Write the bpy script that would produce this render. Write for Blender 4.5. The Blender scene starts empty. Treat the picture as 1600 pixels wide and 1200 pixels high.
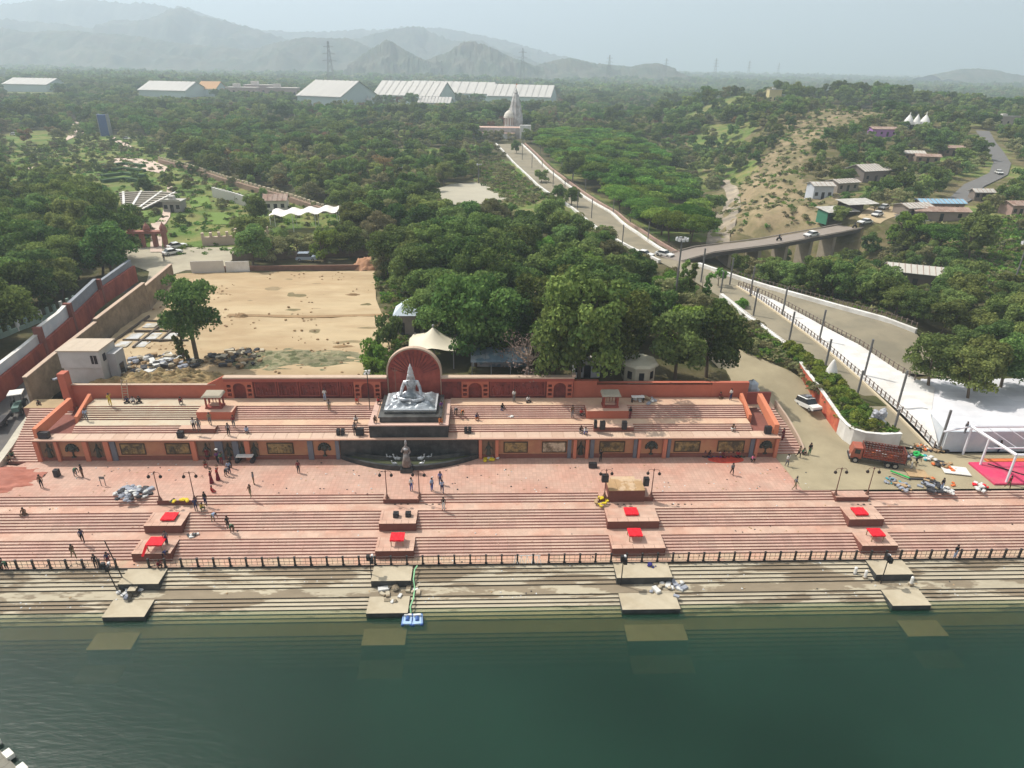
import bpy, bmesh, math, random
import numpy as np
from mathutils import Vector, Matrix, noise as mnoise
from mathutils.geometry import delaunay_2d_cdt
rnd = random.Random(7)
nr = np.random.RandomState(7)
S = bpy.context.scene
COL = S.collection
# ---------------------------------------------------------------- camera
F_PX, CAM_H = 1067.0, 45.0
PSI, TH, RHO = math.radians(2.57), math.radians(25.1), math.radians(1.03)
cF = np.array([math.sin(PSI)*math.cos(TH), math.cos(PSI)*math.cos(TH), -math.sin(TH)])
r0 = np.array([math.cos(PSI), -math.sin(PSI), 0]); u0 = np.cross(r0, cF)
cR = math.cos(RHO)*r0+math.sin(RHO)*u0; cU = math.cos(RHO)*u0-math.sin(RHO)*r0
CAMP = np.array([0, 0, CAM_H])
cam = bpy.data.cameras.new('camera'); co = bpy.data.objects.new('camera', cam); COL.objects.link(co)
co.matrix_world = Matrix([[cR[i], cU[i], -cF[i], CAMP[i]] for i in range(3)]+[[0, 0, 0, 1]])
cam.sensor_width = 36; cam.lens = F_PX/1600*36; cam.clip_start = 1; cam.clip_end = 40000
S.camera = co
# ---------------------------------------------------------------- sun, sky, exposure
SUN_EL = math.radians(55); SUN_AZ = math.atan2(-0.88, 0.47)
w = bpy.data.worlds.new('World'); S.world = w; w.use_nodes = True
wn = w.node_tree.nodes; wl = w.node_tree.links
bg = wn['Background']; sky = wn.new('ShaderNodeTexSky'); sky.sky_type = 'NISHITA'; sky.sun_disc = False
sky.sun_elevation = SUN_EL; sky.sun_rotation = SUN_AZ % (2*math.pi)
sky.air_density = 1.0; sky.dust_density = 3.0; sky.ozone_density = 1.0; sky.altitude = 150
hs = wn.new('ShaderNodeHueSaturation'); hs.inputs['Saturation'].default_value = 0.12
wl.new(sky.outputs[0], hs.inputs['Color']); wl.new(hs.outputs[0], bg.inputs['Color'])
bg.inputs['Strength'].default_value = 0.15
sl = bpy.data.lights.new('sun', 'SUN'); sl.energy = 4.7; sl.angle = math.radians(0.55); sl.color = (1, 0.93, 0.83)
so = bpy.data.objects.new('sun', sl); COL.objects.link(so)
sd = Vector((math.sin(SUN_AZ)*math.cos(SUN_EL), math.cos(SUN_AZ)*math.cos(SUN_EL), math.sin(SUN_EL)))
so.rotation_euler = sd.to_track_quat('Z', 'Y').to_euler(); so.location = (0, 0, 200)
S.view_settings.view_transform = 'Standard'; S.view_settings.look = 'None'
S.view_settings.exposure = 0.20; S.view_settings.gamma = 1; S.view_settings.use_curve_mapping = False
S.render.engine = 'CYCLES'
cy = S.cycles
cy.max_bounces = 6; cy.diffuse_bounces = 2; cy.glossy_bounces = 2; cy.transmission_bounces = 3
cy.transparent_max_bounces = 8; cy.volume_bounces = 1; cy.use_denoising = True
try: cy.denoiser = 'OPENIMAGEDENOISE'
except Exception: pass

# ================================================================ helpers
def ray(x, y):
    d = cF*F_PX+cR*(x-800)-cU*(y-600); return d/np.linalg.norm(d)
def at(x, y, z=0.0):
    d = ray(x, y); return CAMP+d*((z-CAM_H)/d[2])
def aty(x, y, Y):
    d = ray(x, y); return CAMP+d*(Y/d[1])
def N(nt, t, **k):
    n = nt.nodes.new(t)
    for a, b in k.items():
        if hasattr(n, a): setattr(n, a, b)
        else: n.inputs[a].default_value = b
    return n
def col4(c): return (c[0], c[1], c[2], 1)
def newmat(name):
    m = bpy.data.materials.new(name); m.use_nodes = True; nt = m.node_tree
    return m, nt, nt.nodes['Principled BSDF']
def varied(nt, c, var, scale, vec, c2=None, sharp=False):
    """colour c mottled by two noises; c2 gives a second colour blended in patches"""
    n1 = N(nt, 'ShaderNodeTexNoise', Scale=scale, Detail=6.0, Roughness=0.65); nt.links.new(vec, n1.inputs['Vector'])
    n2 = N(nt, 'ShaderNodeTexNoise', Scale=scale*0.13, Detail=3.0); nt.links.new(vec, n2.inputs['Vector'])
    ad = N(nt, 'ShaderNodeMath', operation='ADD'); nt.links.new(n1.outputs[0], ad.inputs[0]); nt.links.new(n2.outputs[0], ad.inputs[1])
    mr = N(nt, 'ShaderNodeMapRange'); mr.inputs[1].default_value = 0.6; mr.inputs[2].default_value = 1.4
    mr.inputs[3].default_value = 1-var; mr.inputs[4].default_value = 1+var; nt.links.new(ad.outputs[0], mr.inputs[0])
    base = N(nt, 'ShaderNodeRGB'); base.outputs[0].default_value = col4(c); out = base.outputs[0]
    if c2:
        n3 = N(nt, 'ShaderNodeTexNoise', Scale=scale*0.35, Detail=5.0, Roughness=0.6); nt.links.new(vec, n3.inputs['Vector'])
        r = N(nt, 'ShaderNodeMapRange'); r.inputs[1].default_value = 0.5 if sharp else 0.42; r.inputs[2].default_value = 0.54 if sharp else 0.6
        nt.links.new(n3.outputs[0], r.inputs[0])
        mx = N(nt, 'ShaderNodeMix', data_type='RGBA'); mx.inputs[7].default_value = col4(c2)
        nt.links.new(r.outputs[0], mx.inputs[0]); nt.links.new(out, mx.inputs[6]); out = mx.outputs[2]
    vm = N(nt, 'ShaderNodeVectorMath', operation='SCALE'); nt.links.new(out, vm.inputs[0]); nt.links.new(mr.outputs[0], vm.inputs['Scale'])
    return vm.outputs[0], n1
MATS = {}
def M(name, c=None, rough=0.8, var=0.15, scale=2.0, bump=0.0, metal=0.0, spec=0.3, c2=None, stretch=None, brick=None, sharp=False):
    """procedural material; made once per name"""
    if name in MATS: return MATS[name]
    m, nt, b = newmat(name)
    tc = N(nt, 'ShaderNodeTexCoord'); vec = tc.outputs['Object']
    if stretch:
        mp = N(nt, 'ShaderNodeMapping'); mp.inputs['Scale'].default_value = stretch; nt.links.new(vec, mp.inputs[0]); vec = mp.outputs[0]
    cc, n1 = varied(nt, c, var, scale, vec, c2, sharp)
    if brick:                                     # (w, h, mortar colour, size) joints between stones, plan view
        br = N(nt, 'ShaderNodeTexBrick'); br.inputs['Scale'].default_value = 1.0
        br.inputs['Brick Width'].default_value = brick[0]; br.inputs['Row Height'].default_value = brick[1]
        br.inputs['Mortar Size'].default_value = brick[3]; br.inputs['Mortar Smooth'].default_value = 0.2
        br.offset = brick[4] if len(brick) > 4 else 0.5
        br.inputs['Color1'].default_value = (1.06, 1.04, 1.03, 1); br.inputs['Color2'].default_value = (0.9, 0.9, 0.9, 1)
        br.inputs['Mortar'].default_value = col4(brick[2]); nt.links.new(tc.outputs['Object'], br.inputs['Vector'])
        mu = N(nt, 'ShaderNodeMix', data_type='RGBA', blend_type='MULTIPLY'); mu.inputs[0].default_value = 1
        nt.links.new(cc, mu.inputs[6]); nt.links.new(br.outputs[0], mu.inputs[7]); cc = mu.outputs[2]
    nt.links.new(cc, b.inputs['Base Color'])
    b.inputs['Roughness'].default_value = rough; b.inputs['Metallic'].default_value = metal
    b.inputs['Specular IOR Level'].default_value = spec
    if bump:
        bp = N(nt, 'ShaderNodeBump'); bp.inputs['Strength'].default_value = bump; bp.inputs['Distance'].default_value = 0.1
        nt.links.new(n1.outputs[0], bp.inputs['Height']); nt.links.new(bp.outputs[0], b.inputs['Normal'])
    MATS[name] = m; return m
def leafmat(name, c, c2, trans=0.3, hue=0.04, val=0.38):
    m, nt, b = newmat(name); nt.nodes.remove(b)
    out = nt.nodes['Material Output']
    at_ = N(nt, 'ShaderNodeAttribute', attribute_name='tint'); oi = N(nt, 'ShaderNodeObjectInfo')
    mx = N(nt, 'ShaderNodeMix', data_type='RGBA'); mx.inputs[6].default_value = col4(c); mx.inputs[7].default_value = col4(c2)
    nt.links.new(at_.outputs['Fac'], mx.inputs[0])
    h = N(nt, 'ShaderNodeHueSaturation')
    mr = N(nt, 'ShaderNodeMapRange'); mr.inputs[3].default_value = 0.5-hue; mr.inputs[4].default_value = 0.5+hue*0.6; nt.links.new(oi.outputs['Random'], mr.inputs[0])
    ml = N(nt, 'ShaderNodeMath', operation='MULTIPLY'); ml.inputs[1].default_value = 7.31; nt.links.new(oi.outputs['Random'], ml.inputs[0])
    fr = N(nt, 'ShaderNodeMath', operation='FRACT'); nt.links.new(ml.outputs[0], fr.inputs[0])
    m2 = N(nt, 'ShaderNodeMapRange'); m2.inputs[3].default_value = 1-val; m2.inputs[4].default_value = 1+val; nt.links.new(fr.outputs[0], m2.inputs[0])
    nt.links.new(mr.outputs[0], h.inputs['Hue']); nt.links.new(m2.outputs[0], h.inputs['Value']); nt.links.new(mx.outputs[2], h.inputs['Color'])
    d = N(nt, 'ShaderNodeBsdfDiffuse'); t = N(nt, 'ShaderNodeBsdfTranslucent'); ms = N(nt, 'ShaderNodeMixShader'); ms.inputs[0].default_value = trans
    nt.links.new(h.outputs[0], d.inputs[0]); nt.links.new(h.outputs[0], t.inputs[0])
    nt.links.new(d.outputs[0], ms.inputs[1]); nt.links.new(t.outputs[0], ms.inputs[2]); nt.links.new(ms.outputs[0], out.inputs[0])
    MATS[name] = m; return m

class MB:
    """collects shapes, builds ONE mesh object"""
    def __init__(s): s.v = []; s.f = []; s.m = []
    def add(s, vs, fs, mi=0):
        o = len(s.v); s.v += [tuple(p) for p in vs]; s.f += [tuple(i+o for i in f) for f in fs]; s.m += [mi]*len(fs) if isinstance(mi, int) else list(mi); return s
    def box(s, x0, x1, y0, y1, z0, z1, mi=0, top=None, rz=0, c=None):
        vs = [(x, y, z) for z in (z0, z1) for x, y in ((x0, y0), (x1, y0), (x1, y1), (x0, y1))]
        if rz:
            cx, cy_ = c or ((x0+x1)/2, (y0+y1)/2); k, q = math.cos(rz), math.sin(rz)
            vs = [(cx+(x-cx)*k-(y-cy_)*q, cy_+(x-cx)*q+(y-cy_)*k, z) for x, y, z in vs]
        return s.add(vs, [(3, 2, 1, 0), (4, 5, 6, 7), (0, 1, 5, 4), (1, 2, 6, 5), (2, 3, 7, 6), (3, 0, 4, 7)], [mi, mi if top is None else top, mi, mi, mi, mi])
    def tube(s, p, q, r0, r1=None, n=8, mi=0, cap=True):
        p, q = Vector(p), Vector(q); r1 = r0 if r1 is None else r1
        d = (q-p).normalized(); a = d.orthogonal().normalized(); b = d.cross(a)
        vs = [c_+(a*math.cos(t)+b*math.sin(t))*r for c_, r in ((p, r0), (q, r1)) for t in [2*math.pi*i/n for i in range(n)]]
        fs = [(i, (i+1) % n, n+(i+1) % n, n+i) for i in range(n)]
        if cap: fs += [tuple(range(n-1, -1, -1)), tuple(range(n, 2*n))]
        return s.add(vs, fs, mi)
    def lathe(s, c, prof, n=12, mi=0, sx=1, sy=1, close=True, a0=0, a1=2*math.pi):
        full = abs(a1-a0-2*math.pi) < 1e-6; k = n if full else n+1
        vs = [(c[0]+r*sx*math.cos(a0+(a1-a0)*i/n), c[1]+r*sy*math.sin(a0+(a1-a0)*i/n), c[2]+z) for r, z in prof for i in range(k)]
        fs = []
        for j in range(len(prof)-1):
            for i in range(n): i2 = (i+1) % k; fs.append((j*k+i, j*k+i2, (j+1)*k+i2, (j+1)*k+i))
        if close and full: fs += [tuple(range(k-1, -1, -1)), tuple(range((len(prof)-1)*k, len(prof)*k))]
        return s.add(vs, fs, mi)
    def ball(s, c, r, n=8, mi=0, sz=1.0, sx=1.0, sy=1.0):
        pr = [(max(1e-3, r*math.sin(math.pi*j/n)), -r*sz*math.cos(math.pi*j/n)) for j in range(n+1)]
        return s.lathe(c, pr, n+2, mi, sx, sy)
    def prism(s, poly, z0, z1, mi=0, top=None):
        n = len(poly); a = sum(poly[i][0]*poly[(i+1) % n][1]-poly[(i+1) % n][0]*poly[i][1] for i in range(n))
        if a < 0: poly = poly[::-1]
        f0 = z0 if callable(z0) else (lambda x, y: z0); f1 = z1 if callable(z1) else (lambda x, y: z1)
        vs = [(x, y, f0(x, y)) for x, y in poly]+[(x, y, f1(x, y)) for x, y in poly]
        fs = [tuple(range(n-1, -1, -1)), tuple(range(n, 2*n))]+[(i, (i+1) % n, n+(i+1) % n, n+i) for i in range(n)]
        return s.add(vs, fs, [mi, mi if top is None else top]+[mi]*n)
    def extr(s, prof, axis, a, b, mi=0):
        """profile (u,z) extruded along x ('x') or y from a to b"""
        n = len(prof); vs = []
        for t in (a, b): vs += [((t, u, z) if axis == 'x' else (u, t, z)) for u, z in prof]
        return s.add(vs, [tuple(range(n)), tuple(range(2*n-1, n-1, -1))]+[(i, n+i, n+(i+1) % n, (i+1) % n) for i in range(n)], mi)
    def rock(s, c, r, mi=0, seed=0, sz=0.6):
        R_ = random.Random(seed); n = 6; pr = [(0.02, -1), (0.8, -.55), (1, 0), (.75, .6), (0.02, 1)]
        vs = []; 
        for rr, z in pr:
            for i in range(n):
                k = R_.uniform(.7, 1.15); vs.append((c[0]+rr*r*k*math.cos(i*math.pi*2/n), c[1]+rr*r*k*math.sin(i*math.pi*2/n), c[2]+z*r*sz*R_.uniform(.8, 1.1)))
        fs = [(j*n+i, j*n+(i+1) % n, (j+1)*n+(i+1) % n, (j+1)*n+i) for j in range(4) for i in range(n)]
        return s.add(vs, fs, mi)
    def mesh(s, name, mats, smooth=False):
        me = bpy.data.meshes.new(name); me.from_pydata(s.v, [], s.f)
        for m in (mats if isinstance(mats, (list, tuple)) else [mats]): me.materials.append(m)
        me.polygons.foreach_set('material_index', s.m)
        if smooth: me.polygons.foreach_set('use_smooth', [True]*len(s.f))
        me.update(); return me
    def build(s, name, mats, parent=None, smooth=False, loc=None, rz=0):
        return ob(name, s.mesh(name, mats, smooth), parent, loc, rz)
def ob(name, me, parent=None, loc=None, rz=0, sc=None):
    o = bpy.data.objects.new(name, me); COL.objects.link(o)
    if parent: o.parent = parent
    if loc is not None: o.location = tuple(loc)
    if rz: o.rotation_euler = (0, 0, rz)
    if sc is not None: o.scale = (sc, sc, sc) if not hasattr(sc, '__len__') else sc
    return o
def tag(o, label=None, cat=None, group=None, kind=None):
    if label: o['label'] = label
    if cat: o['category'] = cat
    if group: o['group'] = group
    if kind: o['kind'] = kind
    return o
def thing(name, label, cat, loc=(0, 0, 0), rz=0, group=None, sc=None, kind=None):
    return tag(ob(name, None, None, loc, rz, sc), label, cat, group, kind)
def struct(o, label, cat): return tag(o, label, cat, None, 'structure')
def dup(o, loc, rz=None, label=None, group=None, parent=None, sc=None):
    """copy of a thing with copies of its parts and sub-parts"""
    c = o.copy(); COL.objects.link(c); c.parent = parent
    if loc is not None: c.location = tuple(loc)
    if rz is not None: c.rotation_euler = (0, 0, rz)
    if sc is not None: c.scale = (sc, sc, sc) if not hasattr(sc, '__len__') else sc
    if label: c['label'] = label
    if group: c['group'] = group
    for ch in list(o.children):
        dup(ch, None, parent=c)
    return c

# ================================================================ terrain height
CP = []   # control points (X, Y, Z)
def cpY(x, y, Y): p = aty(x, y, Y); CP.append((p[0], p[1], max(-4, p[2])))
def cp(x, y, z): p = at(x, y, z); CP.append((p[0], p[1], z))
for X_ in (-400, -250, -150, -95): 
    for Y_ in (70, 130, 200, 300, 450, 650): CP.append((X_, Y_, 5.0))
for X_ in (-60, -30, 0, 25):
    for Y_ in (88, 110, 140, 180, 240, 330, 450, 650): CP.append((X_, Y_, 5.0 if Y_ > 90 else 4.9))
for X_, Y_, Z_ in ((33, 90, 4.2), (34, 100, 5), (40, 110, 5.2), (42, 120, 5.6), (44, 100, 4.9), (46, 110, 5.5), (49, 128, 6), (52, 112, 5.5), (50, 95, 4), (52, 86, 2.9), (55, 78, 1.7), (56, 100, 4.6), (60, 92, 3.3), (66, 112, 5.9), (58, 123, 6), (72, 105, 5.6), (50, 136, 6), (44, 148, 6), (65, 80, 2.8), (75, 85, 2.8), (90, 90, 3), (75, 98, 3.2), (110, 95, 3), (36, 160, 5.4), (30, 190, 5), (18, 260, 5), (7, 390, 5), (21, 390, 5), (32, 262, 5), (40, 204, 5), (160, 100, 3), (250, 120, 4), (45, 166, 5)): CP.append((X_, Y_, Z_))
for a in ((1135, 375, -2), (1122, 330, -3), (1125, 290, -2), (1190, 410, -3), (1250, 400, -2), (1320, 400, 0), (1200, 440, -2), (1300, 450, -1), (1120, 250, 0), (1060, 250, 0), (1010, 260, 2), (1050, 330, 1), (960, 290, 4), (1000, 200, 4), (1100, 190, 4), (1370, 460, 1), (1450, 440, 2)):
    cp(*a)
for a in ((1390, 342, 187), (1330, 352, 183), (1400, 290, 235), (1380, 250, 290), (1435, 215, 340), (1330, 172, 425), (1390, 180, 425), (1250, 345, 195), (1250, 310, 225), (1200, 280, 255), (1235, 240, 305), (1250, 210, 350), (1330, 210, 350), (1300, 275, 255), (1470, 345, 190), (1500, 345, 188), (1530, 290, 240), (1565, 260, 275), (1540, 215, 345), (1600, 262, 275), (1480, 250, 290), (1600, 200, 390), (1500, 190, 400), (1180, 335, 200), (1180, 372, 176), (1180, 205, 390), (1300, 154, 560), (1350, 154, 560), (1235, 157, 560), (1450, 160, 560), (1150, 150, 560), (1590, 330, 202), (1330, 176, 500), (1240, 178, 470)):
    cpY(*a)
for X_, Y_ in ((500, 100), (500, 700), (900, 400), (300, 950), (700, 950), (-300, 900), (0, 900), (60, 700), (40, 500), (60, 600)): CP.append((X_, Y_, 5.0))
CPa = np.array(CP)
def _phi(d2): return np.where(d2 > 1e-9, 0.5*d2*np.log(np.maximum(d2, 1e-9)), 0.0)
_n = len(CPa); _d2 = ((CPa[:, None, :2]-CPa[None, :, :2])**2).sum(-1)/1e4
_A = np.zeros((_n+3, _n+3)); _A[:_n, :_n] = _phi(_d2)+np.eye(_n)*2e-4
_P = np.hstack([np.ones((_n, 1)), CPa[:, :2]/100]); _A[:_n, _n:] = _P; _A[_n:, :_n] = _P.T
_W = np.linalg.solve(_A, np.concatenate([CPa[:, 2], np.zeros(3)]))
def sst(a, b, x): t = np.clip((x-a)/(b-a), 0, 1); return t*t*(3-2*t)
def T(X, Y):
    X = np.atleast_1d(np.asarray(X, float)); Y = np.atleast_1d(np.asarray(Y, float)); out = np.full(X.shape, 5.0)
    wgt = (1-sst(650, 950, Y))*(1-sst(380, 560, np.abs(X-60)))
    k = wgt > 0
    if k.any():
        q = np.stack([X[k], Y[k]], -1); r = np.empty(len(q))
        for i in range(0, len(q), 20000):
            qq = q[i:i+20000]; d2 = ((qq[:, None, :]-CPa[None, :, :2])**2).sum(-1)/1e4
            r[i:i+20000] = _phi(d2)@_W[:_n]+_W[_n]+(qq/100)@_W[_n+1:]
        out[k] = 5+(np.clip(r, -6, 45)-5)*wgt[k]
    out += sst(700, 1500, np.abs(X)+Y)*(4*np.sin(X/310)*np.cos(Y/420)+3*np.sin(X/140+Y/200))
    return out
def Tz(x, y): return float(T(x, y)[0])
_ts = np.concatenate([np.arange(60, 400, 1.0), np.geomspace(400, 6000, 300)])
def hit(px, py):
    d = ray(px, py); P = CAMP[None]+d[None]*_ts[:, None]; g = P[:, 2]-T(P[:, 0], P[:, 1]); i = np.argmax(g < 0)
    if g[i] >= 0: i = len(_ts)-1
    t = _ts[i]-(_ts[i]-_ts[i-1])*(g[i]/(g[i]-g[i-1]+1e-9)) if i else _ts[0]
    return CAMP+d*t
def hits(L): return [tuple(hit(*p)[:2]) for p in L]
def inside(poly, X, Y):
    X = np.asarray(X); Y = np.asarray(Y); r = np.zeros(X.shape, bool); n = len(poly)
    for i in range(n):
        x1, y1 = poly[i]; x2, y2 = poly[(i+1) % n]
        if y1 == y2: continue
        c = ((y1 > Y) != (y2 > Y)) & (X < (x2-x1)*(Y-y1)/(y2-y1)+x1); r ^= c
    return r
def npmesh(name, V, Q, mats, midx=None, smooth=False, attr=None):
    me = bpy.data.meshes.new(name); k = Q.shape[1]
    me.vertices.add(len(V)); me.vertices.foreach_set('co', np.asarray(V, np.float32).ravel())
    me.loops.add(len(Q)*k); me.loops.foreach_set('vertex_index', Q.ravel().astype(np.int32))
    me.polygons.add(len(Q)); me.polygons.foreach_set('loop_start', np.arange(0, len(Q)*k, k, dtype=np.int32))
    for m in (mats if isinstance(mats, (list, tuple)) else [mats]): me.materials.append(m)
    if midx is not None: me.polygons.foreach_set('material_index', midx.astype(np.int32))
    if smooth: me.polygons.foreach_set('use_smooth', np.ones(len(Q), bool))
    if attr:
        for an, dom, dt, val in attr:
            a = me.attributes.new(an, dt, dom); a.data.foreach_set('value' if dt == 'FLOAT' else 'color', np.asarray(val, np.float32).ravel())
    me.update(calc_edges=True); return me
def sheet(name, poly, sp, zoff, mat, zf=None, parent=None, edge=0):
    """thin surface lying on the ground inside poly (world xy)"""
    pts = [Vector(p) for p in poly]; n = len(pts)
    if sp:
        dense = []
        for i in range(n):
            a, b = pts[i], pts[(i+1) % n]; k = max(1, int((b-a).length/sp))
            dense += [a.lerp(b, j/k) for j in range(k)]
        pts = dense; n = len(pts)
    xs = [p[0] for p in pts]; ys = [p[1] for p in pts]; inner = []
    if sp:
        gx, gy = np.meshgrid(np.arange(min(xs)+sp/2, max(xs), sp), np.arange(min(ys)+sp/2, max(ys), sp))
        k = inside([tuple(p) for p in pts], gx.ravel(), gy.ravel()); inner = [Vector((a, b)) for a, b in zip(gx.ravel()[k], gy.ravel()[k])]
    vs, _, fs, *_r = delaunay_2d_cdt(pts+inner, [], [list(range(n))], 1, 1e-4)
    V = np.array([(v[0], v[1]) for v in vs]); Z = (T(V[:, 0], V[:, 1]) if zf is None else np.array([zf(x, y) for x, y in V]))+zoff
    me = bpy.data.meshes.new(name); me.from_pydata([(x, y, z) for (x, y), z in zip(V, Z)], [], fs); me.materials.append(mat)
    me.polygons.foreach_set('use_smooth', [True]*len(fs))
    if len(fs) and me.polygons[0].normal.z < 0: me.flip_normals()
    me.update(); return ob(name, me, parent)
def offset(line, d):
    out = []
    for i, p in enumerate(line):
        a = np.array(line[max(0, i-1)]); b = np.array(line[min(len(line)-1, i+1)]); t = (b-a)/np.linalg.norm(b-a)
        out.append((p[0]+t[1]*d, p[1]-t[0]*d))
    return out
def resample(line, sp):
    L = [np.array(p, float) for p in line]; out = []
    for a, b in zip(L, L[1:]):
        k = max(1, int(np.linalg.norm(b-a)/sp)); out += [tuple(a+(b-a)*j/k) for j in range(k)]
    return out+[tuple(L[-1])]
def ribbon(mb, line, w, zf, h, mi=0, top=None):
    """solid band following a line, width w, from ground-0.5 up to ground+h"""
    line = resample(line, 4); A = offset(line, w/2); B = offset(line, -w/2); n = len(line); vs = []
    for (ax, ay), (bx, by), (cx, cy_) in zip(A, B, line):
        z = zf(cx, cy_); vs += [(ax, ay, z-.5), (ax, ay, z+h), (bx, by, z+h), (bx, by, z-.5)]
    fs, ms = [], []
    for i in range(n-1):
        o = i*4
        for k in range(3): fs.append((o+k, o+k+4, o+k+5, o+k+1)); ms.append((mi if top is None else top) if k == 1 else mi)
    fs += [(0, 1, 2, 3), tuple(n*4-4+k for k in (3, 2, 1, 0))]; ms += [mi, mi]
    mb.add(vs, fs, ms)

# ---------------------------------------------------------------- named zones (world xy)
LOT = [(-58.2, 99), (-61.5, 133), (-62.8, 138), (-56, 139), (-23, 141), (-20, 122), (-15.5, 105), (-12.6, 88), (-30, 84.8), (-46, 84.6), (-52, 90)]
HWL = [(44.6, 121.5), (42, 132), (38.5, 146), (33, 171), (27.2, 203.6), (19.5, 256), (13, 320), (6.6, 397)]
HWR = [(72, 104.3), (65.4, 113.4), (57.9, 123.4), (50.7, 135.4), (43.6, 151), (40.8, 172), (38.2, 200), (29.8, 263), (25.5, 320), (20.8, 398)]
CARP_L = [(49.9, 128.2), (52.4, 112.7), (54.7, 99.5), (56.1, 90.6), (57.4, 82.7), (58.8, 75.4)]
LANE_L = [(44.8, 121.2), (46.4, 110.3), (48.6, 100.1), (51.1, 89.3), (53.7, 77.6)]
HIGHWAY = HWR[::1]+HWL[::-1]+LANE_L[1:]+[(58.8, 75.4), (60, 76), (72, 76), (110, 76), (110, 91), (74, 91), (66, 92.5), (76, 99)]
BRIDGE = [(41.5, 148.5), (51.6, 156.7), (70, 164.9), (92.5, 178.4), (106, 187), (118, 193)]
YARD = [(37.5, 66.3), (36.6, 88), (35.5, 94), (33, 101), (36.5, 104), (40.5, 98), (46.5, 93), (47.6, 91), (47.9, 77.7), (49.3, 75.7), (54, 75.7), (59, 75.2), (59.5, 74.4), (110, 74.4), (110, 66.3)]
GARDEN = hits([(0, 232), (120, 222), (235, 215), (300, 262), (420, 300), (520, 335), (600, 350), (575, 398), (330, 402), (215, 395), (205, 335), (150, 300), (40, 300), (0, 305)])
SLOPE = hits([(770, 240), (860, 310), (800, 330), (790, 312), (745, 285), (735, 262)])
PARK = hits([(668, 300), (705, 288), (755, 285), (792, 310), (770, 318), (680, 322)])
CARPARK = hits([(826, 436), (872, 430), (885, 445), (858, 480), (840, 500), (826, 470)])
ROADW = [(-66, 132), (-69, 140), (-84, 152), (-84, 160), (-56, 161), (-55, 144), (-22, 147), (-16, 154), (-16, 150), (-22, 142.5), (-62, 141)]
HILLB = hits([(1110, 396), (1115, 350), (1150, 300), (1170, 270), (1200, 240), (1235, 200), (1300, 172), (1360, 168), (1370, 185), (1290, 205), (1262, 235), (1255, 290), (1330, 300), (1300, 330), (1270, 372), (1190, 378)])
RIVER = hits([(1100, 400), (1108, 360), (1135, 310), (1122, 280), (1140, 282), (1158, 320), (1140, 370), (1140, 398)])
FIELD = hits([(1440, 355), (1600, 340), (1600, 450), (1560, 470), (1480, 440), (1470, 400)])
ROADH = [hits([p])[0] for p in ((1380, 345), (1420, 348), (1460, 330), (1500, 312), (1522, 290), (1560, 272), (1566, 255), (1556, 238), (1544, 222), (1535, 205))]
SCRUB = [(41, 98), (47, 92.5), (48, 79), (54, 77.5), (51.3, 88), (48.4, 100), (46.2, 110), (44, 120), (40.5, 116), (38, 106)]

# parts of the place that stay in view between the trees: (outline as seen from the camera, distance)
PROT = [(p, 1e9) for p in (
 [(772, 222), (818, 222), (882, 280), (962, 332), (1022, 380), (1064, 400), (1062, 418), (1022, 404), (985, 378), (940, 348), (900, 322), (845, 290)],
 [(775, 245), (840, 305), (860, 330), (800, 325), (745, 290)], [(685, 300), (705, 288), (755, 285), (788, 302), (765, 312), (690, 316)], [(832, 440), (862, 432), (872, 445), (850, 490), (838, 480)],
 [(272, 432), (598, 430), (608, 470), (622, 520), (614, 590), (200, 590), (180, 540)], [(0, 720), (0, 530), (120, 462), (222, 408), (275, 408), (272, 440), (60, 690)],
 [(216, 393), (300, 393), (330, 408), (585, 402), (585, 430), (216, 430)], [(1056, 402), (1140, 428), (1300, 475), (1430, 510), (1425, 560), (1400, 590), (1465, 700), (1390, 690), (1250, 570), (1175, 505), (1130, 470), (1060, 428)],
 [(1060, 400), (1100, 388), (1260, 360), (1340, 345), (1390, 335), (1395, 350), (1330, 368), (1260, 385), (1200, 392), (1100, 410)], [(1500, 312), (1548, 280), (1555, 250), (1535, 205), (1550, 205), (1580, 240), (1586, 275), (1520, 318)],
 [(1125, 390), (1128, 350), (1160, 300), (1180, 270), (1210, 240), (1240, 205), (1300, 178), (1350, 172), (1362, 182), (1290, 205), (1262, 235), (1245, 290), (1320, 320), (1270, 368), (1190, 380)],
 [(1385, 345), (1340, 345), (1330, 335), (1395, 318), (1410, 332)], [(1160, 262), (1195, 262), (1165, 300), (1140, 310)])]
PROT += [([(a, c), (b, c), (b, d), (a, d)], q) for a, b, c, d, q in ((785, 830, 130, 205, 420), (452, 572, 122, 158, 680), (578, 705, 130, 162, 700), (700, 872, 134, 158, 800), (10, 85, 126, 146, 840), (215, 342, 133, 152, 790), (362, 468, 114, 130, 760), (152, 176, 178, 212, 400), (610, 665, 478, 545, 90), (735, 825, 560, 590, 86), (968, 1032, 566, 602, 84), (740, 835, 200, 222, 400))]
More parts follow.
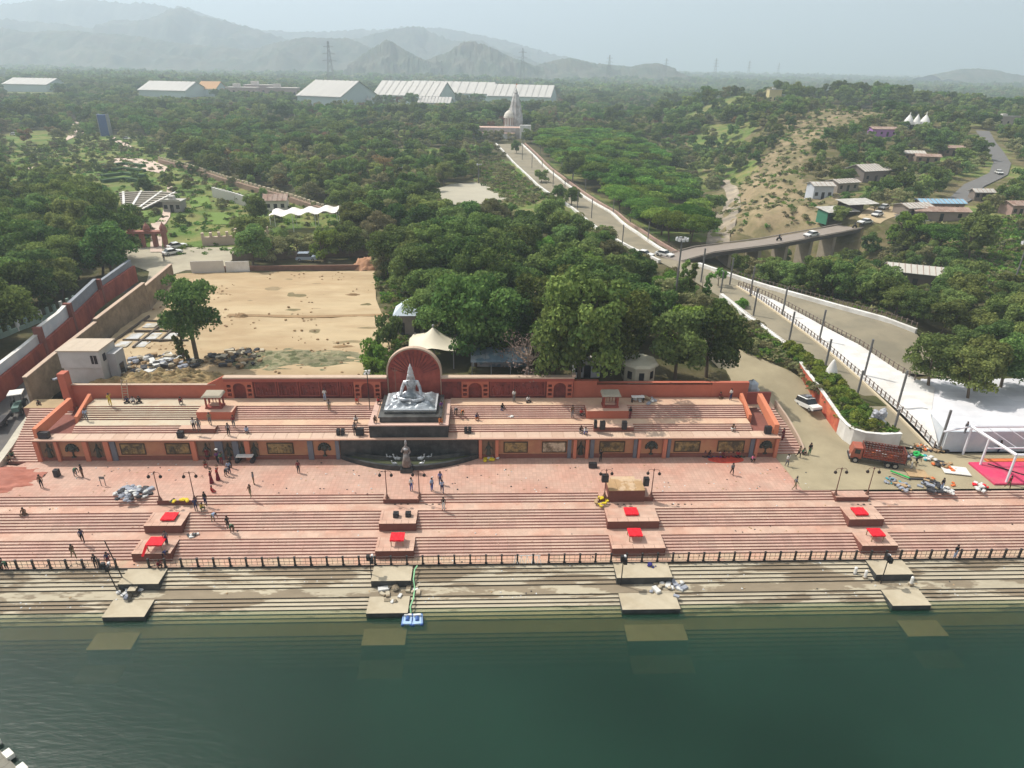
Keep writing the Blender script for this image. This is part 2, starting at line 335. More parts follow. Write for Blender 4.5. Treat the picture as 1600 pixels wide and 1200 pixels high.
# ================================================================ ground sheet
XS = np.concatenate([-np.geomspace(112, 11500, 95)[::-1], np.arange(-110, 126, 1.6), np.geomspace(128, 11500, 95)])
YS = np.concatenate([np.arange(-60, 84, 6.0), np.arange(84, 200, 1.4), np.geomspace(201.5, 12500, 250)])
gx, gy = np.meshgrid(XS, YS); gxf, gyf = gx.ravel(), gy.ravel(); gz = T(gxf, gyf)
for a, s_, amp in ((0.35, 1.0, 0.10), (1.3, 2.0, 0.05)):
    gz += amp*(np.sin(gxf*a+1.7*np.sin(gyf*a*.7))*np.cos(gyf*a*1.1+gxf*.2))*(gyf > 84)
lotm = inside(LOT, gxf, gyf)
hb = inside(HILLB, gxf, gyf); gz[hb] += 0.9*np.sin(gxf[hb]*.9+np.cos(gyf[hb]*.5)*2)*np.cos(gyf[hb]*.45)
low = (gyf < 83.5) | ((gxf > 35) & (gyf < 75.5))
low |= inside([(-75, 60), (-75, 84), (-57.5, 84), (-57.5, 60)], gxf, gyf)
def zyard(x, y): return float(np.interp(y, [76, 80, 84, 88, 92, 97], [0, .35, 1.0, 2.0, 3.2, 4.5])) if y < 97 else Tz(x, y)
yv = np.interp(gyf, [76, 80, 84, 88, 92, 97], [0, .35, 1.0, 2.0, 3.2, 4.5]); YARDin = inside(YARD+[], gxf, gyf) & (gyf < 99); gz[YARDin] = np.minimum(gz, yv-.5)[YARDin]
cxy = (gxf > 34) & (gxf < 49) & (gyf > 75) & (gyf < 90); gz[cxy] = np.minimum(gz, yv-.5)[cxy]
ramp = inside([(-67.8, 60), (-66.4, 132), (-59.3, 132), (-56.5, 84), (-56.5, 60)], gxf, gyf); gz[ramp & ~low] -= 6.5
hw_in = inside(HIGHWAY, gxf, gyf); gz[hw_in] -= 0.35
gz[(gxf > 55) & (gyf < 76) & (gyf > 60)] = -3
gz[low] = -9.0
gz[(gxf < -68.4) & (gyf >= 78) & (gyf < 84)] = 5.2
for zone in (ROADW,): gz[inside(zone, gxf, gyf)] -= 0.12
nx = len(XS); ny = len(YS); idx = np.arange(nx*ny).reshape(ny, nx)
Q = np.stack([idx[:-1, :-1], idx[:-1, 1:], idx[1:, 1:], idx[1:, :-1]], -1).reshape(-1, 4)
mask = np.zeros((len(gxf), 4), np.float32); mask[:, 3] = 1
def mk(poly, ch, v): mask[inside(poly, gxf, gyf), ch] = v
mask[:, 2] = 0.6                                            # woodland floor
for z_ in (GARDEN, FIELD, SLOPE): mk(z_, 1, 1.0); mk(z_, 2, 0)
mk(LOT, 0, 1); mk(LOT, 2, 0); mk(HILLB, 0, 0.6); mk(HILLB, 2, 0); mk(PARK, 0, .9); mk(CARPARK, 0, .8); mk(RIVER, 0, .5); mk(SCRUB, 1, .5); mk(SCRUB, 2, 0)
hz = (gxf > 60) & (gyf > 150) & (gyf < 420) & ~hb; mask[hz, 0] = .25; mask[hz, 2] = .2; mask[hz, 1] = .3
cl_ = np.where((gyf > 170) & (gyf < 1100) & (np.abs(gxf) < 1000))[0]
for i_ in cl_:
    if mnoise.noise(Vector((gxf[i_]/55, gyf[i_]/70, 9))) > .22: mask[i_, 1] = 1; mask[i_, 2] = 0; mask[i_, 0] = .35*(gxf[i_] > 0)
far = gyf > 700; mask[far, 1] = .5
gm, nt, b = newmat('ground_soil')
tc = N(nt, 'ShaderNodeTexCoord'); vec = tc.outputs['Object']; va = N(nt, 'ShaderNodeVertexColor', layer_name='mask'); sep = N(nt, 'ShaderNodeSeparateColor'); nt.links.new(va.outputs[0], sep.inputs[0])
base, nn = varied(nt, (0.17, 0.14, 0.075), 0.35, 0.6, vec, (0.10, 0.10, 0.035))
def over(fac, c, c2, s1, out, e0=.4, e1=.6, var=.25):
    o2, _ = varied(nt, c, var, s1, vec, c2)
    n = N(nt, 'ShaderNodeTexNoise', Scale=.25, Detail=6.0, Roughness=.7); nt.links.new(vec, n.inputs[0])
    a = N(nt, 'ShaderNodeMath', operation='ADD'); nt.links.new(fac, a.inputs[0]); nt.links.new(n.outputs[0], a.inputs[1])
    s = N(nt, 'ShaderNodeMapRange'); s.inputs[1].default_value = e0+.45; s.inputs[2].default_value = e1+.45; nt.links.new(a.outputs[0], s.inputs[0])
    mx = N(nt, 'ShaderNodeMix', data_type='RGBA'); nt.links.new(s.outputs[0], mx.inputs[0]); nt.links.new(out, mx.inputs[6]); nt.links.new(o2, mx.inputs[7]); return mx.outputs[2]
o_ = over(sep.outputs[2], (0.07, 0.075, 0.03), (0.11, 0.095, 0.05), .5, base)
o_ = over(sep.outputs[1], (0.10, 0.16, 0.035), (0.20, 0.20, 0.07), .35, o_)
o_ = over(sep.outputs[0], (0.29, 0.225, 0.135), (0.17, 0.15, 0.075), .3, o_)
nt.links.new(o_, b.inputs['Base Color']); b.inputs['Roughness'].default_value = .95; b.inputs['Specular IOR Level'].default_value = .1
bp = N(nt, 'ShaderNodeBump'); bp.inputs['Strength'].default_value = .6; bp.inputs['Distance'].default_value = .4; nt.links.new(nn.outputs[0], bp.inputs['Height']); nt.links.new(bp.outputs[0], b.inputs['Normal'])
gme = npmesh('ground', np.stack([gxf, gyf, gz], -1), Q, gm, smooth=True, attr=[('mask', 'POINT', 'FLOAT_COLOR', mask)])
struct(ob('ground', gme), 'olive and sandy ground stretching from the ghat to the hazy hills', 'ground')
# ================================================================ hills, haze, water
def ridge(name, label, D, pts, depth, mat, seed, rough=6.0):
    """range of hills: skyline given as (pixel x, pixel y) seen at distance D"""
    P = [aty(x, y, D) for x, y in pts]; px = np.array([p[0] for p in P]); pz = np.array([p[2] for p in P])
    X = np.linspace(px[0], px[-1], 420); Z = np.interp(X, px, pz)
    k = np.ones(5)/5; Z = np.convolve(np.pad(Z, 2, mode='edge'), k, 'valid')
    rows = np.linspace(-1, 1, 41); V = []
    for t in rows:
        for i, x in enumerate(X):
            nz = mnoise.fractal(Vector((x/(depth*.35), t*2.4, seed)), 1.0, 2.0, 5)
            ridge_ = (1-abs(t+0.12*nz))
            prof = max(0, ridge_)**1.25
            h = 4+(Z[i]-4)*prof+nz*rough*3.2*prof*(1-prof)*4+mnoise.noise(Vector((x/(depth*.03), t*12, seed)))*rough*.5*prof
            V.append((x, D+t*depth, h-1.5*(prof <= 0)))
    n = len(X); idx = np.arange(n*41).reshape(41, n); Q = np.stack([idx[:-1, :-1], idx[:-1, 1:], idx[1:, 1:], idx[1:, :-1]], -1).reshape(-1, 4)
    o = ob(name, npmesh(name, np.array(V), Q, mat, smooth=True)); struct(o, label, 'hills'); return o
mh = M('scrub_hillside', (0.055, 0.075, 0.045), .95, .5, .05, c2=(0.11, 0.105, 0.07), bump=0)
ridge('hills', 'palest farthest mountain ridge across the upper left skyline', 4300, [(-260, 12), (0, 6), (70, 1), (150, -1), (250, 5), (292, 11), (330, 25), (400, 45), (470, 50), (560, 45), (640, 41), (700, 44), (750, 54), (800, 66), (860, 82), (920, 98), (960, 106)], 650, mh, 3, 22)
ridge('hills', 'long hazy mountain shoulder with a knob above the far left plain', 3200, [(-260, 20), (0, 28), (90, 35), (150, 44), (180, 29), (232, 34), (262, 14), (287, 10), (310, 22), (352, 32), (385, 40), (440, 58), (500, 64), (560, 60), (600, 50), (640, 40), (655, 38), (675, 50), (710, 64), (750, 62), (790, 80), (840, 100), (860, 107)], 500, mh, 8, 15)
ridge('hills', 'low wooded foothills running behind the plain on the left', 2500, [(-260, 36), (0, 42), (40, 48), (110, 47), (150, 51), (200, 54), (260, 64), (330, 72), (395, 76), (430, 66), (475, 58), (545, 59), (572, 70), (585, 78), (620, 90), (690, 96), (740, 104)], 330, mh, 12, 9)
ridge('hills', 'small pointed hazy hill left of the double-sided peak', 1950, [(545, 100), (570, 82), (592, 68), (604, 61), (612, 64), (630, 76), (652, 88), (675, 98), (690, 104)], 130, mh, 21, 5)
ridge('hills', 'broad pointed hazy hill right of the small peak', 2050, [(640, 102), (672, 90), (700, 80), (722, 66), (733, 62), (748, 66), (770, 74), (796, 88), (825, 98), (850, 105)], 170, mh, 25, 5)
ridge('hills', 'low rounded hill on the horizon beyond the temple', 2250, [(828, 106), (850, 98), (872, 93), (892, 90), (910, 94), (930, 99), (960, 101), (985, 104), (1010, 99), (1028, 99), (1050, 105)], 260, mh, 31, 6)
ridge('hills', 'faint low hill on the horizon at the far right', 2700, [(1455, 117), (1480, 112), (1505, 107), (1525, 106), (1550, 109), (1575, 114), (1600, 118)], 260, mh, 35, 6)

hm = bpy.data.materials.new('haze_air'); hm.use_nodes = True; nt = hm.node_tree; nt.nodes.remove(nt.nodes['Principled BSDF'])
pv = N(nt, 'ShaderNodeVolumePrincipled'); pv.inputs['Color'].default_value = (0.74, 0.87, 1.0, 1); pv.inputs['Density'].default_value = 0.00039; pv.inputs['Anisotropy'].default_value = 0.25
nt.links.new(pv.outputs[0], nt.nodes['Material Output'].inputs['Volume'])
hb_ = MB().box(-11000, 11000, -150, 12000, -15, 760).build('haze', hm)
tag(hb_, 'pale blue haze lying over the whole valley', 'haze', None, 'stuff')

WATER_Z = -4.12
wm = bpy.data.materials.new('river_water'); wm.use_nodes = True; nt = wm.node_tree; nt.nodes.remove(nt.nodes['Principled BSDF'])
tc = N(nt, 'ShaderNodeTexCoord'); mp = N(nt, 'ShaderNodeMapping'); mp.inputs['Scale'].default_value = (0.5, 1.2, 1); nt.links.new(tc.outputs['Object'], mp.inputs[0])
n1 = N(nt, 'ShaderNodeTexNoise', Scale=1.6, Detail=5.0, Roughness=.6); nt.links.new(mp.outputs[0], n1.inputs[0])
n2 = N(nt, 'ShaderNodeTexNoise', Scale=.045, Detail=4.0); nt.links.new(tc.outputs['Object'], n2.inputs[0])
bp = N(nt, 'ShaderNodeBump'); bp.inputs['Strength'].default_value = .26; bp.inputs['Distance'].default_value = .14; nt.links.new(n1.outputs[0], bp.inputs['Height'])
tr = N(nt, 'ShaderNodeBsdfTransparent'); df = N(nt, 'ShaderNodeBsdfDiffuse'); ad = N(nt, 'ShaderNodeAddShader'); gl = N(nt, 'ShaderNodeBsdfGlossy'); gl.inputs['Roughness'].default_value = .26
mx = N(nt, 'ShaderNodeMix', data_type='RGBA'); mx.inputs[6].default_value = (0.004, 0.021, 0.012, 1); mx.inputs[7].default_value = (0.008, 0.033, 0.020, 1)
mr = N(nt, 'ShaderNodeMapRange'); mr.inputs[1].default_value = .35; mr.inputs[2].default_value = .65; nt.links.new(n2.outputs[0], mr.inputs[0]); nt.links.new(mr.outputs[0], mx.inputs[0]); nt.links.new(mx.outputs[2], df.inputs[0])
tr.inputs[0].default_value = (.93, .95, .93, 1)
fr = N(nt, 'ShaderNodeFresnel'); fr.inputs[0].default_value = 1.33
for n_ in (df, gl, fr): nt.links.new(bp.outputs[0], n_.inputs['Normal'])
nt.links.new(tr.outputs[0], ad.inputs[0]); nt.links.new(df.outputs[0], ad.inputs[1])
ms = N(nt, 'ShaderNodeMixShader'); nt.links.new(fr.outputs[0], ms.inputs[0]); nt.links.new(ad.outputs[0], ms.inputs[1]); nt.links.new(gl.outputs[0], ms.inputs[2])
nt.links.new(ms.outputs[0], nt.nodes['Material Output'].inputs[0])
vab = N(nt, 'ShaderNodeVolumeAbsorption'); vab.inputs[0].default_value = (0.56, 0.51, 0.28, 1); vab.inputs[1].default_value = 2.6; nt.links.new(vab.outputs[0], nt.nodes['Material Output'].inputs['Volume'])
WB = MB().box(-400, 400, -60, 53.0, -8.9, WATER_Z)
struct(WB.build('water', wm), 'dark green river water in front of the stepped ghat', 'river')
struct(MB().box(-400, 400, -60, 53, -9.3, -8.8).build('river_bed', M('river_mud', (0.09, 0.09, 0.05), .9)), 'muddy river bed under the green water', 'river bed')

# ================================================================ the ghat
PINK = M('pink_sandstone', (0.475, 0.31, 0.255), .8, .17, 1.1, c2=(0.52, 0.375, 0.30), stretch=(.5, 1.6, 1), brick=(.95, 7, (.72, .66, .62), .014, .37))
RISER = M('red_sandstone_riser', (0.37, 0.165, 0.13), .85, .2, 2.0, c2=(0.42, 0.22, 0.17))
CREAM = M('pale_landing_stone', (0.55, 0.385, 0.30), .8, .12, .8, c2=(0.50, 0.30, 0.225), brick=(1.2, .6, (.86, .82, .8), .012))
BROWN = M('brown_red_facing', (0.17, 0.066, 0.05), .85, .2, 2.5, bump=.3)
CONC = M('worn_concrete', (0.45, 0.395, 0.295), .9, .22, 1.2, c2=(0.24, 0.19, 0.13), sharp=True, stretch=(.3, 1.5, 1))
CONCR = M('dark_concrete', (0.085, 0.075, 0.055), .9, .3, 2.0)  # darker concrete for step fronts and cores
CONCT = M('pale_concrete_top', (0.48, 0.42, 0.31), .9, .14, .9, c2=(0.40, 0.34, 0.24), bump=.1)
MUDC = M('mud_stained_concrete', (0.24, 0.195, 0.135), .9, .22, 1.0, c2=(0.43, 0.38, 0.28), sharp=True, stretch=(.5, 1.4, 1))
BLACKST = M('dark_granite', (0.030, 0.034, 0.036), .45, .3, 3.0, c2=(0.055, 0.06, 0.06))
CORAL = M('coral_painted_wall', (0.46, 0.135, 0.085), .8, .12, 1.4)
CORALHI = M('sunlit_coral_wall', (0.60, 0.21, 0.115), .8, .1, 1.4)  # lit copy of the coral: sunlight put into the colour
X0, X1 = -96, 104
PLATS = [(-36.65, -32.65), (-11.52, -7.48), (13.62, 19.42), (40.95, 44.95)]
segs = []; a_ = X0
for p0, p1 in PLATS: segs.append((a_, p0)); a_ = p1
segs.append((a_, X1))
# flights: (name, label, crest Y, z top, tread, number, riser)
def flight(label, y, z, tread, n, rise, sg, mats, back, cat='steps', name='steps', stain=False):
    t = thing(name, label, cat, kind='structure')
    for i in range(n):
        ytop = y-i*tread; zt = z-i*rise
        for k, (a, b) in enumerate(sg):
            # each step is a solid course butting under the one above; its top is what shows
            yb = back if i == 0 else ytop+tread
            if i == 0: continue
            MB().box(a, b, ytop, yb-.004, zt-rise*1.0, zt, 1, 0).build('step', mats, t)
    return t
def course(label, y0, y1, z, h, mats, x0=X0, x1=X1, name='landing', cat='landing', cuts=()):
    o = MB().box(x0, x1, y0, y1, z-h, z, 1, 0).build(name, mats); return struct(o, label, cat)
# plaza slab, its edge is the crest of the first flight
PLZ = M('plaza_tiles', (0.505, 0.335, 0.265), .75, .13, .5, c2=(0.485, 0.28, 0.215), brick=(.45, .45, (.80, .74, .70), .018, 0.0))
# the plaza paving runs up to the facade; the yard lies beyond its slanting right edge
pl = [(-96, 66.2), (40.9, 66.2), (38.6, 70.0), (37.55, 73.75), (36.5, 75.2), (-54.6, 75.2), (-56.5, 72.8), (-60.5, 73.4), (-66, 78), (-96, 78)]
struct(MB().prism(pl, -1.2, 0, 1, 0).build('plaza', [PLZ, RISER]), 'broad pink tiled plaza between the mural facade and the steps', 'plaza')
FL1 = [(X0, -36.75), (-32.7, -11.5), (-7.4, 13.2), (19.5, 40.9), (44.8, X1)]
flight('short flight of three pink steps at the front edge of the plaza', 66.2, 0, .333, 4, .15, FL1, [PINK, RISER], 66.5)
course('uppermost pale pink landing below the plaza', 63.84, 65.2, -.6, .6, [CREAM, RISER])
struct(MB().box(X0, X1, 65.2, 66.19, -1.2, -.62, 0).build('steps_base', RISER), 'red stone core under the short plaza flight', 'steps')
flight('upper long flight of red and pink steps', 63.84, -.6, .347, 7, .15, segs, [PINK, RISER], 64)
course('middle pale pink landing between the two long flights', 60.40, 61.76, -1.65, .6, [CREAM, RISER])
struct(MB().box(X0, X1, 61.77, 63.83, -2.4, -1.52, 0).build('steps_base', RISER), 'red stone core under the upper long flight', 'steps')
flight('lower long flight of red and pink steps', 60.40, -1.65, .34, 7, .15, segs, [PINK, RISER], 60.5)
WALK = M('walkway_stone', (0.50, 0.37, 0.26), .85, .13, 1.0, c2=(0.54, 0.33, 0.24), brick=(1.0, .75, (.8, .76, .7), .02))
course('pale walkway behind the black railing', 57.05, 58.36, -2.7, .8, [WALK, CONCR])
struct(MB().box(X0, X1, 58.37, 60.39, -3.4, -2.58, 0).build('steps_base', RISER), 'red stone core under the lower long flight', 'steps')
flight('stained concrete flight below the railing', 57.05, -2.7, .46, 6, .15, segs, [CONC, CONCR], 57)
course('mud streaked concrete landing near the water', 53.45, 54.75, -3.6, .6, [MUDC, CONCR])
struct(MB().box(X0, X1, 54.76, 57.04, -4.3, -3.48, 0).build('steps_base', CONCR), 'dark concrete core under the stained flight', 'steps')
# lowest flight runs on below the water line
flight('lowest concrete flight going down into the green water', 53.45, -3.6, .40, 7, .15, segs, [CONC, CONCR], 53.5)
course('drowned concrete landing just below the water line', 49.4, 51.05, -4.65, .6, [M('drowned_concrete', (0.26, 0.21, 0.13), .9, .2, 1.0), CONCR])
struct(MB().box(X0, X1, 51.06, 53.44, -5.4, -4.52, 0).build('steps_base', CONCR), 'dark concrete core under the lowest flight', 'steps')
flight('drowned steps leading down from the sunken landing', 49.4, -4.65, .40, 9, .15, segs, [M('drowned_concrete'), CONCR], 49.5)
struct(MB().box(X0, X1, 46.1, 49.38, -8.7, -5.8, 0).build('steps_base', CONCR), 'dark concrete core under the drowned steps', 'steps')
# projecting platforms: front edges and levels repeat at every flight
ordn = ['leftmost', 'second', 'third and widest', 'rightmost']
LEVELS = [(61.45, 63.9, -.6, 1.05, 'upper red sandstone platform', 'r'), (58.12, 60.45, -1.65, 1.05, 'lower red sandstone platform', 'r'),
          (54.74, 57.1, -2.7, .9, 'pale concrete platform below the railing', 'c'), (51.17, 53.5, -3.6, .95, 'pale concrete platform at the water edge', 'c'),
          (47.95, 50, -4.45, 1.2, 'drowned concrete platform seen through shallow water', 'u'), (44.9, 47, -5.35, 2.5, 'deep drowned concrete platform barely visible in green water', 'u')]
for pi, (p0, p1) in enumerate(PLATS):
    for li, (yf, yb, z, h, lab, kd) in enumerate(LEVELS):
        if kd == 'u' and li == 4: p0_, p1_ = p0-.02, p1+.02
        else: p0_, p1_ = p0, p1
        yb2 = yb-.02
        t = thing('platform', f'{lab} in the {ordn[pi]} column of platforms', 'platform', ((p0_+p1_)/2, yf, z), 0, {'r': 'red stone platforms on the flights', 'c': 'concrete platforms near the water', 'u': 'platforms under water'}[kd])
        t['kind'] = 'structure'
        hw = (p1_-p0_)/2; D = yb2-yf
        mats = {'r': [CREAM, BROWN], 'c': [CONCT, BLACKST], 'u': [M('drowned_concrete'), CONCR]}[kd]  # concrete fronts take the granite black: their shade is put into the colour
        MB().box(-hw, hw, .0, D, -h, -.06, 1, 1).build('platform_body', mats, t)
        if kd == 'r':
            k = 5; w_ = 2*hw/k
            for i in range(k): MB().box(-hw+i*w_+.012, -hw+(i+1)*w_-.012, -.04, .62, -.06, .0, 1, 0).build('edge_slab', mats, t)
            MB().box(-hw, -hw+.28, .64, D, -.06, .012, 0).build('kerb', mats, t)
            MB().box(-hw+.3, hw, .64, D, -.06, -.004, 1, 0).build('paving', mats, t)
        else:
            MB().box(-hw, hw, -.05, D, -.06, 0, 1, 0).build('top_slab', mats, t)
# notch platforms at plaza level
for i, (a, b, yf) in enumerate([(-36.75, -32.7, 65.25), (-11.5, -7.4, 65.15), (13.2, 19.5, 65.2), (40.9, 44.8, 64.85)]):
    o = MB().box(a, b, yf, 66.19, -.598, -.001, 1, 0).build('platform', [PLZ, BROWN])
    struct(o, f'low brown fronted platform level with the plaza, {ordn[i]} of four', 'platform')

# railing on the walkway
BLK = M('black_painted_iron', (0.018, 0.017, 0.017), .5, .1, 5, spec=.4)
THIN = M('thin_grey_rail', (0.11, 0.09, 0.08), .5, .1, 5)
rt = thing('railing', 'long black post railing along the walkway above the concrete steps', 'railing', (0, 57.2, -2.7))
pm = MB().box(-.085, .085, -.085, .085, 0, 1.06).box(-.11, .11, -.11, .11, 1.06, 1.12).box(-.13, .13, -.13, .13, 0, .08).mesh('post', BLK)
xp = []; x = -21.35-1.655*40
while x < 78:
    xp.append(x); x += 1.655
xp = [q for q in xp if not (-49.5+13.2 < q < -35)]
for q in xp: ob('post', pm, rt, (q, 0, 0))
gaps = MB()
for a, b in zip(xp, xp[1:]):
    if b-a > 3: continue
    if 2.6 < a < 5.9: continue
    for z in (.98, .52, .12): gaps.box(a+.09, b-.09, -.02, .02, z, z+.035)
    for k in (1, 2): gaps.box(a+(b-a)*k/3-.015, a+(b-a)*k/3+.015, -.015, .015, .12, .98)
gaps.build('rail', THIN, rt)['kind'] = 'stuff'
# pipe barrier in the opening between the second and third columns
tt = thing('barrier', 'white trestle barrier closing the gap in the black railing', 'barrier', (4.4, 57.25, -2.7))
wb = MB()
for i in range(5): wb.tube((-1.3+i*.62, -.25, 0), (-1.15+i*.62, .1, .85), .03).tube((-.9+i*.62, -.25, 0), (-1.15+i*.62, .1, .85), .03)
wb.tube((-1.3, .1, .85), (1.5, .1, .85), .035); wb.build('frame', M('white_paint', (.75, .75, .72), .5, .06), tt)
struct(MB().box(X0, X1, 56.98, 57.06, -2.72, -2.63).build('kerb', BLK), 'dark kerb under the black railing', 'kerb')

# ---------------------------------------------------------------- mural facade
FC = thing('mural_wall', 'long coral facade with pilasters, framed murals and relief niches behind the plaza', 'wall')
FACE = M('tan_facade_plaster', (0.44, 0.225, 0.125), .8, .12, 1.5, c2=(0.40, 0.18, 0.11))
PIL = M('coral_pilaster', (0.52, 0.185, 0.115), .8, .08, 2)
BLU = M('grey_blue_pilaster', (0.15, 0.16, 0.19), .7, .15, 2)
SHD = M('shaded_niche_plaster', (0.20, 0.13, 0.085), .85, .2, 2)  # shade of the recess put into the niche colour
BASE = M('red_brown_plinth', (0.22, 0.085, 0.065), .85, .2, 2)
FRM = M('dark_bronze_frame', (0.06, 0.04, 0.025), .5, .2, 5)
MUR = M('mural_relief_gold', (0.30, 0.21, 0.09), .6, .5, 3.5, bump=1.0, c2=(0.09, 0.075, 0.05))
MUR2 = M('mural_relief_pale', (0.55, 0.45, 0.33), .6, .4, 3.5, bump=1.0, c2=(0.22, 0.17, 0.11))
REL = M('bronze_green_relief', (0.045, 0.05, 0.04), .5, .4, 4, bump=.5)
LEDGE = M('pale_ledge_stone', (0.55, 0.36, 0.27), .8, .1, 2)
for a, b in ((-54.5, -17.9), (-.7, 37.3)):
    MB().box(a, b, 74.05, 74.4, 0, 2.84, 0).build('wall_core', FACE, FC)
    MB().box(a, b, 73.93, 74.049, 0, .55, 0).build('plinth', BASE, FC)
    MB().box(a-.05, b+.05, 73.55, 74.5, 2.84, 2.94, 0).build('cornice', BASE, FC)
def pil(a, b, m=PIL, y=73.68): MB().box(a, b, y, 74.049, 0, 2.839, 0).build('pilaster', m, FC)
for a, b in ((-54.5, -54.0), (-52.1, -51.72), (-48.75, -48.2), (-46.27, -45.66), (-35.9, -35.3), (-29.4, -28.8), (-.65, -.3), (1.38, 1.77), (11.16, 11.56), (12.69, 13.09), (19.33, 19.65), (22.5, 22.99), (34.3, 34.71), (36.85, 37.28)): pil(a, b)
for a, b in ((-45.6, -44.95), (-33.0, -32.1), (-30.9, -30.2), (-21.8, -21.15), (-18.4, -17.95), (10.45, 10.9), (13.3, 13.8), (18.8, 19.25), (23.1, 23.5), (33.7, 34.2)): pil(a, b, BLU, 73.82)
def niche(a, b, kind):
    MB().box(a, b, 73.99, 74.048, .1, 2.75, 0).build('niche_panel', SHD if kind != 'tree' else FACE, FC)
    cx = (a+b)/2; m = MB(); y = 73.93
    if kind == 'tree':
        m.tube((cx, y, .5), (cx, y, 1.4), .12, .08)
        for k in range(9):
            an = k*math.pi/8; m.tube((cx, y, 1.2), (cx+math.cos(an)*.65, y, 1.45+math.sin(an)*.75), .06, .03, 6).ball((cx+math.cos(an)*.65, y, 1.45+math.sin(an)*.75), .2, 5)
        m.ball((cx, y, 1.75), .42, 6).box(cx-.25, cx+.25, y-.1, y+.05, .45, .62)
    else:
        m.lathe((cx, y, .45), [(.28, 0), (.36, .1), (.24, .5), (.2, .8), (.3, 1.15), (.24, 1.35), (.08, 1.45)], 10, 0, 1, .5)
        m.ball((cx, y-.02, 2.05), .15, 6).lathe((cx, y, 2.15), [(.14, 0), (.05, .22), (.01, .34)], 8)
        m.tube((cx-.25, y, 1.65), (cx-.5, y-.05, 1.15), .07, .05, 6).tube((cx+.25, y, 1.65), (cx+.52, y-.05, 1.3), .07, .05, 6).tube((cx+.52, y-.05, .5), (cx+.52, y-.05, 2.3), .025, .025, 5)
        for k in (-1, 0, 1): m.tube((cx+.52, y-.05, 2.1), (cx+.52+k*.12, y-.05, 2.42), .018, .01, 4)
    m.build('relief_figure', REL, FC, smooth=True)
for a, b, k in ((-53.95, -52.15, 'f'), (-51.65, -48.8, 'tree'), (-48.15, -46.3, 'f'), (-35.25, -33.05, 'f'), (-32.05, -30.95, 'f'), (-30.15, -29.45, 'f'), (-28.75, -27.9, 'f'), (-21.1, -18.45, 'tree'), (-.25, 1.33, 'f'), (11.6, 12.65, 'f'), (19.7, 22.45, 'tree'), (34.75, 36.8, 'tree')): niche(a, b, k)
def mural(a, b, pale=False):
    fr_ = MB().box(a, b, 73.96, 74.04, .78, .9, 0).box(a, b, 73.96, 74.04, 2.22, 2.34, 0).box(a, a+.13, 73.96, 74.04, .9, 2.22, 0).box(b-.13, b, 73.96, 74.04, .9, 2.22, 0).build('mural_frame', FRM, FC)
    m = MB().box(a+.13, b-.13, 74.0, 74.04, .9, 2.22, 0)
    R_ = random.Random(int(a*10)); k = a+.45
    while k < b-.4:
        h = R_.uniform(.5, .95); m.lathe((k, 73.99, .92), [(.1, 0), (.13, .1), (.09, h*.5), (.12, h*.75), (.05, h*.88)], 7, 0, 1, .5).ball((k, 73.98, .92+h), .09, 5); k += R_.uniform(.28, .5)
    m.build('mural', MUR2 if pale else MUR, fr_)
for a, b, p_ in ((-44.5, -41.5, 0), (-39.1, -36.1, 0), (-26.78, -23.55, 0), (2.41, 5.45, 0), (7.22, 10.3, 1), (14.46, 17.7, 0), (23.97, 27.3, 0), (29.53, 32.98, 0)): mural(a, b, p_)
# black fountain wall and platform
# ---------------------------------------------------------------- upper terrace
TER = [(-50.6, -14.15), (-4.45, 34.2)]
LAND = M('terrace_landing', (0.60, 0.43, 0.30), .85, .1, .8, c2=(0.55, 0.35, 0.25))
LANDG = M('yellowish_terrace_stone', (0.51, 0.44, 0.33), .85, .14, .9, c2=(0.50, 0.40, 0.29), sharp=True)
struct(MB().box(-54.5, 37.3, 74.41, 81.6, -1.0, 2.95, 1).build('terrace', [LAND, BASE]), 'raised terrace body behind the mural facade', 'terrace')
# walkway paved with separate slabs
wk = thing('terrace_walk', 'walkway of large pale slabs along the top of the mural facade', 'walkway', kind='structure')
SLAB = [M('walk_slab_a', (0.55, 0.40, 0.31), .8, .08, 2), M('walk_slab_b', (0.50, 0.35, 0.265), .8, .1, 2), M('walk_slab_c', (0.58, 0.43, 0.32), .8, .08, 2)]
mes = [MB().box(-.725, .725, -.72, .72, 0, .05).mesh('slab', s_) for s_ in SLAB]
x = -53.4
while x < 36.4:
    if not (-14.9 < x < -3.9): ob('slab', mes[rnd.choice((0, 0, 1, 2))], wk, (x, 74.55, 3.0))
    x += 1.49
LM = [LANDG, RISER]
EL = MB().box(-54.5, 37.3, 73.5, 73.8, 2.942, 3.06, 0).build('coping', LEDGE, wk)
struct(MB().box(-54.4, 37.2, 73.81, 75.3, 2.951, 2.995, 0).build('terrace_bed', LEDGE), 'mortar bed under the walkway slabs', 'terrace')
def tflight(label, y, z, tread, n, a, b, mats):
    t = thing('steps', label, 'steps', kind='structure')
    for i in range(n):
        MB().box(a, b, y+i*tread, y+(i+1)*tread-.004, z-.02, z+(i+1)*.15, 1, 0).build('step', mats, t)
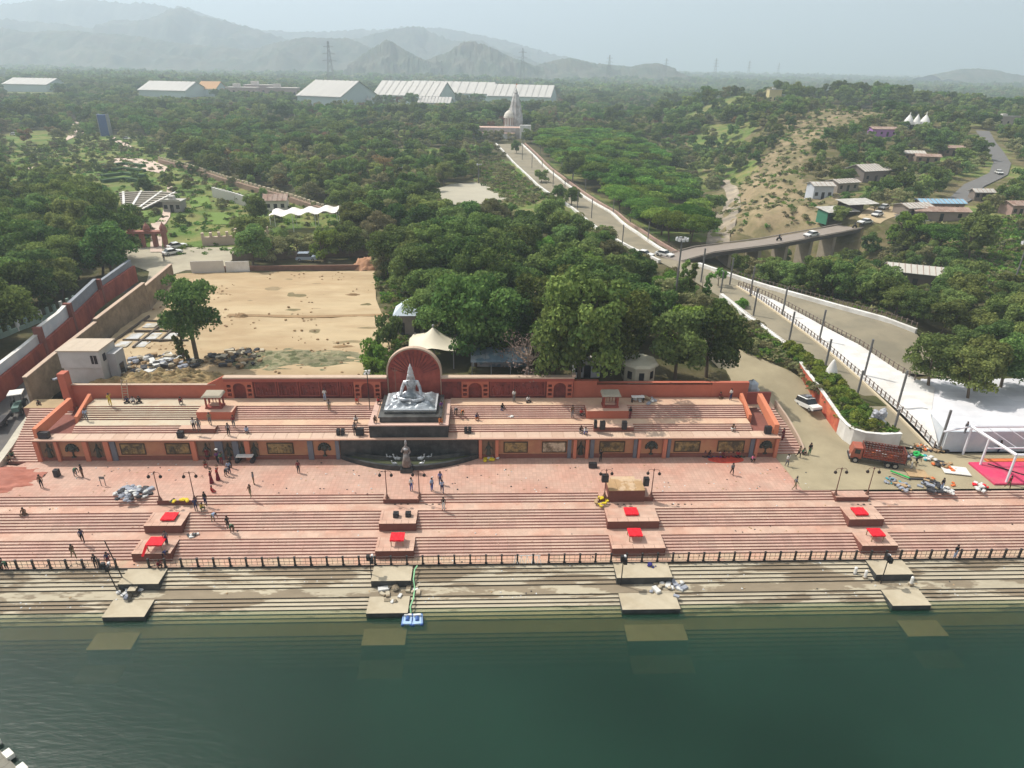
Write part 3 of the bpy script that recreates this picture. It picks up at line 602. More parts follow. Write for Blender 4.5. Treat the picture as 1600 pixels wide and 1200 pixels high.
for s_, (a, b) in zip(('left', 'right'), TER):
    yel = s_ == 'left'
    if yel:
        tflight('lower three pink steps of the terrace left of the big statue', 75.3, 3.05, .29, 3, a, b, [PINK, RISER])
        tflight('upper yellowish steps of the terrace near the white building', 77.65, 3.65, .30, 6, a, -36.2, [LANDG, BASE])
        tflight('upper pink steps of the terrace between shelter and big statue', 77.65, 3.65, .30, 6, -31.7, b, [PINK, RISER])
    else:
        tflight('lower three pink steps of the terrace right of the big statue', 75.3, 3.05, .29, 3, a, b, [PINK, RISER])
        tflight('upper pink steps of the terrace between big statue and right shelter', 77.65, 3.65, .30, 6, a, 13.1, [PINK, RISER])
        tflight('upper pink steps of the terrace right of the right shelter', 77.65, 3.65, .30, 6, 18.7, b, [PINK, RISER])
for a, b, l, m_ in ((-50.6, -36.0, 'yellowish landing of the left terrace', LANDG), (-36.0, -14.15, 'pale landing of the terrace left of the big statue', LAND), (-4.45, 34.2, 'pale landing of the terrace right of the big statue', LAND)):
    struct(MB().box(a, b-.01, 76.17, 77.64, 2.96, 3.65, 1, 0).build('landing', [m_, RISER]), l, 'landing')
    struct(MB().box(a, b-.01, 79.45, 81.6, 2.96, 4.7, 1, 0).build('terrace_floor', [m_, RISER]), 'top floor by the back wall: '+l, 'floor')
for a, b, y0, y1, l in ((-36.2, -31.75, 77.6, 79.44, 'left'), (13.15, 18.65, 77.6, 79.44, 'right')):
    o = MB().box(a, b, y0, y1, 3.651, 4.76, 1, 0).build('platform', [LEDGE, CORAL]); struct(o, f'coral fronted platform carrying the {l} small shelter', 'platform')
for a, b, l in ((-37.6, -33.2, 'left'), (13.8, 18.9, 'right')):
    o = MB().box(a, b, 75.2, 76.16, 3.06, 3.68, 1, 0).build('platform', [LEDGE, BASE]); struct(o, f'low pale platform jutting over the lower steps on the {l} terrace', 'platform')
# side parapets
def para(name, label, p, q, w, z0, z1, zt0, zt1, m):
    d = np.array(q)-np.array(p); n = np.array([-d[1], d[0]])/np.linalg.norm(d)*w/2
    c = [tuple(np.array(p)+n), tuple(np.array(p)-n), tuple(np.array(q)-n), tuple(np.array(q)+n)]
    zs0 = [z0, z0, z1, z1]; zs1 = [zt0, zt0, zt1, zt1]
    mb = MB(); mb.add([(x, y, z) for (x, y), z in zip(c, zs0)]+[(x, y, z) for (x, y), z in zip(c, zs1)], [(3, 2, 1, 0), (4, 5, 6, 7), (0, 1, 5, 4), (1, 2, 6, 5), (2, 3, 7, 6), (3, 0, 4, 7)])
    bm = bmesh.new(); me = mb.mesh(name, m); bm.from_mesh(me); bmesh.ops.recalc_face_normals(bm, faces=bm.faces); bm.to_mesh(me); bm.free()
    return tag(ob(name, me), label, 'wall')
para('parapet_wall', 'sloping coral parapet at the left end of the terrace beside the side stairs', (-54.2, 74.2), (-52.9, 80.2), .55, 2.96, 4.4, 4.3, 5.5, CORALHI)
para('parapet_wall', 'short inner coral parapet left of the yellowish steps', (-50.9, 77.3), (-50.9, 81.2), .4, 2.96, 4.4, 4.3, 5.6, CORALHI)
para('parapet_wall', 'bright coral sloping parapet at the right end of the terrace', (36.9, 74.4), (37.0, 81.2), .6, 2.96, 4.4, 4.4, 5.5, CORALHI)
para('parapet_wall', 'short inner coral parapet right of the shaded steps', (34.5, 77.3), (34.5, 81.3), .4, 2.96, 4.4, 4.3, 5.5, CORALHI)
# ---------------------------------------------------------------- back wall
BW = thing('back_wall', 'red wall with arched openings and relief panels behind the terrace', 'wall')
REDP = M('dark_red_relief', (0.24, 0.055, 0.045), .8, .3, 2.5, bump=.8, c2=(0.16, 0.04, 0.035))
REDW = M('red_wall_plaster', (0.33, 0.085, 0.065), .8, .12, 1.5)
COP = M('dusty_coping', (0.50, 0.38, 0.29), .9, .15, 1.5)
yb_ = 81.6
for a, b in ((-33.8, -12.75), (-5.65, 11.9)):
    MB().box(a, b, yb_+.35, yb_+.7, 2.9, 7.55, 0).build('wall_core', REDP, BW)
    MB().box(a, b, yb_-.15, yb_+.7, 7.551, 7.75, 0).build('coping', COP, BW)
    MB().box(a, b, yb_-.02, yb_+.349, 7.1, 7.55, 0).build('top_band', REDW, BW)
def arcade(a, b):
    w_ = b-a; m = MB(); s_ = .52; y0, y1 = yb_+.02, yb_+.349
    cols = [(a, a+.18), (a+.18+s_, a+.18+s_+.22), (b-.18-s_-.22, b-.18-s_), (b-.18, b)]
    for c0, c1 in cols: m.box(c0, c1, y0, y1, 4.7, 7.1)
    for c0, c1 in ((cols[0][1], cols[1][0]), (cols[2][1], cols[3][0])):
        for z0, z1 in ((4.7, 5.0), (5.42, 5.62), (6.04, 6.24), (6.66, 7.1)): m.box(c0, c1, y0, y1, z0, z1)
    xc, r = (cols[1][1]+cols[2][0])/2, (cols[2][0]-cols[1][1])/2; z = 6.1; pts = []
    n = 8; arc = [(xc+r*math.cos(math.pi-math.pi*i/n), z+min(.85, r)*math.sin(math.pi-math.pi*i/n)*.95) for i in range(n+1)]
    for (xa, za), (xb, zb) in zip(arc, arc[1:]): m.add([(xa, y0, za), (xb, y0, zb), (xb, y0, 7.1), (xa, y0, 7.1), (xa, y1, za), (xb, y1, zb), (xb, y1, 7.1), (xa, y1, 7.1)], [(0, 1, 2, 3), (1, 0, 4, 5), (7, 6, 5, 4)])
    m.build('arcade_screen', CORAL, BW)
for a, b in ((-33.7, -30.2), (-17.1, -13.6), (-3.0, .6), (8.3, 11.8)): arcade(a, b)
R_ = random.Random(4)
def relief_panel(a, b):
    fr_ = MB().box(a, b, yb_+.2, yb_+.349, 4.9, 5.02).box(a, b, yb_+.2, yb_+.349, 6.95, 7.07).box(a, a+.1, yb_+.2, yb_+.349, 5.02, 6.95).box(b-.1, b, yb_+.2, yb_+.349, 5.02, 6.95).build('panel_frame', REDW, BW)
    m = MB(); k = a+.4
    while k < b-.3:
        h = R_.uniform(.8, 1.35); m.lathe((k, yb_+.33, 5.05), [(.14, 0), (.2, .12), (.13, h*.5), (.18, h*.75), (.07, h*.9)], 7, 0, 1, .6).ball((k, yb_+.3, 5.05+h), .13, 5); k += R_.uniform(.45, .8)
    m.build('relief', REDP, fr_)
for a, b in ((-30.0, -27.2), (-27.0, -24.4), (-24.2, -21.6), (-21.4, -19.2), (-19.0, -17.3), (.8, 3.6), (3.8, 8.1)): relief_panel(a, b)
MB().box(-53.4, -33.81, yb_+.3, yb_+.65, 2.9, 6.5).build('wall_core', CORAL, BW)
MB().box(-53.4, -35.0, yb_+.25, yb_+.7, 6.501, 6.56).build('coping', COP, BW)
MB().add([(-36.4, yb_+.29, 6.4), (-33.82, yb_+.29, 6.4), (-33.82, yb_+.29, 7.75), (-36.4, yb_+.66, 6.4), (-33.82, yb_+.66, 6.4), (-33.82, yb_+.66, 7.75)], [(0, 1, 2), (5, 4, 3), (0, 2, 5, 3)]).build('ramped_wall_top', CORAL, BW)
MB().box(11.901, 15.0, yb_+.25, yb_+.7, 2.9, 7.0).box(11.901, 15.2, yb_+.2, yb_+.75, 7.001, 7.08).build('wall_core', CORAL, BW)
MB().box(15.001, 30.6, yb_+.3, yb_+.65, 2.9, 6.45).build('wall_core', CORAL, BW)
MB().box(30.601, 35.6, yb_+.25, yb_+.7, 2.9, 6.75).build('wall_core', CORAL, BW)
MB().box(15.001, 35.6, yb_+.2, yb_+.75, 6.751, 6.80).build('coping', CORAL, BW)
MB().box(-54.3, -53.41, yb_-.5, yb_+.7, 0, 8.4).build('end_pier', CORAL, BW)
MB().box(11.6, 12.1, yb_-.1, yb_+.72, 7.76, 8.1).build('cap_block', COP, BW)
tag(MB().box(36.0, 39.5, 83.2, 83.6, 1.5, 4.6).build('garden_wall', REDW), 'low dark red wall at the head of the right side stairs', 'wall')
# big round headed backdrop behind the statue
AR = thing('arched_backdrop', 'big round-headed dark red wall behind the seated statue', 'wall', (-9.2, 82.2, 4.7), sc=(.97, 1, .93))
r = 3.52; pts = [(-r, 0), (r, 0)]+[(r*math.cos(math.pi*i/24), 3.75+r*math.sin(math.pi*i/24)) for i in range(25)]
def arch_solid(pts, y0, y1):
    m = MB(); n = len(pts); m.add([(x, y, z) for y in (y0, y1) for x, z in pts], [tuple(range(n)), tuple(range(2*n-1, n-1, -1))]+[(i, n+i, n+(i+1) % n, (i+1) % n) for i in range(n)]); return m
arch_solid(pts, 0, .5).build('arch_panel', M('deep_red_arch', (0.36, 0.085, 0.06), .75, .35, 1.6, bump=.5, c2=(0.26, 0.055, 0.045)), AR)
m = MB()
for i in range(24):
    a0, a1 = math.pi*i/24, math.pi*(i+1)/24
    q = [(rr*math.cos(a), 3.75+rr*math.sin(a)) for a, rr in ((a0, r), (a0, r+.22), (a1, r+.22), (a1, r))]
    m.add([(x, y, z) for y in (-.1, .62) for x, z in q], [(0, 1, 2, 3), (7, 6, 5, 4), (1, 5, 6, 2), (0, 3, 7, 4)])
m.box(-r-.22, -r, -.1, .62, 0, 3.75).box(r, r+.22, -.1, .62, 0, 3.75)
m.build('arch_rim', COP, AR)
m = MB()
for i in range(1, 16):
    a = math.pi*i/16; m.tube((1.2*math.cos(a), -.02, 3.4+1.2*math.sin(a)), (3.2*math.cos(a), -.02, 3.75+3.2*math.sin(a)), .05, .14, 5)
m.build('ray_relief', REDP, AR)
# ================================================================ roads and walls behind the ghat
ASPH = M('grey_asphalt', (0.105, 0.10, 0.098), .9, .15, 1.2, c2=(0.13, 0.12, 0.11))
DUST = M('dusty_concrete_yard', (0.37, 0.315, 0.205), .9, .12, .35, c2=(0.30, 0.255, 0.165), bump=.15)
LANE = M('dusty_lane_concrete', (0.27, 0.235, 0.165), .9, .12, .5, c2=(0.22, 0.195, 0.14))
WHT = M('white_paint_wall', (0.74, 0.73, 0.70), .7, .07, 1.2, c2=(0.62, 0.60, 0.56))
CARP = M('white_carpet', (0.70, 0.69, 0.67), .9, .07, .8, c2=(.64, .62, .58), brick=(2.2, 1.1, (.86, .86, .86), .02, 0))
def zprof(P):
    ys = [p[0] for p in P]; zs = [p[1] for p in P]
    return lambda x, y: float(np.interp(y, ys, zs))
zroad = zprof([(60, 0.004), (74, .25), (84, 1.4), (92, 2.8), (103, 4.0), (120, 4.75), (134, 5.1), (160, 5.12)])
struct(sheet('road', [(-62, 66.6), (-59, 72.4), (-60.4, 80), (-61.4, 90), (-60.9, 101), (-60.0, 116), (-62.3, 131.5), (-67.9, 131.5), (-67.7, 120), (-65.6, 103), (-66, 94), (-66.6, 86), (-76, 70), (-78, 66.6)], 1.6, .05, ASPH, zroad), 'grey service ramp climbing behind the left end of the ghat', 'road')
wl_ = [(-80, 66), (-66.6, 86), (-65.8, 94), (-65.5, 103), (-67.9, 120), (-68.3, 133)]
def wallstrip(mb, line, tops, bot, th, mi=0, top=None):
    """wall along a line; tops: heights at each vertex"""
    A = offset(line, th/2); B = offset(line, -th/2); n = len(line)
    for i in range(n-1):
        vs = [(*A[i], bot(*A[i])), (*B[i], bot(*B[i])), (*B[i+1], bot(*B[i+1])), (*A[i+1], bot(*A[i+1])), (*A[i], tops[i]), (*B[i], tops[i]), (*B[i+1], tops[i+1]), (*A[i+1], tops[i+1])]
        fs = [(0, 1, 2, 3), (7, 6, 5, 4), (0, 4, 5, 1), (1, 5, 6, 2), (2, 6, 7, 3), (3, 7, 4, 0)]
        a = np.array(A[i]); b = np.array(B[i]); c = np.array(A[i+1]); 
        if (b[0]-a[0])*(c[1]-a[1])-(b[1]-a[1])*(c[0]-a[0]) > 0: fs = [f[::-1] for f in fs]
        mb.add(vs, fs, [mi, mi if top is None else top, mi, mi, mi, mi])
    return mb
RMUR = M('orange_red_mural_wall', (0.36, 0.095, 0.06), .8, .35, 1.4, bump=.9, c2=(0.24, 0.06, 0.045), stretch=(1, 1, .45))
BLW = M('pale_blue_painted_wall', (0.50, 0.55, 0.60), .75, .1, 1.0, c2=(0.60, 0.62, 0.64))
SG = M('blue_grey_stained_wall', (0.25, 0.27, 0.30), .8, .2, 1)
lw = thing('mural_ramp_wall', 'tall orange red relief wall with pale blue panels above it along the left ramp', 'wall')
lz = lambda x, y: zroad(x, y)-1
red_t = [3.6, 4.7, 5.9, 7.2, 7.9, 8.2]; 
wallstrip(MB(), wl_, red_t, lz, .5).build('relief_wall', RMUR, lw)
def sub(line, a, b):
    """part of a polyline between world Y a and b"""
    ys = [p[1] for p in line]; xs = [p[0] for p in line]; yy = [a]+[y for y in ys if a < y < b]+[b]
    return [(float(np.interp(y, ys, xs)), y) for y in yy]
wl2 = [(x-.55, y) for x, y in wl_]
for a, b, h0, h1 in ((66, 86, 4.7, 6.0), (86.1, 97.2, 6.0, 7.6), (97.3, 106, 8.4, 9.2), (106.1, 119, 9.0, 9.6), (119.1, 133, 8.7, 9.3)):
    L = sub(wl2, a, b); t = np.interp([p[1] for p in L], [a, b], [h0, h1])
    wallstrip(MB(), L, list(t), lambda x, y: 2.5, .45).build('panel_wall', BLW if b < 107 else SG, lw)
    wallstrip(MB(), L, list(t+.09), lambda x, y, t=t, a=a, b=b, h0=h0, h1=h1: float(np.interp(y, [a, b], [h0, h1]))+.003, .6).build('coping', WHT if b < 107 else SG, lw)
for y in (97.25, 106.05, 119.05):
    x = float(np.interp(y, [p[1] for p in wl_], [p[0] for p in wl_])); MB().box(x-.8, x+.35, y-.3, y+.3, 3, float(np.interp(y, [97, 106, 119], [8.7, 9.5, 9.6]))).build('pier', BASE, lw)
STN = M('brown_stone_wall', (0.27, 0.205, 0.14), .95, .3, 1.5, bump=.8, c2=(0.20, 0.15, 0.10))
sw = thing('stone_wall', 'tall brown stone wall with stepped top between ramp and sand lot', 'wall')
for L, t in (([(-60.6, 84.2), (-60.2, 90), (-59.5, 101)], [6.5, 7.2, 8.2]), ([(-59.5, 101.05), (-58.6, 116)], [8.6, 9.9]), ([(-58.6, 116.05), (-61.4, 133.5)], [9.3, 8.4])):
    wallstrip(MB(), L, t, lambda x, y: 2.0, .5).build('wall_section', STN, sw)
    wallstrip(MB(), L, [q+.1 for q in t], lambda x, y, L=L, t=t: float(np.interp(y, [p[1] for p in L], t))+.004, .62).build('coping', COP, sw)
kl = [(-58.4, 71.8), (-59.9, 80), (-61.0, 89), (-60.7, 96)]
kb = MB(); ribbon(kb, kl, .9, zroad, .45); tag(kb.build('kerb_wall', M('dusty_white_kerb', (.52, .49, .40), .9, .2, 1.5)), 'low dusty white kerb wall beside the left ramp', 'kerb')
# side stairs left (outside the coral parapet)
st = thing('steps', 'narrow dusty pink side stairs between the kerb and the left coral parapet', 'steps', kind='structure')
for i in range(22):
    y = 73.6+i*.36; x0 = np.interp(y, [73, 80, 84], [-58.0, -58.9, -59.6]); x1_ = np.interp(y, [73, 80], [-54.6, -53.4])
    MB().box(x0, x1_, y, y+.356, -.3, .15*(i+1), 1, 0).build('step', [PINK, RISER], st)
struct(MB().box(-60, -53.2, 81.5, 84.1, 0, 3.4, 1, 0).build('landing', [M('dusty_soil', (.36, .27, .16), .95, .2, 1), RISER]), 'dusty landing at the head of the left side stairs', 'landing')
# right curved stairs
st = thing('steps', 'curving dark red side stairs beside the right coral parapet', 'steps', kind='structure')
for i in range(18):
    y = 74.6+i*.42; x0 = 37.35; x1_ = np.interp(i, [0, 4, 10, 18], [41.2, 41.0, 40.6, 39.6])
    MB().box(x0, x1_, y, y+.416, -.2, .16*(i+1), 1, 0).build('step', [PINK, RISER], st)
MBx = MB(); ribbon(MBx, [(41.4, 74.4), (41.3, 77), (40.9, 80), (40.2, 83)], .25, lambda x, y: (y-74.4)*.38, .35)
tag(MBx.build('stair_kerb', COP), 'thin curved kerb along the outer edge of the right side stairs', 'kerb')
struct(MB().box(35.8, 40, 82.2, 84.8, 0, 2.85, 1, 0).build('landing', [LAND, RISER]), 'pale landing at the head of the right side stairs', 'landing')
# sand lot
SAND = M('ochre_sand', (0.47, 0.365, 0.225), .95, .15, .25, c2=(0.38, 0.275, 0.16), bump=.5, stretch=(.6, 1.6, 1))
nm = SAND.node_tree
struct(sheet('sand_lot', LOT, 1.0, .13, SAND, lambda x, y: Tz(x, y)+.22*mnoise.fractal(Vector((x*.16, y*.5, 2)), 1, 2, 4)+.1*abs(mnoise.noise(Vector((x*.9, y*.9, 5))))), 'bare ochre levelled sand lot behind the back wall', 'sand')
def mound(name, label, cx, cy, rx, ry, h, mat, seed, z=None, n=26, kind=None, rough=.25, cat='mound'):
    V = []; 
    for j in range(n):
        for i in range(n):
            u, v = i/(n-1)*2-1, j/(n-1)*2-1; d = math.hypot(u, v); k = mnoise.fractal(Vector((u*2.5, v*2.5, seed)), 1, 2, 4)
            e = max(0, 1-d*(1+.35*k)); hh = h*min(1, e*1.6)**1.1*(1+rough*mnoise.noise(Vector((u*9, v*9, seed))))
            x, y = cx+u*rx, cy+v*ry; V.append((x, y, (Tz(x, y) if z is None else z)-.15*(e <= 0)+hh-.02))
    idx = np.arange(n*n).reshape(n, n); Q = np.stack([idx[:-1, :-1], idx[:-1, 1:], idx[1:, 1:], idx[1:, :-1]], -1).reshape(-1, 4)
    o = ob(name, npmesh(name, np.array(V), Q, mat, smooth=True)); return tag(o, label, cat, None, kind)
SANDB = M('brown_sand_scrape', (0.30, 0.20, 0.105), .95, .25, 1.0, bump=.5)
for k, (px, py, rx, ry, h, l) in enumerate(((378, 496, 1.3, .9, .6, 'small dark earth heap on the left half of the sand lot'), (552, 462, 1.6, .6, .35, 'flat dark scrape of earth near the upper right of the sand lot'), (536, 543, 1.9, .6, .3, 'long dark scrape of earth on the lower middle of the sand lot'), (578, 420, 4.0, 2.2, 2.2, 'reddish earth heap in the far right corner of the sand lot'))):
    p = hit(px, py); mound('earth_mound', l, p[0], p[1], rx, ry, h, SANDB if k < 3 else M('reddish_earth', (.40, .22, .13), .95, .2, 1), k+2, z=p[2]+.1)
mound('dry_grass_bank', 'bank of dry straw grass and rubble just behind the left back wall', -42.5, 86.3, 11, 2.8, 1.1, M('dry_straw', (.36, .26, .13), .95, .35, 3, bump=1, c2=(.20, .16, .08)), 9, n=60, rough=.9, kind='stuff', cat='dry grass')
mound('dry_grass_bank', 'weedy grey brown bank across the front of the sand lot', -28, 94, 13, 4.5, .55, M('grey_weeds', (.24, .22, .13), .95, .35, 2, bump=1, c2=(.13, .14, .07), sharp=True), 19, n=60, rough=.9, kind='stuff', cat='weeds')
clod = MB()
for q in range(700):
    x, y = rnd.uniform(-62, -13), rnd.uniform(86, 140)
    if inside(LOT, [x], [y])[0] and mnoise.noise(Vector((x/9, y/9, 3)))+.5*(y < 98) > .08: clod.rock((x, y, Tz(x, y)+.2), rnd.uniform(.08, .3), 0, q)
tag(clod.build('dirt_clods', SANDB), 'scattered dark clods and stones over the sand lot', 'clods', None, 'stuff')
# furrow across the lot
fb = MB(); ribbon(fb, [(-44, 113), (-30, 112.2), (-15, 113.5)], 1.1, lambda x, y: Tz(x, y), .22); tag(fb.build('earth_ridge', SANDB), 'low dark ridge of earth crossing the sand lot', 'earth ridge', None, 'structure')
# white floor sheets laid out near the stone wall
shm = M('white_tarpaulin', (.52, .53, .54), .6, .2, 2, c2=(.40, .36, .28)); bar = M('dark_timber', (.10, .08, .06), .8, .2, 3)
k = 0
for j, (y0, y1, n) in enumerate(((106.3, 108.9, 3), (101.2, 104.4, 3), (98.0, 100.8, 2))):
    for i in range(n):
        x0 = -55.6+i*2.7-j*.3; z = Tz(x0+1, y0+1)+.2
        tag(MB().box(x0, x0+1.9, y0+.3, y1-.3, z, z+.08).build('floor_sheet', shm), f'{["back", "middle", "front"][j]} row white sheet laid on the sand by the stone wall, {["first", "second", "third"][i]} from the wall', 'sheet', 'white sheets laid on the sand')
for q, (a, b) in enumerate((((-57.2, 96), (-56.8, 112)), ((-53.1, 98), (-53.0, 109)), ((-50.3, 100.6), (-50.2, 109)), ((-56, 101), (-46, 100.8)), ((-56, 104.9), (-47, 104.8)), ((-56.6, 109.6), (-44, 109.4)))):
    mb = MB(); ribbon(mb, [a, b], .28, lambda x, y: Tz(x, y)+.5, -.05); tag(mb.build('timber_beam', bar), ['long dark beam lying by the foot of the stone wall', 'dark beam between first and second white sheets', 'dark beam between second and third white sheets', 'dark cross beam before the middle row of sheets', 'dark cross beam behind the middle row of sheets', 'dark cross beam behind the back row of sheets'][q], 'beam')
# road and hedged verge behind the lot
struct(sheet('road', ROADW, 3, .08, M('pale_road', (.42, .38, .28), .9, .1, .5, c2=(.36, .32, .24))), 'pale road and forecourt behind the sand lot', 'road')
tag(wallstrip(MB(), [(-56, 140.5), (-22.5, 142.6)], [6.1, 6.1], lambda x, y: 4, .4).build('boundary_wall', M('dark_red_boundary', (.20, .11, .08), .9, .3, 1)), 'low dark boundary wall along the far edge of the sand lot', 'wall')
tag(wallstrip(MB(), [(-55, 149), (-20, 155.5)], [6.6, 6.6], lambda x, y: 4, .4).build('boundary_wall', M('grey_brown_wall', (.20, .16, .12), .9, .3, 1)), 'long grey brown wall on the garden side of the road', 'wall')
# fenced corner sheets (white hoarding)
hd = M('translucent_white_hoarding', (.60, .57, .52), .7, .1, 1)
tag(wallstrip(MB(), [(-59.8, 138.6), (-53.5, 139.6)], [7.6, 7.6], lambda x, y: 4, .15).build('hoarding', hd), 'pale hoarding at the far left corner of the sand lot', 'hoarding')
tag(wallstrip(MB(), [(-53.2, 139.7), (-48.6, 140.3)], [7.3, 7.3], lambda x, y: 4, .15).build('hoarding', WHT), 'whiter short hoarding right of the long pale one', 'hoarding')

# ---------------------------------------------------------------- yard, planter wall, highway
struct(sheet('yard', YARD, 1.5, .045, DUST, zyard), 'dusty beige concrete yard and access road right of the plaza', 'yard')
pw = thing('planter_wall', 'curved retaining wall, red mural part then white part, below the planting slope', 'wall')
LW = [(47.8, 93.2), (47.7, 91), (47.9, 85.5), (47.95, 79.5)]
wallstrip(MB(), LW, [4.9, 4.6, 3.7, 2.6], lambda x, y: -.3, .35).build('mural_face', M('orange_mural', (.58, .17, .09), .75, .3, 1.5, c2=(.45, .09, .06)), pw)
LW2 = [(47.95, 79.48), (48.05, 77.9), (48.5, 76.7), (49.6, 75.9), (51.5, 75.5), (54.1, 75.6)]
wallstrip(MB(), LW2, [2.6, 2.45, 2.4, 2.35, 2.35, 2.4], lambda x, y: -.3, .35).build('white_face', WHT, pw)
wallstrip(MB(), LW+LW2[1:], [5.0, 4.7, 3.8, 2.7, 2.55, 2.5, 2.45, 2.45, 2.5], lambda x, y: float(np.interp(y, [75.5, 79.5, 85.5, 91, 93.2], [2.36, 2.605, 3.705, 4.605, 4.905])) if x < 48.3 else 2.41, .5).build('coping', WHT, pw)
PLF = [(48.1, 93), (48.1, 85), (48.2, 79), (48.9, 77), (50, 76.2), (53.9, 75.9), (53.3, 78.5), (50.9, 89), (48.3, 100), (46.2, 104)]
struct(sheet('planting_bed', PLF, 1.4, .1, M('planter_soil', (.17, .16, .06), .95, .3, 1, c2=(.10, .13, .04)), lambda x, y: float(np.interp(y, [75, 79.5, 91, 104], [2.15, 2.3, 4.4, 5.1]))), 'planted soil behind the curved retaining wall', 'planting bed')
hwp = HWR+HWL[::-1][:-1]+[(44.8, 121.2), (46.0, 122.5), (48.2, 128), (50, 128.4)]+[(54.9, 117.2), (57.6, 108.5), (60.7, 100.8), (64.5, 92.6), (68, 96)]
zh = lambda x, y: Tz(x, y)
struct(sheet('road', HWR+HWL[::-1][:-1]+[(44.8, 121.2), (49.9, 128.3), (54.9, 117.2), (57.6, 108.5), (60.7, 100.8), (62.9, 92.9), (73, 91)], 3, .04, LANE), 'dusty grey approach road running from the temple down to the ghat', 'road')
struct(sheet('road', LANE_L+[(54.0, 76.3), (58.6, 75.5), (57.2, 82.7), (55.9, 90.6), (54.4, 99.5), (52.1, 112.7), (49.6, 128.2), (47, 126)], 2, .03, LANE, lambda x, y: float(np.interp(y, [66, 75.7, 77.7, 82, 90, 100, 110, 121, 130], [0, .05, .6, 1.7, 3.2, 4.6, 5.4, 6, 6]))), 'narrow dusty lane along the outer side of the white carpet', 'lane')
zc = lambda x, y: float(np.interp(y, [66, 75, 77.5, 82, 90, 100, 110, 121, 130], [0, .15, 1.1, 2.2, 3.3, 4.6, 5.45, 6.05, 6.1]))
CPOLY = CARP_L+[(59.6, 75.6), (60.6, 80), (66, 88), (62.9, 92.9), (60.7, 100.8), (57.6, 108.5), (54.9, 117.2), (50.6, 128.3)]
struct(sheet('white_carpet', CPOLY, 1.4, .09, CARP, lambda x, y: zc(x, y) if x < 59.7 or y > 92 else max(zc(x, y), min(2.86, zc(x, y)+(x-59.6)*.9))), 'long white carpet laid down the ramp', 'carpet')
WG = M('white_ground_cloth', (0.66, 0.67, 0.70), .9, .08, .5, c2=(.58, .59, .62), brick=(5, 1.5, (.84, .84, .86), .02, 0), bump=.3)
wgt = thing('white_terrace', 'raised ground covered with white cloth in the shade of trees', 'terrace', kind='structure')
MB().prism([(59.75, 75.3), (110, 75.9), (110, 92), (74, 91.5), (66, 91.5), (62.5, 86), (60.4, 79)], 0, 2.9, 1, 0).build('cloth_floor', [WG, BLW], wgt)
MB().box(59.8, 110, 74.95, 75.2, 0, 3.0, 0).build('front_wall', BLW, wgt)
# parapets beside the road
def line_wall(name, label, L, w_, h, mat, cat='parapet', zf=zh, off=0):
    mb = MB(); ribbon(mb, L, w_, zf, h); return tag(mb.build(name, mat), label, cat)
line_wall('parapet', 'white parapet on the valley side of the approach road', HWR[:4]+[(46.5, 143.5)], .7, .75, WHT)
line_wall('parapet', 'white kerb on the right of the long straight road to the temple', [(43.3, 153)]+HWR[5:], .8, .5, WHT)
line_wall('parapet', 'outer pink coping of the straight temple road', [(x+1.8, y) for x, y in [(44, 155)]+HWR[5:]], .5, .8, M('pinkish_coping', (.40, .27, .22), .9, .2, 1))
line_wall('parapet', 'white kerb on the left of the long straight road to the temple', HWL[2:], .6, .5, WHT)
zl = lambda x, y: float(np.interp(y, [66, 75.7, 77.7, 82, 90, 100, 110, 121, 130], [0, .05, .6, 1.7, 3.2, 4.6, 5.4, 6, 6]))
line_wall('kerb', 'thin cream kerb between white carpet and dusty lane', [(x-.25, y) for x, y in CARP_L], .3, .28, M('cream_kerb', (.62, .53, .38), .8, .1, 2), 'kerb', zl)
# balusters (small posts) along fences; too small to tell apart one by one
def fence(name, label, L, zf, h, mat_post, mat_rail, sp=.85, pw_=.065):
    t = thing(name, label, 'fence'); m = MB(); P = resample(L, sp)
    for x, y in P:
        z = zf(x, y); m.box(x-pw_, x+pw_, y-pw_, y+pw_, z, z+h)
    o = m.build('post', mat_post, t); o['kind'] = 'stuff'
    m = MB(); P = resample(L, 3)
    for a, b in zip(P, P[1:]): m.tube((*a, zf(*a)+h*.9), (*b, zf(*b)+h*.9), .04, n=5).tube((*a, zf(*a)+h*.45), (*b, zf(*b)+h*.45), .03, n=5)
    m.build('rail', mat_rail, t); return t
POSTM = M('brown_fence_post', (.20, .15, .12), .8, .2, 3); WPOST = M('white_baluster', (.66, .64, .60), .7, .08, 3)
fence('fence', 'brown post fence on the left edge of the white carpet', [(x+.1, y) for x, y in CARP_L], zc, 1.0, POSTM, THIN)
fence('fence', 'brown post fence between white carpet and upper road', [(50.9, 128), (54.9, 117.2), (57.6, 108.5), (60.7, 100.8), (62.9, 92.9), (64, 90)], zc, 1.0, POSTM, THIN)
fence('fence', 'brown post fence outside the parapet of the upper road', [(x+.5, y+.9) for x, y in HWR[:4]], zh, 1.4, POSTM, THIN)
line_wall('parapet', 'lumpy white parapet along the planting slope side of the lane', [(x-.55, y) for x, y in resample(LANE_L, 3)[:-2]], .55, .75, WHT, zf=lambda x, y: float(np.interp(y, [66, 75.7, 77.7, 82, 90, 100, 110, 121, 130], [0, .05, .6, 1.7, 3.2, 4.6, 5.4, 6, 6]))+.12*math.sin(y*1.3))
fence('fence', 'white baluster fence above the planting slope', [(x-.2, y) for x, y in LANE_L], zl, .8, WPOST, WPOST, .5, .14)
fence('fence', 'pale fence along the right of the straight temple road', [(x+2.3, y) for x, y in [(43.8, 156)]+HWR[5:9]], zh, 1.3, POSTM, THIN, 1.5)
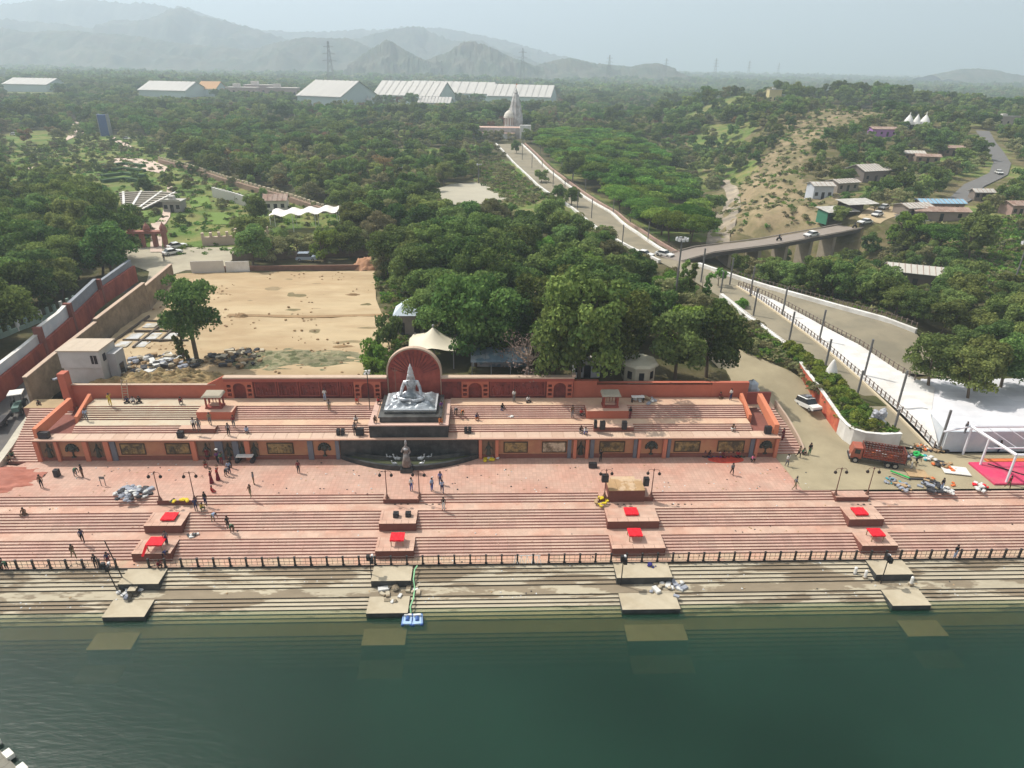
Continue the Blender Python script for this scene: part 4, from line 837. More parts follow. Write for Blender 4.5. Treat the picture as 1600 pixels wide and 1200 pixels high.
# bridge
br = thing('bridge', 'narrow grey road bridge on concrete piers crossing the wooded gully', 'bridge')
BRZ = lambda x, y: float(np.interp(x, [41, 106, 118], [6.1, 6.4, 7.3]))
mb = MB(); BL = resample(BRIDGE, 4)
A = offset(BL, 2.9); B = offset(BL, -2.9)
for i in range(len(BL)-1):
    vs = [];
    for j in (i, i+1):
        z = BRZ(*BL[j]); vs += [(*A[j], z-.9), (*A[j], z+.05), (*B[j], z+.05), (*B[j], z-.9)]
    mb.add(vs, [(0, 4, 5, 1), (1, 5, 6, 2), (2, 6, 7, 3), (3, 7, 4, 0)], [1, 0, 1, 1])
mb.build('deck', [M('bridge_asphalt', (.27, .23, .195), .9, .1, .7), M('bridge_concrete', (.10, .09, .075), .9, .2, 1)], br)
for s_ in (3.0, -3.0):
    m = MB(); P = offset(BL, s_)
    for j in range(len(P)-1): m.tube((*P[j], BRZ(*P[j])+.3), (*P[j+1], BRZ(*P[j+1])+.3), .16, n=4)
    m.build('kerb', M('bridge_kerb', (.30, .26, .22), .9, .1, 1), br)
for k, x in enumerate((57.5, 66, 74.5, 83, 91.5)):
    y = float(np.interp(x, [p[0] for p in BRIDGE], [p[1] for p in BRIDGE]))
    MB().box(x-.45, x+.45, y-2.4, y+2.4, Tz(x, y)-1.5, BRZ(x, y)-.9, rz=.3).build('pier', M('pier_concrete', (.34, .29, .22), .9, .2, 1), br)
rh = MB(); ribbon(rh, [(118, 193)]+ROADH[1:], 6.0, lambda x, y: Tz(x, y), .25)
struct(rh.build('road', M('hill_asphalt', (.15, .145, .14), .9, .12, .4)), 'winding grey road climbing the hill on the far right', 'road')
struct(sheet('roadside_dirt', hits([(1375, 350), (1340, 340), (1362, 322), (1400, 318), (1420, 330)]), 3, .12, M('roadside_sand', (.46, .36, .22), .95, .15, .6)), 'sandy roadside apron by the sheds', 'dirt')
struct(sheet('river_rock', RIVER, 3, .25, M('pale_river_rock', (.36, .30, .22), .95, .3, .6, bump=1, c2=(.22, .19, .15))), 'pale rocky stream bed in the gully', 'rock')
struct(sheet('parking', PARK, 4, .15, M('grey_gravel', (.40, .37, .29), .95, .12, .3)), 'pale gravel clearing in front of the wood', 'clearing')
struct(sheet('parking', CARPARK, 3, .1, M('sandy_parking', (.42, .34, .22), .95, .12, .5)), 'small sandy car park among the dark trees', 'parking')

# ================================================================ vegetation
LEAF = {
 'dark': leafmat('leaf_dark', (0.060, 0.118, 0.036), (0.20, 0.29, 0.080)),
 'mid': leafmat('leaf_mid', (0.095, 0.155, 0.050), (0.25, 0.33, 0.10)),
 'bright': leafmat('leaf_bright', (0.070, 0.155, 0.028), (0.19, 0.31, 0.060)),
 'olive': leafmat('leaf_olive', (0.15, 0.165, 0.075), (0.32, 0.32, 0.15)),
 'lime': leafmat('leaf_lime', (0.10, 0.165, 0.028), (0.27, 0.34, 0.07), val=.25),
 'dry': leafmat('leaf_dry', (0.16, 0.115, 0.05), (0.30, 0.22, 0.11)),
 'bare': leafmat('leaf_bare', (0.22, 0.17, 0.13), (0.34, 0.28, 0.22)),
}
BARK = M('bark', (.13, .10, .07), .95, .3, 3)
def crown(name, seed, H, R, nb, nl, ls, mat, shape='round', flat=.75, z0=.3, thin=0.0):
    """crown of leaf clumps: leaves sit on the skins of many lobes of uneven size"""
    r = np.random.RandomState(seed); cen, rad = [], []
    for i in range(nb):
        a = r.uniform(0, 2*math.pi); q = math.sqrt(r.uniform(0, 1))
        if shape == 'round': z = r.uniform(z0, 1); k = math.sqrt(max(0.05, 1-((z-(z0+.35))/.72)**2))
        elif shape == 'umbrella': z = r.uniform(.62, .95); k = 1.05*(1-.5*(z-.62)); 
        elif shape == 'column': z = i/nb*.92+.05; k = .55*(1-z**3)+.25
        else: z = r.uniform(.15, .9); k = 1-.45*z
        cen.append((math.cos(a)*q*R*k*.8, math.sin(a)*q*R*k*.8, z*H*.88)); rad.append(R*r.uniform(.20, .40)*(1.25 if shape == 'umbrella' else 1)*(.55 if shape == 'column' else 1))
    cen = np.array(cen); rad = np.array(rad); pick = r.choice(nb, nl, p=rad**2/np.sum(rad**2))
    d = r.normal(size=(nl, 3)); d /= np.linalg.norm(d, axis=1)[:, None]; d[:, 2] = np.where(d[:, 2] < -.45, -d[:, 2], d[:, 2])
    rr = rad[pick]*(1-.38*r.uniform(0, 1, nl)**1.6); P = cen[pick]+d*rr[:, None]*np.array([1, 1, flat])
    P += r.normal(size=P.shape)*ls*.5
    nrm = d+r.normal(size=d.shape)*.65; nrm /= np.linalg.norm(nrm, axis=1)[:, None]
    t = np.cross(nrm, r.normal(size=d.shape)); t /= np.linalg.norm(t, axis=1)[:, None]; b_ = np.cross(nrm, t)
    s = ls*r.uniform(.55, 1.3, nl)[:, None]
    V = np.stack([P-t*s-b_*s*.55, P+t*s*.2-b_*s*.75, P+t*s+b_*s*.35, P-t*s*.3+b_*s*.8], 1).reshape(-1, 3)
    V[:, 2] = np.maximum(V[:, 2], .05)
    Q = np.arange(nl*4).reshape(nl, 4)
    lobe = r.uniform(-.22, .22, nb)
    tint = np.clip(r.beta(1.6, 2.2, nl)+lobe[pick]+.18*(d[:, 2]), 0, 1)  # clump highlights and light from above put into the leaf tint
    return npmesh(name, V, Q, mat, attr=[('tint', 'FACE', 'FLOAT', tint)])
def trunk(name, seed, H, R, tr_=.28, limbs=6, base=.35, mat=None, lean=.08):
    r = random.Random(seed); m = MB(); p = Vector((0, 0, -.4)); top = Vector((r.uniform(-lean, lean)*H, r.uniform(-lean, lean)*H, H*base))
    m.tube(p, top, tr_, tr_*.7, 7); m.tube(top, (top.x*1.5, top.y*1.5, H*.78), tr_*.7, tr_*.2, 6)
    for i in range(limbs):
        a = i*2*math.pi/limbs+r.uniform(-.4, .4); s = top.lerp(Vector((top.x*1.5, top.y*1.5, H*.78)), r.uniform(0, .5)); e = Vector((math.cos(a)*R*.6, math.sin(a)*R*.6, H*r.uniform(.55, .85)))
        mid = s.lerp(e, .5)+Vector((0, 0, -.05*H)); m.tube(s, mid, tr_*.45, tr_*.3, 5).tube(mid, e, tr_*.3, tr_*.08, 5)
    return m.mesh(name, mat or BARK)
PROTO = {}
def proto(key, *a, trunkkw=None, **k):
    me = crown('crown', *a, **k); H, R = a[1], a[2]
    PROTO[key] = (me, trunk('trunk', a[0], H, R, **(trunkkw or {})), H)
proto('dark1', 11, 11.5, 5.4, 34, 9500, .23, LEAF['dark'])
proto('dark2', 12, 12.5, 5.8, 42, 10500, .23, LEAF['dark'])
proto('dark3', 13, 10.0, 5.0, 30, 8500, .22, LEAF['dark'], flat=.9)
proto('mid1', 14, 9.5, 4.6, 30, 8000, .21, LEAF['mid'])
proto('mid2', 15, 10.5, 4.5, 26, 8000, .22, LEAF['mid'], flat=1.0)
proto('olive1', 16, 8.0, 4.4, 26, 4600, .19, LEAF['olive'], z0=.2)
proto('olive2', 17, 8.5, 4.2, 24, 4200, .18, LEAF['olive'], z0=.35)
proto('umb1', 18, 9.0, 6.0, 26, 7500, .22, LEAF['bright'], shape='umbrella', flat=.35)
proto('umb2', 19, 9.5, 6.4, 30, 8000, .22, LEAF['bright'], shape='umbrella', flat=.4)
proto('bright1', 20, 8.0, 3.8, 24, 6000, .21, LEAF['bright'], z0=.15)
proto('dry1', 21, 9.0, 4.2, 28, 2600, .17, LEAF['dry'])
proto('bare1', 22, 8.5, 4.4, 30, 900, .12, LEAF['bare'], trunkkw=dict(limbs=14, mat=M('pale_bark', (.30, .24, .19), .95, .2, 3)))
proto('cyp', 23, 11.0, 1.5, 40, 3600, .16, LEAF['dark'], shape='column', flat=1.3, trunkkw=dict(limbs=2, tr_=.15))
proto('bush1', 24, 2.4, 1.9, 16, 1500, .14, LEAF['mid'], shape='bush', trunkkw=dict(limbs=4, tr_=.07, base=.2))
proto('bush2', 25, 2.2, 1.8, 14, 1400, .14, LEAF['bright'], shape='bush', trunkkw=dict(limbs=4, tr_=.07, base=.2))
proto('bush3', 26, 2.4, 2.0, 16, 1300, .13, LEAF['olive'], shape='bush', trunkkw=dict(limbs=4, tr_=.07, base=.2))
proto('bush4', 28, 2.2, 1.9, 14, 1500, .14, LEAF['lime'], shape='bush', trunkkw=dict(limbs=4, tr_=.07, base=.2))
proto('palm', 27, 5.0, 2.0, 8, 420, .3, LEAF['bright'], shape='umbrella', trunkkw=dict(limbs=2, tr_=.16))
NM = {'dark': 'broadleaf_tree', 'mid': 'broadleaf_tree', 'oliv': 'scrub_tree', 'umb1': 'flat_topped_tree', 'umb2': 'flat_topped_tree', 'brig': 'leafy_tree', 'dry1': 'dry_tree', 'bare': 'bare_tree', 'cyp': 'cypress_tree', 'bush': 'bush', 'palm': 'palm_tree'}
def nm_of(k): return NM.get(k[:4]) or NM.get(k[:3]) or NM.get(k)
TREES = []          # (x, y, radius) used to keep trees apart
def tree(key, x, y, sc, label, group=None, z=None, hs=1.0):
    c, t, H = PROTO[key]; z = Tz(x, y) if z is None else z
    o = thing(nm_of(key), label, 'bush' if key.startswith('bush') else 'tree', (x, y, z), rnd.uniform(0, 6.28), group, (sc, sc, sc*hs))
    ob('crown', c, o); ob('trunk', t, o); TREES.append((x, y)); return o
# ---------------------------------------------------------------- hand placed plants
def tp(key, px, py, sc, label, group=None, hs=1.0):
    p = hit(px, py); return tree(key, p[0], p[1], sc, label, group, None, hs)
proto('vine', 71, 11.5, 4.4, 34, 8500, .20, LEAF['dark'], z0=.42, trunkkw=dict(tr_=.35, base=.5))
proto('vine2', 72, 9.5, 2.5, 26, 3600, .19, LEAF['mid'], shape='column', flat=1.2, trunkkw=dict(tr_=.25, base=.6))
NM['vine'] = 'broadleaf_tree'; NM['vine2'] = 'broadleaf_tree'
lone = tree('vine', -41.9, 93.4, 1.0, 'tall vine hung tree standing alone in the front of the sand lot', None, hs=1.15)
tree('vine2', -43.6, 93.0, .62, 'left leafy stem beside the lone vine hung tree', None, hs=1.1)
tree('bright1', -83.5, 104, 1.05, 'bright green tree by the green white fence at the left edge')
tree('bare1', 5.4, 85.2, 1.0, 'leafless grey brown tree among the dark trees behind the back wall')
tree('cyp', 34.3, 112, 1.1, 'tallest of the three dark cypresses near the light mast', 'cypresses by the light mast')
tree('cyp', 36.0, 113.4, 1.0, 'middle cypress by the light mast', 'cypresses by the light mast')
tree('cyp', 38.0, 110.6, .9, 'right hand cypress by the light mast', 'cypresses by the light mast')
tree('cyp', 32.4, 110.0, .8, 'shortest cypress left of the light mast', 'cypresses by the light mast')
tree('mid1', 65.4, 88.6, .85, 'tree whose crown overhangs the left edge of the white cloth ground')
tree('mid1', 69.0, 84.9, .8, 'low spreading tree nearest the white carpet on the cloth ground')
tree('mid2', 71.6, 87.2, .8, 'tree with visible trunk standing on the white cloth, left one')
tree('dark3', 76.3, 88.4, .85, 'tree with visible trunk standing on the white cloth, right one')
tree('mid2', 82, 87.5, .85, 'tree on the white cloth at the right edge of the picture')
for px, py, k, s_, l in ((872, 318, 'mid2', .55, 'small tree growing in the middle of the temple road'), (893, 322, 'dark3', .6, 'dark tree beside the temple road kerb'), (806, 240, 'mid2', .6, 'small dark tree on the temple road near its upper end'), (846, 285, 'bush1', 2.0, 'big bush at the left kerb of the temple road'), (600, 285, 'dry1', 1.1, 'wide grey green thin tree at the left of the gravel clearing'), (400, 350, 'dark3', .75, 'round dark tree in the middle of the garden'), (228, 306, 'dark3', .6, 'round dark tree right of the amphitheatre'), (1407, 385, 'bright1', 1.2, 'tall bright green tree by the bridge end road'), (1463, 398, 'umb1', .9, 'pale green feathery tree right of the tall bright one'), (1515, 405, 'mid2', 1.05, 'round tree standing in the green field at right'), (1310, 352, 'mid1', .55, 'dark slim tree growing beside the bridge road'), (1045, 182, 'dark2', 1.9, 'largest dome shaped tree beyond the bright green wood'), (232, 305, 'bush1', 1.2, 'dark shrub behind the amphitheatre'), (1122, 447, 'palm', .7, 'small palm like tree beside the upper road'), (1160, 480, 'bush2', .9, 'bush in the dusty lane by the carpet')):
    tp(k, px, py, s_, l)
tree('dark2', 13.0, 84.9, 1.12, 'big dark tree standing hard behind the wall, shading the right terrace', None, hs=1.22)
tree('dark3', 9.6, 84.6, .95, 'dark tree touching the wall between the bare tree and the big one', None, hs=1.35)
tree('dark1', -1.2, 91.4, 1.15, 'very big dark tree whose crown overhangs the left end of the tarpaulin shed', None, hs=1.1)
tree('dark3', 3.2, 93.6, .92, 'big dark tree right behind the tarpaulin shed', None, hs=1.15)
tree('dark2', 17.8, 90.4, 1.0, 'big dark tree left of the cream kiosk', None, hs=1.05)
tree('mid2', 27.2, 87.6, .95, 'spreading tree right of the cream kiosk behind the wall', None, hs=1.05)
tree('dark3', 32.2, 89.0, 1.05, 'dark tree at the corner above the access road', None, hs=1.1)
tree('bush2', -14.8, 86.6, 1.3, 'bright green creeper bush left of the red arch', None, hs=1.3)
tree('bush2', -15.6, 90.4, 1.5, 'larger bright green bush beside the small grey building', None, hs=1.5)
tree('bush1', -14.6, 97.5, 1.5, 'green bush at the corner of the sand lot below the small grey building', None, hs=1.6)
# shrubs in the curved planting bed
NW = lambda i: 'first second third fourth fifth sixth seventh eighth ninth tenth eleventh twelfth thirteenth fourteenth fifteenth sixteenth seventeenth eighteenth nineteenth twentieth twenty-first'.split()[i]
k = 0
for y in np.arange(77.6, 99, 1.15):
    for q in range(3):
        x0 = np.interp(y, [77, 79, 90, 100], [49.2, 48.7, 48.5, 47.9]); x1_ = np.interp(y, [77, 89, 100], [53.2, 50.9, 48.6])
        x = x0+(x1_-x0)*(.2+.3*q)+rnd.uniform(-.3, .3); z = float(np.interp(y, [75, 79.5, 91, 104], [2.2, 2.35, 4.45, 5.15]))
        tree(rnd.choice(['bush4', 'bush4', 'bush4', 'bush2']), x, y+rnd.uniform(-.4, .4), rnd.uniform(.42, .75), f'yellow green shrub {["by the mural wall", "in the middle of the bed", "on the lane side"][q]}, {NW(int((y-77)/1.15))} from the truck end', 'shrubs behind the curved retaining wall', z); k += 1

CLUSTER = [(-20.0, 141), (-16.5, 122), (-11.0, 108), (-7.5, 97), (-3, 93.5), (12, 92.5), (30, 92.5), (33, 103), (38, 110), (42.5, 121), (39.5, 132), (35.5, 146), (28, 172), (19, 192), (8, 205), (-6, 214), (-22, 205), (-34, 195), (-36, 160), (-16, 158)]
LEFTW = [(-71, 96), (-72, 120), (-71.5, 134), (-78, 150), (-84, 165), (-98, 180), (-112, 196), (-150, 196), (-160, 120), (-110, 96)]
RIGHTW = [(74, 95.5), (68, 114), (60, 127), (70, 133), (95, 135), (120, 120), (120, 94)]
GULLY = [(54, 137), (66, 117), (75, 110), (95, 137), (110, 160), (118, 178), (100, 174), (74, 161), (56, 150)]
NOTREE = [LOT, ROADW, PARK, CARPARK, HIGHWAY, YARD, PLF, RIVER]
NOLINES = [(HWL, 2.6), (HWR, 3.6), (BRIDGE, 5.5), (ROADH, 6.5), ([(41, 148), (60, 162)], 5)]
def near_line(L, x, y, d):
    for (ax, ay), (bx, by) in zip(L, L[1:]):
        t = max(0, min(1, ((x-ax)*(bx-ax)+(y-ay)*(by-ay))/((bx-ax)**2+(by-ay)**2+1e-9)))
        if math.hypot(x-ax-t*(bx-ax), y-ay-t*(by-ay)) < d: return True
    return False
# ---------------------------------------------------------------- houses and far structures, with clear ground in front
CLEAR = []            # (x, y, r)
KEEP = []             # polygons kept free of trees
def hs_(px, py, r): p = hit(px, py); CLEAR.append((p[0], p[1], r)); return p
def pts_box(cx, cy, w_, d_, rz): 
    k, q = math.cos(rz), math.sin(rz); return [(cx+x*k-y*q, cy+x*q+y*k) for x, y in ((-w_/2, -d_/2), (w_/2, -d_/2), (w_/2, d_/2), (-w_/2, d_/2))]
ROOF = {'rust': M('rusty_tin_roof', (.36, .27, .22), .8, .25, 2, c2=(.28, .18, .14)), 'grey': M('grey_tin_roof', (.42, .40, .36), .7, .15, 2, c2=(.52, .50, .46)), 'blue': M('blue_tin_roof', (.25, .42, .55), .6, .1, 2), 'white': M('white_sheet_roof', (.50, .48, .43), .6, .07, 2)}
WIN = M('dark_window', (.02, .022, .025), .25, .1, 3, spec=.5)
def house(px, py, w_, d_, h, rz, wall, roof, label, gable=.9, cat='house', name='house', nwin=3, clear=None, z=None):
    p = hs_(px, py, clear or max(w_, d_)*.6); x, y = p[0], p[1]+d_/2; kx = 1067/math.hypot(p[0], p[1]); PROT.append(([(px-w_*.42*kx, py), (px+w_*.42*kx, py), (px+w_*.42*kx, py-(h+gable)*kx*.95), (px-w_*.42*kx, py-(h+gable)*kx*.95)], p[1])); z = Tz(x, y) if z is None else z
    o = thing(name, label, cat, (x, y, z), rz); wm_ = M('wall_'+wall[0], wall[1], .85, .12, 1.5)
    MB().box(-w_/2, w_/2, -d_/2, d_/2, -1.5, h).build('wall', wm_, o)
    e = .5
    if gable:
        r_ = MB(); r_.add([(-w_/2-e, -d_/2-e, h), (w_/2+e, -d_/2-e, h), (w_/2+e, 0, h+gable), (-w_/2-e, 0, h+gable), (-w_/2-e, d_/2+e, h), (w_/2+e, d_/2+e, h),
            (-w_/2-e, -d_/2-e, h+.12), (w_/2+e, -d_/2-e, h+.12), (w_/2+e, 0, h+gable+.12), (-w_/2-e, 0, h+gable+.12), (-w_/2-e, d_/2+e, h+.12), (w_/2+e, d_/2+e, h+.12)],
            [(6, 7, 8, 9), (9, 8, 11, 10), (3, 2, 1, 0), (4, 5, 2, 3), (0, 1, 7, 6), (5, 4, 10, 11), (0, 6, 9, 3), (3, 9, 10, 4), (1, 2, 8, 7), (2, 5, 11, 8)]); r_.build('roof', ROOF[roof], o)
        g = MB(); 
        for sx in (-w_/2+.02, w_/2-.02): g.add([(sx, -d_/2, h), (sx, d_/2, h), (sx, 0, h+gable*.9)], [(0, 1, 2)])
        g.build('gable', wm_, o)
    else: MB().box(-w_/2-e*.5, w_/2+e*.5, -d_/2-e*.5, d_/2+e*.5, h+.002, h+.22).box(-w_/2, w_/2, -d_/2-.2, -d_/2, h+.22, h+.6).box(-w_*.2, w_*.05, -1, 1, h+.22, h+1.3).build('roof', ROOF[roof], o)
    if gable:
        rb_ = MB(); nn_ = int(w_/1.1)
        for i in range(nn_+1):
            xx = -w_/2-e+(w_+2*e)*i/nn_; rb_.add([(xx-.07, -d_/2-e, h+.13), (xx+.07, -d_/2-e, h+.13), (xx+.07, 0, h+gable+.2), (xx-.07, 0, h+gable+.2), (xx, -d_/2-e, h+.22), (xx, 0, h+gable+.28)], [(0, 1, 4), (0, 4, 5, 3), (1, 2, 5, 4)])
        rb_.build('roof_ribs', ROOF['rust'], o)
    for i in range(nwin):
        xx = -w_/2+w_*(i+.5)/nwin; dd = i == nwin//2 and nwin > 1
        MB().box(xx-.5, xx+.5, -d_/2-.05, -d_/2+.02, 0 if dd else 1.0, 2.1).build('door' if dd else 'window', WIN, o)
    return o
house(1381, 214, 12, 6, 3.2, .0, ('lilac', (.42, .20, .50)), 'rust', 'lilac walled hut with rusty tin roof on the hillside', nwin=4)
house(1284, 310, 6.5, 5, 4.0, .05, ('pale_blue', (.50, .53, .58)), 'grey', 'small pale blue two level hut beside the brown slope')
house(1320, 300, 9, 5, 2.8, .35, ('mudgrey', (.30, .26, .22)), 'grey', 'low grey roofed shed behind the pale blue hut')
house(1362, 284, 12, 8, 3.6, .35, ('darkgrey', (.20, .17, .15)), 'white', 'pale roofed barn half hidden by trees on the hillside', gable=1.8)
house(1428, 252, 8, 5, 2.8, -.15, ('mud', (.28, .2, .14)), 'white', 'small white roofed hut left of the winding road')
house(1450, 256, 9, 4, 2.6, -.2, ('mud2', (.24, .18, .14)), 'rust', 'long brown roofed hut touching the small white roofed hut')
house(1490, 244, 8, 5, 3.0, -.1, ('mud3', (.22, .15, .12)), 'rust', 'dark brown tiled hut beside the bend of the winding road')
house(1574, 196, 12, 8, 4.5, .0, ('greyrose', (.36, .32, .28)), 'grey', 'grey flat roofed house above the bend at the far right', gable=0)
house(1470, 334, 13, 4.5, 2.8, .0, ('mud4', (.26, .2, .16)), 'blue', 'long shed with pale blue roof by the field')
house(1470, 346, 15, 4.5, 2.6, -.05, ('mud5', (.3, .24, .2)), 'rust', 'long shed with pinkish rusty roof in front of the blue roofed one')
house(1432, 342, 8, 6, 2.8, .2, ('mud6', (.24, .2, .17)), 'grey', 'grey patched shed left of the long field sheds')
house(1535, 314, 6, 3, 2.5, 0, ('mud7', (.24, .2, .17)), 'grey', 'tiny grey roofed shelter in the trees on the right')
house(1592, 338, 6, 5, 3.0, .1, ('rose', (.40, .27, .24)), 'rust', 'small pink hut at the right edge of the field')
house(1437, 448, 11, 6, 3.2, -.42, ('darkmud', (.12, .10, .08)), 'white', 'long cream roofed barn below the field', gable=1.2)
house(1210, 158, 9, 6, 7, 0, ('yellow', (.58, .48, .26)), 'grey', 'pale yellow block among trees on the far ridge', gable=0)
for px, py, l, g_ in ((1312, 345, 'lower roadside stall with green net side by the bridge end', 1), (1343, 333, 'upper grey roofed open roadside stall', 0)):
    p = hs_(px, py, 7); t = thing('roadside_stall', l, 'stall', (p[0], p[1]+2.5, p[2]), .25)
    for x in (-4.5, 0, 4.5):
        for y in (-2.2, 2.2): MB().tube((x, y, -1), (x, y, 2.6+.1*y), .09, n=5).build('post', bar, t)
    MB().add([(-5.2, -2.9, 2.4), (5.2, -2.9, 2.4), (5.2, 2.9, 3.0), (-5.2, 2.9, 3.0), (-5.2, -2.9, 2.5), (5.2, -2.9, 2.5), (5.2, 2.9, 3.1), (-5.2, 2.9, 3.1)], [(3, 2, 1, 0), (4, 5, 6, 7), (0, 1, 5, 4), (1, 2, 6, 5), (2, 3, 7, 6), (3, 0, 4, 7)]).build('roof', ROOF['grey'], t)
    MB().box(-4.4, 4.4, 2.1, 2.2, -1, 2.6).build('back_panel', M('green_net', (.05, .20, .12), .8, .2, 2) if g_ else bar, t)
    if g_: MB().box(-4.8, -4.7, -2.2, 2.1, -1, 2.4).build('side_net', M('green_net'), t)
# little white temple with three spires on the hill
p = hs_(1436, 206, 12); TM = M('white_temple_plaster', (.76, .75, .72), .7, .08, 1)
t = thing('hill_temple', 'small white temple with three pointed domes on the hill', 'temple', (p[0], p[1]+4, p[2]))
MB().box(-6.5, 6.5, -3, 3, -1.5, .3).box(-6.3, 6.3, -2.8, 2.8, 3.2, 3.6).build('hall', TM, t)
for x in (-5.8, -2.0, 2.0, 5.8):
    for y in (-2.4, 2.4): MB().tube((x, y, .3), (x, y, 3.2), .3, n=8).build('column', TM, t)
for x, s_ in ((-4.2, 1.1), (0, .85), (4.2, 1.15)): MB().lathe((x, 0, 3.6), [(2.0*s_, 0), (2.05*s_, .6), (1.75*s_, 1.5), (1.2*s_, 2.6), (.5*s_, 3.7), (.2, 4.2), (.25, 4.4), (.02, 5.0*s_)], 14).build('dome', TM, t, smooth=True)
MB().box(-6, 6, 2.3, 2.5, .3, 3.2).build('back_wall', WIN, t)
# great temple at the end of the straight road
p = hit(803, 213); TX, TY, TZ_ = p[0], p[1]+9, p[2]
t = thing('temple', 'grey white stone temple with tall curved tower at the end of the straight road', 'temple', (TX, TY, TZ_+4), 0, None, (.62, .62, .80))
TST = M('grey_temple_stone', (.58, .57, .56), .85, .3, .6, bump=1, c2=(.34, .31, .28)); s_ = 1
MB().box(-9, 9, -9, 9, -3, 2.2).build('plinth', TST, t)
pr = [(6.2, 2), (6.4, 6), (6.0, 9), (5.5, 12), (4.7, 16), (3.7, 20), (2.4, 23.5), (1.5, 24.6), (2.0, 25.4), (1.0, 26.4), (.2, 28.5)]
mb = MB()
for j in range(len(pr)-1):
    (ra, za), (rb, zb) = pr[j], pr[j+1]; n = 24; vs = []
    for r_, z in ((ra, za), (rb, zb)):
        for i in range(n):
            a = 2*math.pi*i/n; q = r_*(1+.09*math.cos(8*a)+.05*abs(math.cos(2*a))); vs.append((q*math.cos(a)+2, q*math.sin(a)+1, z))
    mb.add(vs, [(i, (i+1) % n, n+(i+1) % n, n+i) for i in range(n)])
mb.build('tower', TST, t)
for k in range(9):
    a = k*2*math.pi/9; MB().lathe((2+5.4*math.cos(a), 1+5.4*math.sin(a), 7), [(1.3, 0), (1.2, 2.5), (.7, 5), (.1, 6.5)], 7).build('turret', TST, t)
MB().lathe((-4.5, -2, 0), [(5.0, 2), (5.0, 7.4), (5.6, 7.6), (5.3, 9), (4.3, 10.8), (2.5, 12.3), (.6, 13), (.4, 14.2), (.05, 15)], 16).build('hall_dome', M('cream_dome', (.66, .62, .54), .8, .1, .6), t)
for k in range(7):
    a = math.pi+k*math.pi/6; MB().box(-4.5+5.1*math.cos(a)-.35, -4.5+5.1*math.cos(a)+.35, -2+5.1*math.sin(a)-.35, -2+5.1*math.sin(a)+.35, 2, 7.4).build('column', M('reddish_column', (.33, .17, .13), .8, .2, 1), t)
MB().tube((2, 1, 28), (2, 1, 32), .12, n=5).add([(2, 1, 31.8), (4, 1, 31.3), (2, 1, 30.6)], [(0, 1, 2)]).build('flag', M('orange_flag', (.7, .2, .05)), t)
KEEP.append([(TX-22, TY-38), (TX+14, TY-38), (TX+14, TY+12), (TX-22, TY+12)])
fo = thing('forecourt', 'stepped pink and grey forecourt below the grey white temple', 'forecourt', (TX-6, TY-20, TZ_), kind='structure', sc=(1, 1, 2.2))
MB().box(-24, 12, 0, 10, -1, 2.6, 1, 0).build('upper_level', [M('pink_paving_far', (.52, .36, .29), .85, .15, .5), TST], fo)
MB().box(-20, 6, -6, -.01, -1, 1.4, 1, 0).build('steps', [M('brown_step_far', (.32, .20, .15), .9, .2, .5), TST], fo)
MB().box(9, 15.5, -3, -.01, -1, 3.4).build('gate_pier', WHT, fo)

# big white exhibition tents on the plain
TW = M('white_tent_roof', (.54, .52, .48), .6, .12, .12, stretch=(1, .1, 1)); TWG = M('pale_green_tent_end', (.45, .54, .53), .7, .06, .1)
def tent(label, pa, pb, Yn, depth, h, ridge_h, col2=TWG, rz=0, name='tent', ww=None):
    """pa, pb: pixel x of the near base corners at distance Yn"""
    xa = aty(pa, 160, Yn)[0]; xb = aty(pb, 160, Yn)[0]; w_ = xb-xa; cx = (xa+xb)/2; z = Tz(cx, Yn)
    t = thing(name, label, 'tent', (cx, Yn+depth/2, z), rz, None, (1, 1, 1.15)); a, d = w_/2, depth/2
    MB().box(-a, a, -d, d, -1, h).build('wall', col2 if ww is None else ww, t)
    KEEP.append(pts_box(cx, Yn+depth/2-14, w_*1.1+10, depth+36, rz))
    n = 10; R_ = MB()
    for i in range(n):
        x0, x1_ = -a-1+(2*a+2)*i/n+.35, -a-1+(2*a+2)*(i+1)/n-.35
        R_.add([(x0, -d-1, h-.3), (x1_, -d-1, h-.3), (x1_, 0, h+ridge_h), (x0, 0, h+ridge_h), (x1_, d+1, h-.3), (x0, d+1, h-.3)], [(0, 1, 2, 3), (3, 2, 4, 5)])
    R_.add([(-a-1, -d-1, h-.75), (a+1, -d-1, h-.75), (a+1, 0, h+ridge_h-.5), (-a-1, 0, h+ridge_h-.5), (a+1, d+1, h-.75), (-a-1, d+1, h-.75)], [(0, 1, 2, 3), (3, 2, 4, 5)])
    R_.build('roof', TW, t)
    for s2 in (-a, a): MB().add([(s2*1.001, -d, h-.3), (s2*1.001, d, h-.3), (s2*1.001, 0, h+ridge_h-.2)], [(0, 1, 2)]).build('gable', col2, t)
    return t
tent('white gabled exhibition tent with pale green end wall, left of the large group', 478, 560, 690, 62, 9, 11, rz=-.42)
tent('longest white exhibition tent in the middle of the far group', 590, 700, 760, 50, 8, 11, rz=-.30)
tent('white exhibition tent behind and right of the longest one', 640, 775, 860, 46, 8, 10, rz=-.22)
tent('white exhibition tent behind the tall temple tower', 768, 868, 830, 46, 7, 10, rz=-.25)
tent('lower front annex of the longest white tent', 655, 705, 700, 18, 5, 4, rz=-.15)
tent('white tent at the far left edge of the plain', 12, 84, 850, 40, 7, 5, rz=-.1)
tent('white tent left of the orange roofed one on the plain', 222, 302, 800, 44, 6, 7, rz=-.2)
ot = tent('orange roofed tent beside the left white tent', 312, 342, 830, 30, 7, 6, rz=-.1); 
for c in ot.children:
    if c.name.startswith('roof'): c.data.materials[0] = M('orange_tent', (.62, .36, .16), .7, .1, .1)
